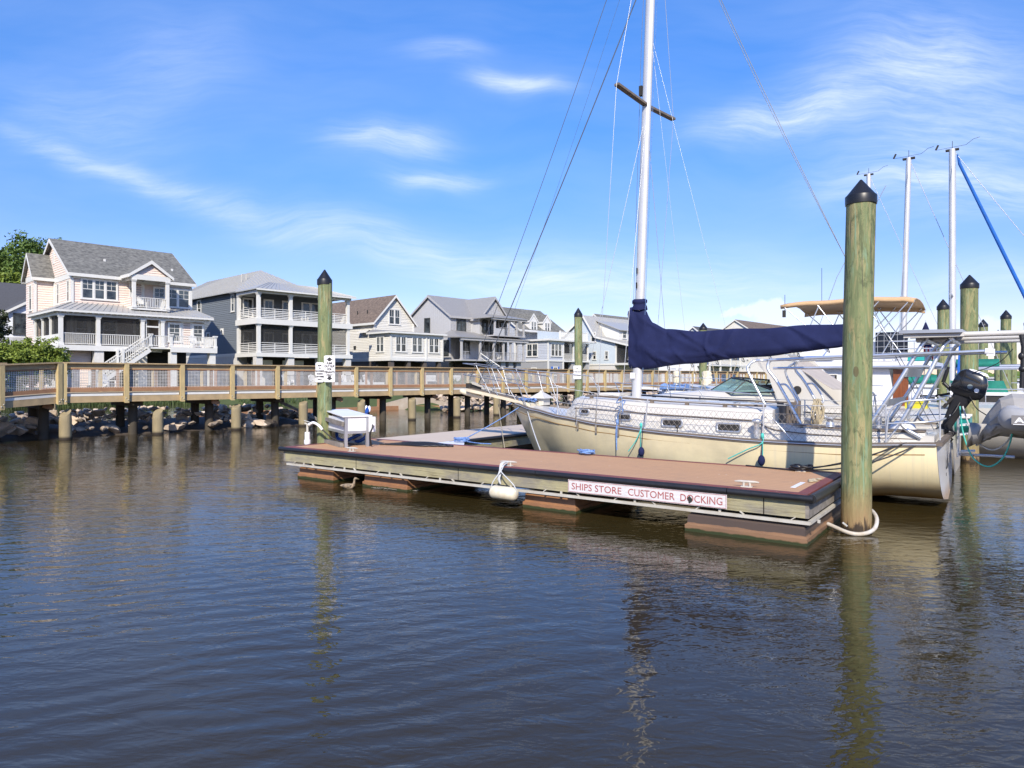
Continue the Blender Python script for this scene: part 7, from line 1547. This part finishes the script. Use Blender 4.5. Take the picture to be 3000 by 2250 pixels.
def daysailer():
    y0 = 8.2; rt = thing('small_sailboat', 'small boat with green hull and white cover behind the mast of the sailboat', 'boat', FB, (.6, y0, 0))
    mb = MB(); rg = genhull(mb, .2, 3.8, y0, .9, 1.45, 1.25, rake=.6); mb.obj('hull', G('dark_green_hull', (.01, .09, .055), (.008, .06, .04), rough=.3), rt); mb = MB(); deckof(mb, rg, .0, .22); mb.obj('cover', GELW, rt)
    mb = MB(); mb.beam((-.6, y0, 1.66), (.6, y0, 1.60), .14, .07); mb.obj('bowsprit', GELW, rt)
    mb = MB(); rr = []
    for k in range(8): rr.append([(.25+k*.12, y0-.35+.02*k, 1.62), (.25+k*.12, y0-.2, 1.78+.04*math.sin(k*2)), (.25+k*.12, y0+.2, 1.76), (.25+k*.12, y0+.35, 1.6)])
    mb.loft(rr); mb.obj('blue_bundle', ROPE_B, rt)
    mb = MB(); mb.cyl((.75, y0-.1), .125, .125, 1.85, 2.15, 16); mb.ball((.75, y0-.1, 2.15), (.125, .125, .09)); mb.ball((.75, y0-.1, 1.85), (.125, .125, .07)); mb.obj('propane_tank', CREAMH, rt)
    mb = MB()
    for dx in (-.17, .17): mb.tube([(.75+dx, y0-.25, 1.7), (.75+dx, y0-.25, 2.3)], .012, 6)
    for z in (1.78, 2.05, 2.28): mb.tube([(.75+.17*math.cos(a), y0-.1+.17*math.sin(a), z) for a in np.linspace(0, 6.28, 13)], .01, 5)
    mb.obj('tank_rack', STEEL, rt)
    mb = MB(); rn = random.Random(3); rr = []
    for k in range(7): z = 1.78+.07*k; rr.append([(1.75+.15*math.cos(a)*(1+.3*rn.uniform(-1, 1)), y0-.1+.12*math.sin(a), z+.04*rn.uniform(-1, 1)) for a in np.linspace(0, 5.6, 9)])
    mb.loft(rr, smooth=False); mb.obj('draped_cloth', CREAMV, rt)
    mb = MB()
    for x in (1.35, 2.2): mb.tube([(x, y0-.5, 1.3), (x, y0-.5, 2.0)], .014, 6)
    mb.tube([(1.0, y0-.5, 2.0), (3.0, y0-.5, 1.95)], .01, 5); mb.obj('guard_rail', STEEL, rt)
    mast = MB(); mast.tube([(2.0, y0, 1.3), (2.05, y0, 3.0)], .05, 8)
    mb = MB(); rn = random.Random(5)
    for k in range(9): x = .2+k*.28; mb.tube([(x, y0-.3, 1.5), (x+rn.uniform(-.7, .3), y0-.1, 2.45)], .009, 5, caps=False)
    mb.obj('slack_lines', ROPE_T, rt)
daysailer()
def mastboat(nm, lb, pxm, pyt, pyb, Z, r_, hullm, x0, x1, hb, zs, extra=None, lean=0):
    p = f2(FB, ((pxm-1500)/2050*Z, Z, 0)); y0 = p.y; rt = thing(nm, lb, 'sailboat', FB, (p.x, y0, 0))
    mb = MB(); rg = genhull(mb, p.x+x0, p.x+x1, y0, hb, zs+.35, zs, rake=1.3); mb.obj('hull', hullm, rt); mb = MB(); deckof(mb, rg); mb.obj('deck', GELW, rt)
    mb = MB(); mb.loft([[(p.x+x, y0-w_, zs), (p.x+x, y0-w_*.9, zs+h_), (p.x+x, y0+w_*.9, zs+h_), (p.x+x, y0+w_, zs)] for x, w_, h_ in ((-1.8, .4, .15), (-1.2, .8, .42), (2.2, .95, .42), (2.5, .95, .35))], smooth=False); cb = mb.obj('cabin', GELW, rt)
    for k in range(4): MB().box(p.x-.9+k*.8, p.x-.45+k*.8, y0-.96, y0-.9, zs+.15, zs+.3).obj('portlight', DARK, cb)
    zt = 2-(pyt-1106)/2050*Z; mb = MB(); mb.tube([(p.x, y0, zs), (p.x+lean, y0, zt)], [r_, r_*.92], 12); ms = mb.obj('mast', MASTM, rt)
    mb = MB(); t = Vector((p.x+lean, y0, zt)); mb.tube([t+Vector((-.45, 0, .05)), t+Vector((.4, 0, .08))], .006, 4); mb.tube([t, t+Vector((0, 0, .28))], .009, 5); mb.beam(t+Vector((-.5, 0, .05)), t+Vector((-.42, 0, .22)), .015, .06); mb.tube([t+Vector((.4, 0, .08)), t+Vector((.62, 0, .24)), t+Vector((.8, 0, .27))], .007, 4); mb.box(t.x-.2, t.x+.2, y0-.06, y0+.06, zt-.06, zt); mb.obj('masthead_gear', DARK, ms)
    zsP = zs+(zt-zs)*.42; mb = MB(); mb.beam((p.x+lean*.4, y0-.9, zsP), (p.x+lean*.4, y0+.9, zsP), .08, .04); mb.obj('spreaders', ALU, ms)
    mb = MB()
    for s_ in (-1, 1): mb.tube([(p.x, y0+s_*hb*.9, zs), (p.x+lean*.4, y0+s_*.9, zsP), t], .009, 4, caps=False)
    mb.tube([(p.x+x1, y0, zs), t], .01, 4, caps=False); mb.obj('rigging', WIREL, ms)
    if extra: extra(rt, ms, p, y0, t, zs)
    mb = MB(); mb.tube([(p.x+.1, y0, zs+1.2), (p.x+3.6, y0, zs+1.25)], .06, 8); mb.obj('boom', ALU, ms)
    return rt, p, y0
def ex_a(rt, ms, p, y0, t, zs):
    mb = MB(); mb.tube([(p.x-.5, y0, t.z-.9), (p.x-2.2, y0, t.z-4.2), (p.x-3.6, y0, zs+.7)], .012, 4); mb.obj('forestay', WIREL, ms)
    mb = MB(); rr = [[(p.x+.2+k*.35, y0-.16, zs+1.22), (p.x+.2+k*.35, y0, zs+1.5), (p.x+.2+k*.35, y0+.16, zs+1.22)] for k in range(9)]; mb.loft(rr); mb.obj('green_sail_cover', GREENC, rt)
def ex_b(rt, ms, p, y0, t, zs):
    q = w2(FB, t); e = f2(FB, ((3060-1500)/2050*q.y*.97, q.y*.97, 2-(985-1106)/2050*q.y*.97))
    mb = MB(); mb.tube([t+Vector((.15, 0, -.2)), t.lerp(e, .08), t.lerp(e, .5), e], [.02, .05, .06, .06], 10); mb.obj('furled_blue_sail', BLUEC, ms)
    mb = MB(); rr = [[(p.x-2.6+k*.35, y0-.16, zs+.7), (p.x-2.6+k*.35, y0, zs+1.0), (p.x-2.6+k*.35, y0+.16, zs+.7)] for k in range(11)]; mb.loft(rr); mb.obj('green_sail_cover', GREENC, rt)
    mb = MB(); mb.prism([(p.x+.1, y0-.2, 1.2), (p.x+.6, y0-.2, 1.2), (p.x+.5, y0-.2, 3.1), (p.x+.2, y0-.2, 3.1)], (0, .15, 0)); mb.obj('blue_cloth', BLUEC, rt)
mastboat('distant_sailboat', 'white sailboat whose tall mast rises just right of the foreground piling', 2640, 466, 1000, 26, .10, GELW, -4.5, 3.5, 1.4, 1.15, ex_a, .25)
mastboat('distant_sailboat', 'white sailboat with furled blue headsail and green sail cover at the right', 2790, 437, 965, 24.5, .115, GELW, -3.4, 5.5, 1.4, 1.1, ex_b, .0)
mastboat('distant_sailboat', 'distant sailboat whose masthead just shows above the foreground piling', 2545, 510, 1000, 33, .11, GELW, -4, 4, 1.4, 1.2, None, 0)
def plainboat(lb, pxc, Z, L, hb, zs, hm, coverm=None, cat='boat', cabin=True, name='moored_boat', yaw=0, cov=(0, .3)):
    p = f2(FB, ((pxc-1500)/2050*Z, Z, 0)); rt = thing(name, lb, cat, FB, (p.x, p.y, 0))
    mb = MB(); rg = genhull(mb, p.x-L/2, p.x+L/2, p.y, hb, zs+.25, zs); mb.obj('hull', hm, rt); mb = MB(); deckof(mb, rg); mb.obj('deck', GELW, rt)
    mb = MB(); mb.tube([(p.x-L/2+.5+k*(L-.6)/8, p.y-(hb*min(1, .35+k*.16)), zs+.18*(k < 3)+.0) for k in range(9)], .03, 6); mb.obj('rub_strake', TRIM, rt)
    if cabin: mb = MB(); mb.prism([(p.x-L*.22, p.y-hb*.7, zs), (p.x+L*.15, p.y-hb*.7, zs), (p.x+L*.13, p.y-hb*.7, zs+.5), (p.x-L*.1, p.y-hb*.7, zs+.5)], (0, hb*1.4, 0)); c_ = mb.obj('cabin', GELW, rt); MB().box(p.x-L*.08, p.x+L*.1, p.y-hb*.72, p.y-hb*.7, zs+.2, zs+.4).obj('window', DARK, c_)
    mb = MB()
    for k in range(6): x = p.x-L*.3+k*L*.13; mb.tube([(x, p.y-hb*.9, zs), (x, p.y-hb*.9, zs+.6)], .013, 5)
    mb.tube([(p.x-L*.3, p.y-hb*.9, zs+.6), (p.x+L*.35, p.y-hb*.9, zs+.6)], .014, 5); mb.obj('guard_rail', STEEL, rt)
    if coverm: mb = MB(); cx_, ch = cov; mb.loft([[(p.x+cx_+q*math.cos(a)*(1+.06*math.sin(5*a)), p.y-hb*.5+q*.6*math.sin(a), z) for a in np.linspace(0, 5.8, 12)] for q, z in ((.42, zs), (.36, zs+ch*.6), (.24, zs+ch))]); mb.obj('canvas_cover', coverm, rt)
    return rt, p
def skiff():
    p = f2(FB, ((2668-1500)/2050*15.2, 15.2, 0)); rt = thing('skiff', 'small bright teal skiff with white gunwale behind the stern arch', 'boat', FB, (p.x, p.y, .7))
    rg = [[(p.x-1.2+2.3*f, p.y+w_*math.cos(a), 1.19-(1.19-zb)*max(0, math.sin(a))) for a in [math.pi*k/10 for k in range(11)]] for f, w_, zb in ((0, .05, 1.0), (.15, .35, .85), (.4, .55, .8), (1, .5, .84))]
    mb = MB(); mb.loft(rg, closed=False, caps=False); mb.add(rg[-1], [tuple(range(11))]); mb.obj('hull', TEAL, rt)
    for e_ in (0, -1): mb = MB(); mb.tube([r_[e_] for r_ in rg], .03, 7); mb.obj('gunwale', TRIM, rt)
    mb = MB(); mb.slab([rg[1][-1], rg[1][0], rg[-1][0], rg[-1][-1]], .03); mb.obj('cover', GELW, rt)
skiff()
rt_, p_ = plainboat('white motor boat with a dark green canvas cover behind the dinghy', 2925, 22, 7.5, 1.4, 1.05, GELW, GREENC, cov=(-.1, .85))
MB().box(p_.x+1.2, p_.x+1.7, p_.y-1.0, p_.y-.6, 1.05, 1.35).obj('yellow_cooler', YEL, rt_)
plainboat('white cabin boat with grey hull band left of the outboard motor', 2735, 29, 8.5, 1.5, 1.2, GELW, GREENC, cov=(1.2, .5))
plainboat('white boat moored far off behind the outboard motor', 2870, 48, 9, 1.6, 1.2, GELW)
plainboat('white boat moored far off at the right horizon', 2960, 62, 10, 1.6, 1.3, GELW)
plainboat('low white boat far off between the distant pilings', 2900, 90, 11, 1.8, 1.5, GELW)
plainboat('white runabout moored beyond the bow rail of the powerboat', 2130, 33, 7, 1.3, 1.1, GELW, cabin=True)
plainboat('white cabin boat beyond the radar arch', 2330, 36, 8, 1.5, 1.3, GELW, cabin=True)
mb = MB(); p = f2(FB, ((2718-1500)/2050*18.5, 18.5, 0)); rt = thing('flag', 'small American flag drooping from a pole behind the stern arch', 'flag', FB, (p.x, p.y, 1.2))
mb.tube([(p.x-.15, p.y, 1.3), (p.x+.0, p.y, 3.05)], .012, 6); mb.obj('pole', STEEL, rt)
for k in range(7):
    mb = MB(); mb.prism([(p.x-.10+k*.045, p.y+.03*math.sin(k*2), 2.95-.03*k), (p.x-.055+k*.045, p.y+.03*math.sin(k*2+2), 2.93-.03*k), (p.x-.0+k*.045-.05, p.y+.03*math.sin(k*2+2), 2.42+.02*k), (p.x-.04+k*.045-.05, p.y+.03*math.sin(k*2), 2.42)], (0, .01, 0)); mb.obj('stripe', RED if k % 2 == 0 else SIGNW, rt)
mb = MB(); mb.prism([(p.x-.06, p.y-.03, 2.98), (p.x+.12, p.y-.03, 2.96), (p.x+.08, p.y-.03, 2.80), (p.x-.08, p.y-.03, 2.82)], (0, .01, 0)); mb.obj('blue_corner', NAVY, rt)
p = f2(FB, ((2712-1500)/2050*21, 21, 0)); rt = thing('pennant', 'small furled blue pennant above the solar panel', 'flag', FB, (p.x, p.y, 3)); mb = MB(); mb.tube([(p.x, p.y, 2.9), (p.x, p.y, 3.72)], .01, 5); mb.obj('pole', STEEL, rt)
mb = MB(); mb.loft([[(p.x+q*math.cos(a), p.y+q*math.sin(a)*.5, z) for a in np.linspace(0, 5.5, 8)] for q, z in ((.13, 3.25), (.09, 3.45), (.015, 3.66))]); mb.obj('cloth', NAVY, rt)
MB().box(-.3, .3, -.2, .2, 0, .35)
p = f2(FB, ((2685-1500)/2050*16.2, 16.2, 0)); mb = MB(); mb.box(p.x-.22, p.x+.22, p.y-.15, p.y+.15, 1.17, 1.42); mb.box(p.x-.24, p.x+.24, p.y-.17, p.y+.17, 1.42, 1.45)
mb.obj('yellow_crate', YEL, fr=FB, base=(p.x, p.y, 1.17), label='bright yellow crate on the teal boat behind the stern', cat='crate')
# grey float dock beyond the dinghy
p = f2(FB, (14.2, 20.5, 0)); mb = MB(); mb.box(p.x-3.2, p.x+4, p.y-1, p.y+1, .25, .55); mb.obj('far_dock', WOODG, fr=FB, base=(p.x, p.y, 0), label='weathered finger dock behind the dinghy', cat='dock')
# far shore
def farshore():
    rn = random.Random(6); mb = MB()
    for i in range(2600):
        x = rn.uniform(300, 2600); y = 1500+rn.uniform(0, 90); h_ = 7+4*math.sin(x*.013)+3*math.sin(x*.041)+rn.uniform(-2, 3); r_ = rn.uniform(7, 14)
        mb.add([(x-r_, y, 0), (x+r_, y, 0), (x+r_*.7, y+rn.uniform(-2, 2), h_*.8), (x, y, h_), (x-r_*.7, y, h_*.75)], [(0, 1, 2, 3, 4)])
    mb.obj('far_woods', LEAF, fr=FW, base=(800, 1500, 0), label='low dark line of woods on the far shore at the right horizon', cat='woods', kind='stuff')
    mb = MB(); mb.box(250, 2700, 1495, 1700, -1, .6); mb.obj('far_shore', GRASS, fr=FW, base=(800, 1500, 0), kind='structure')
farshore()
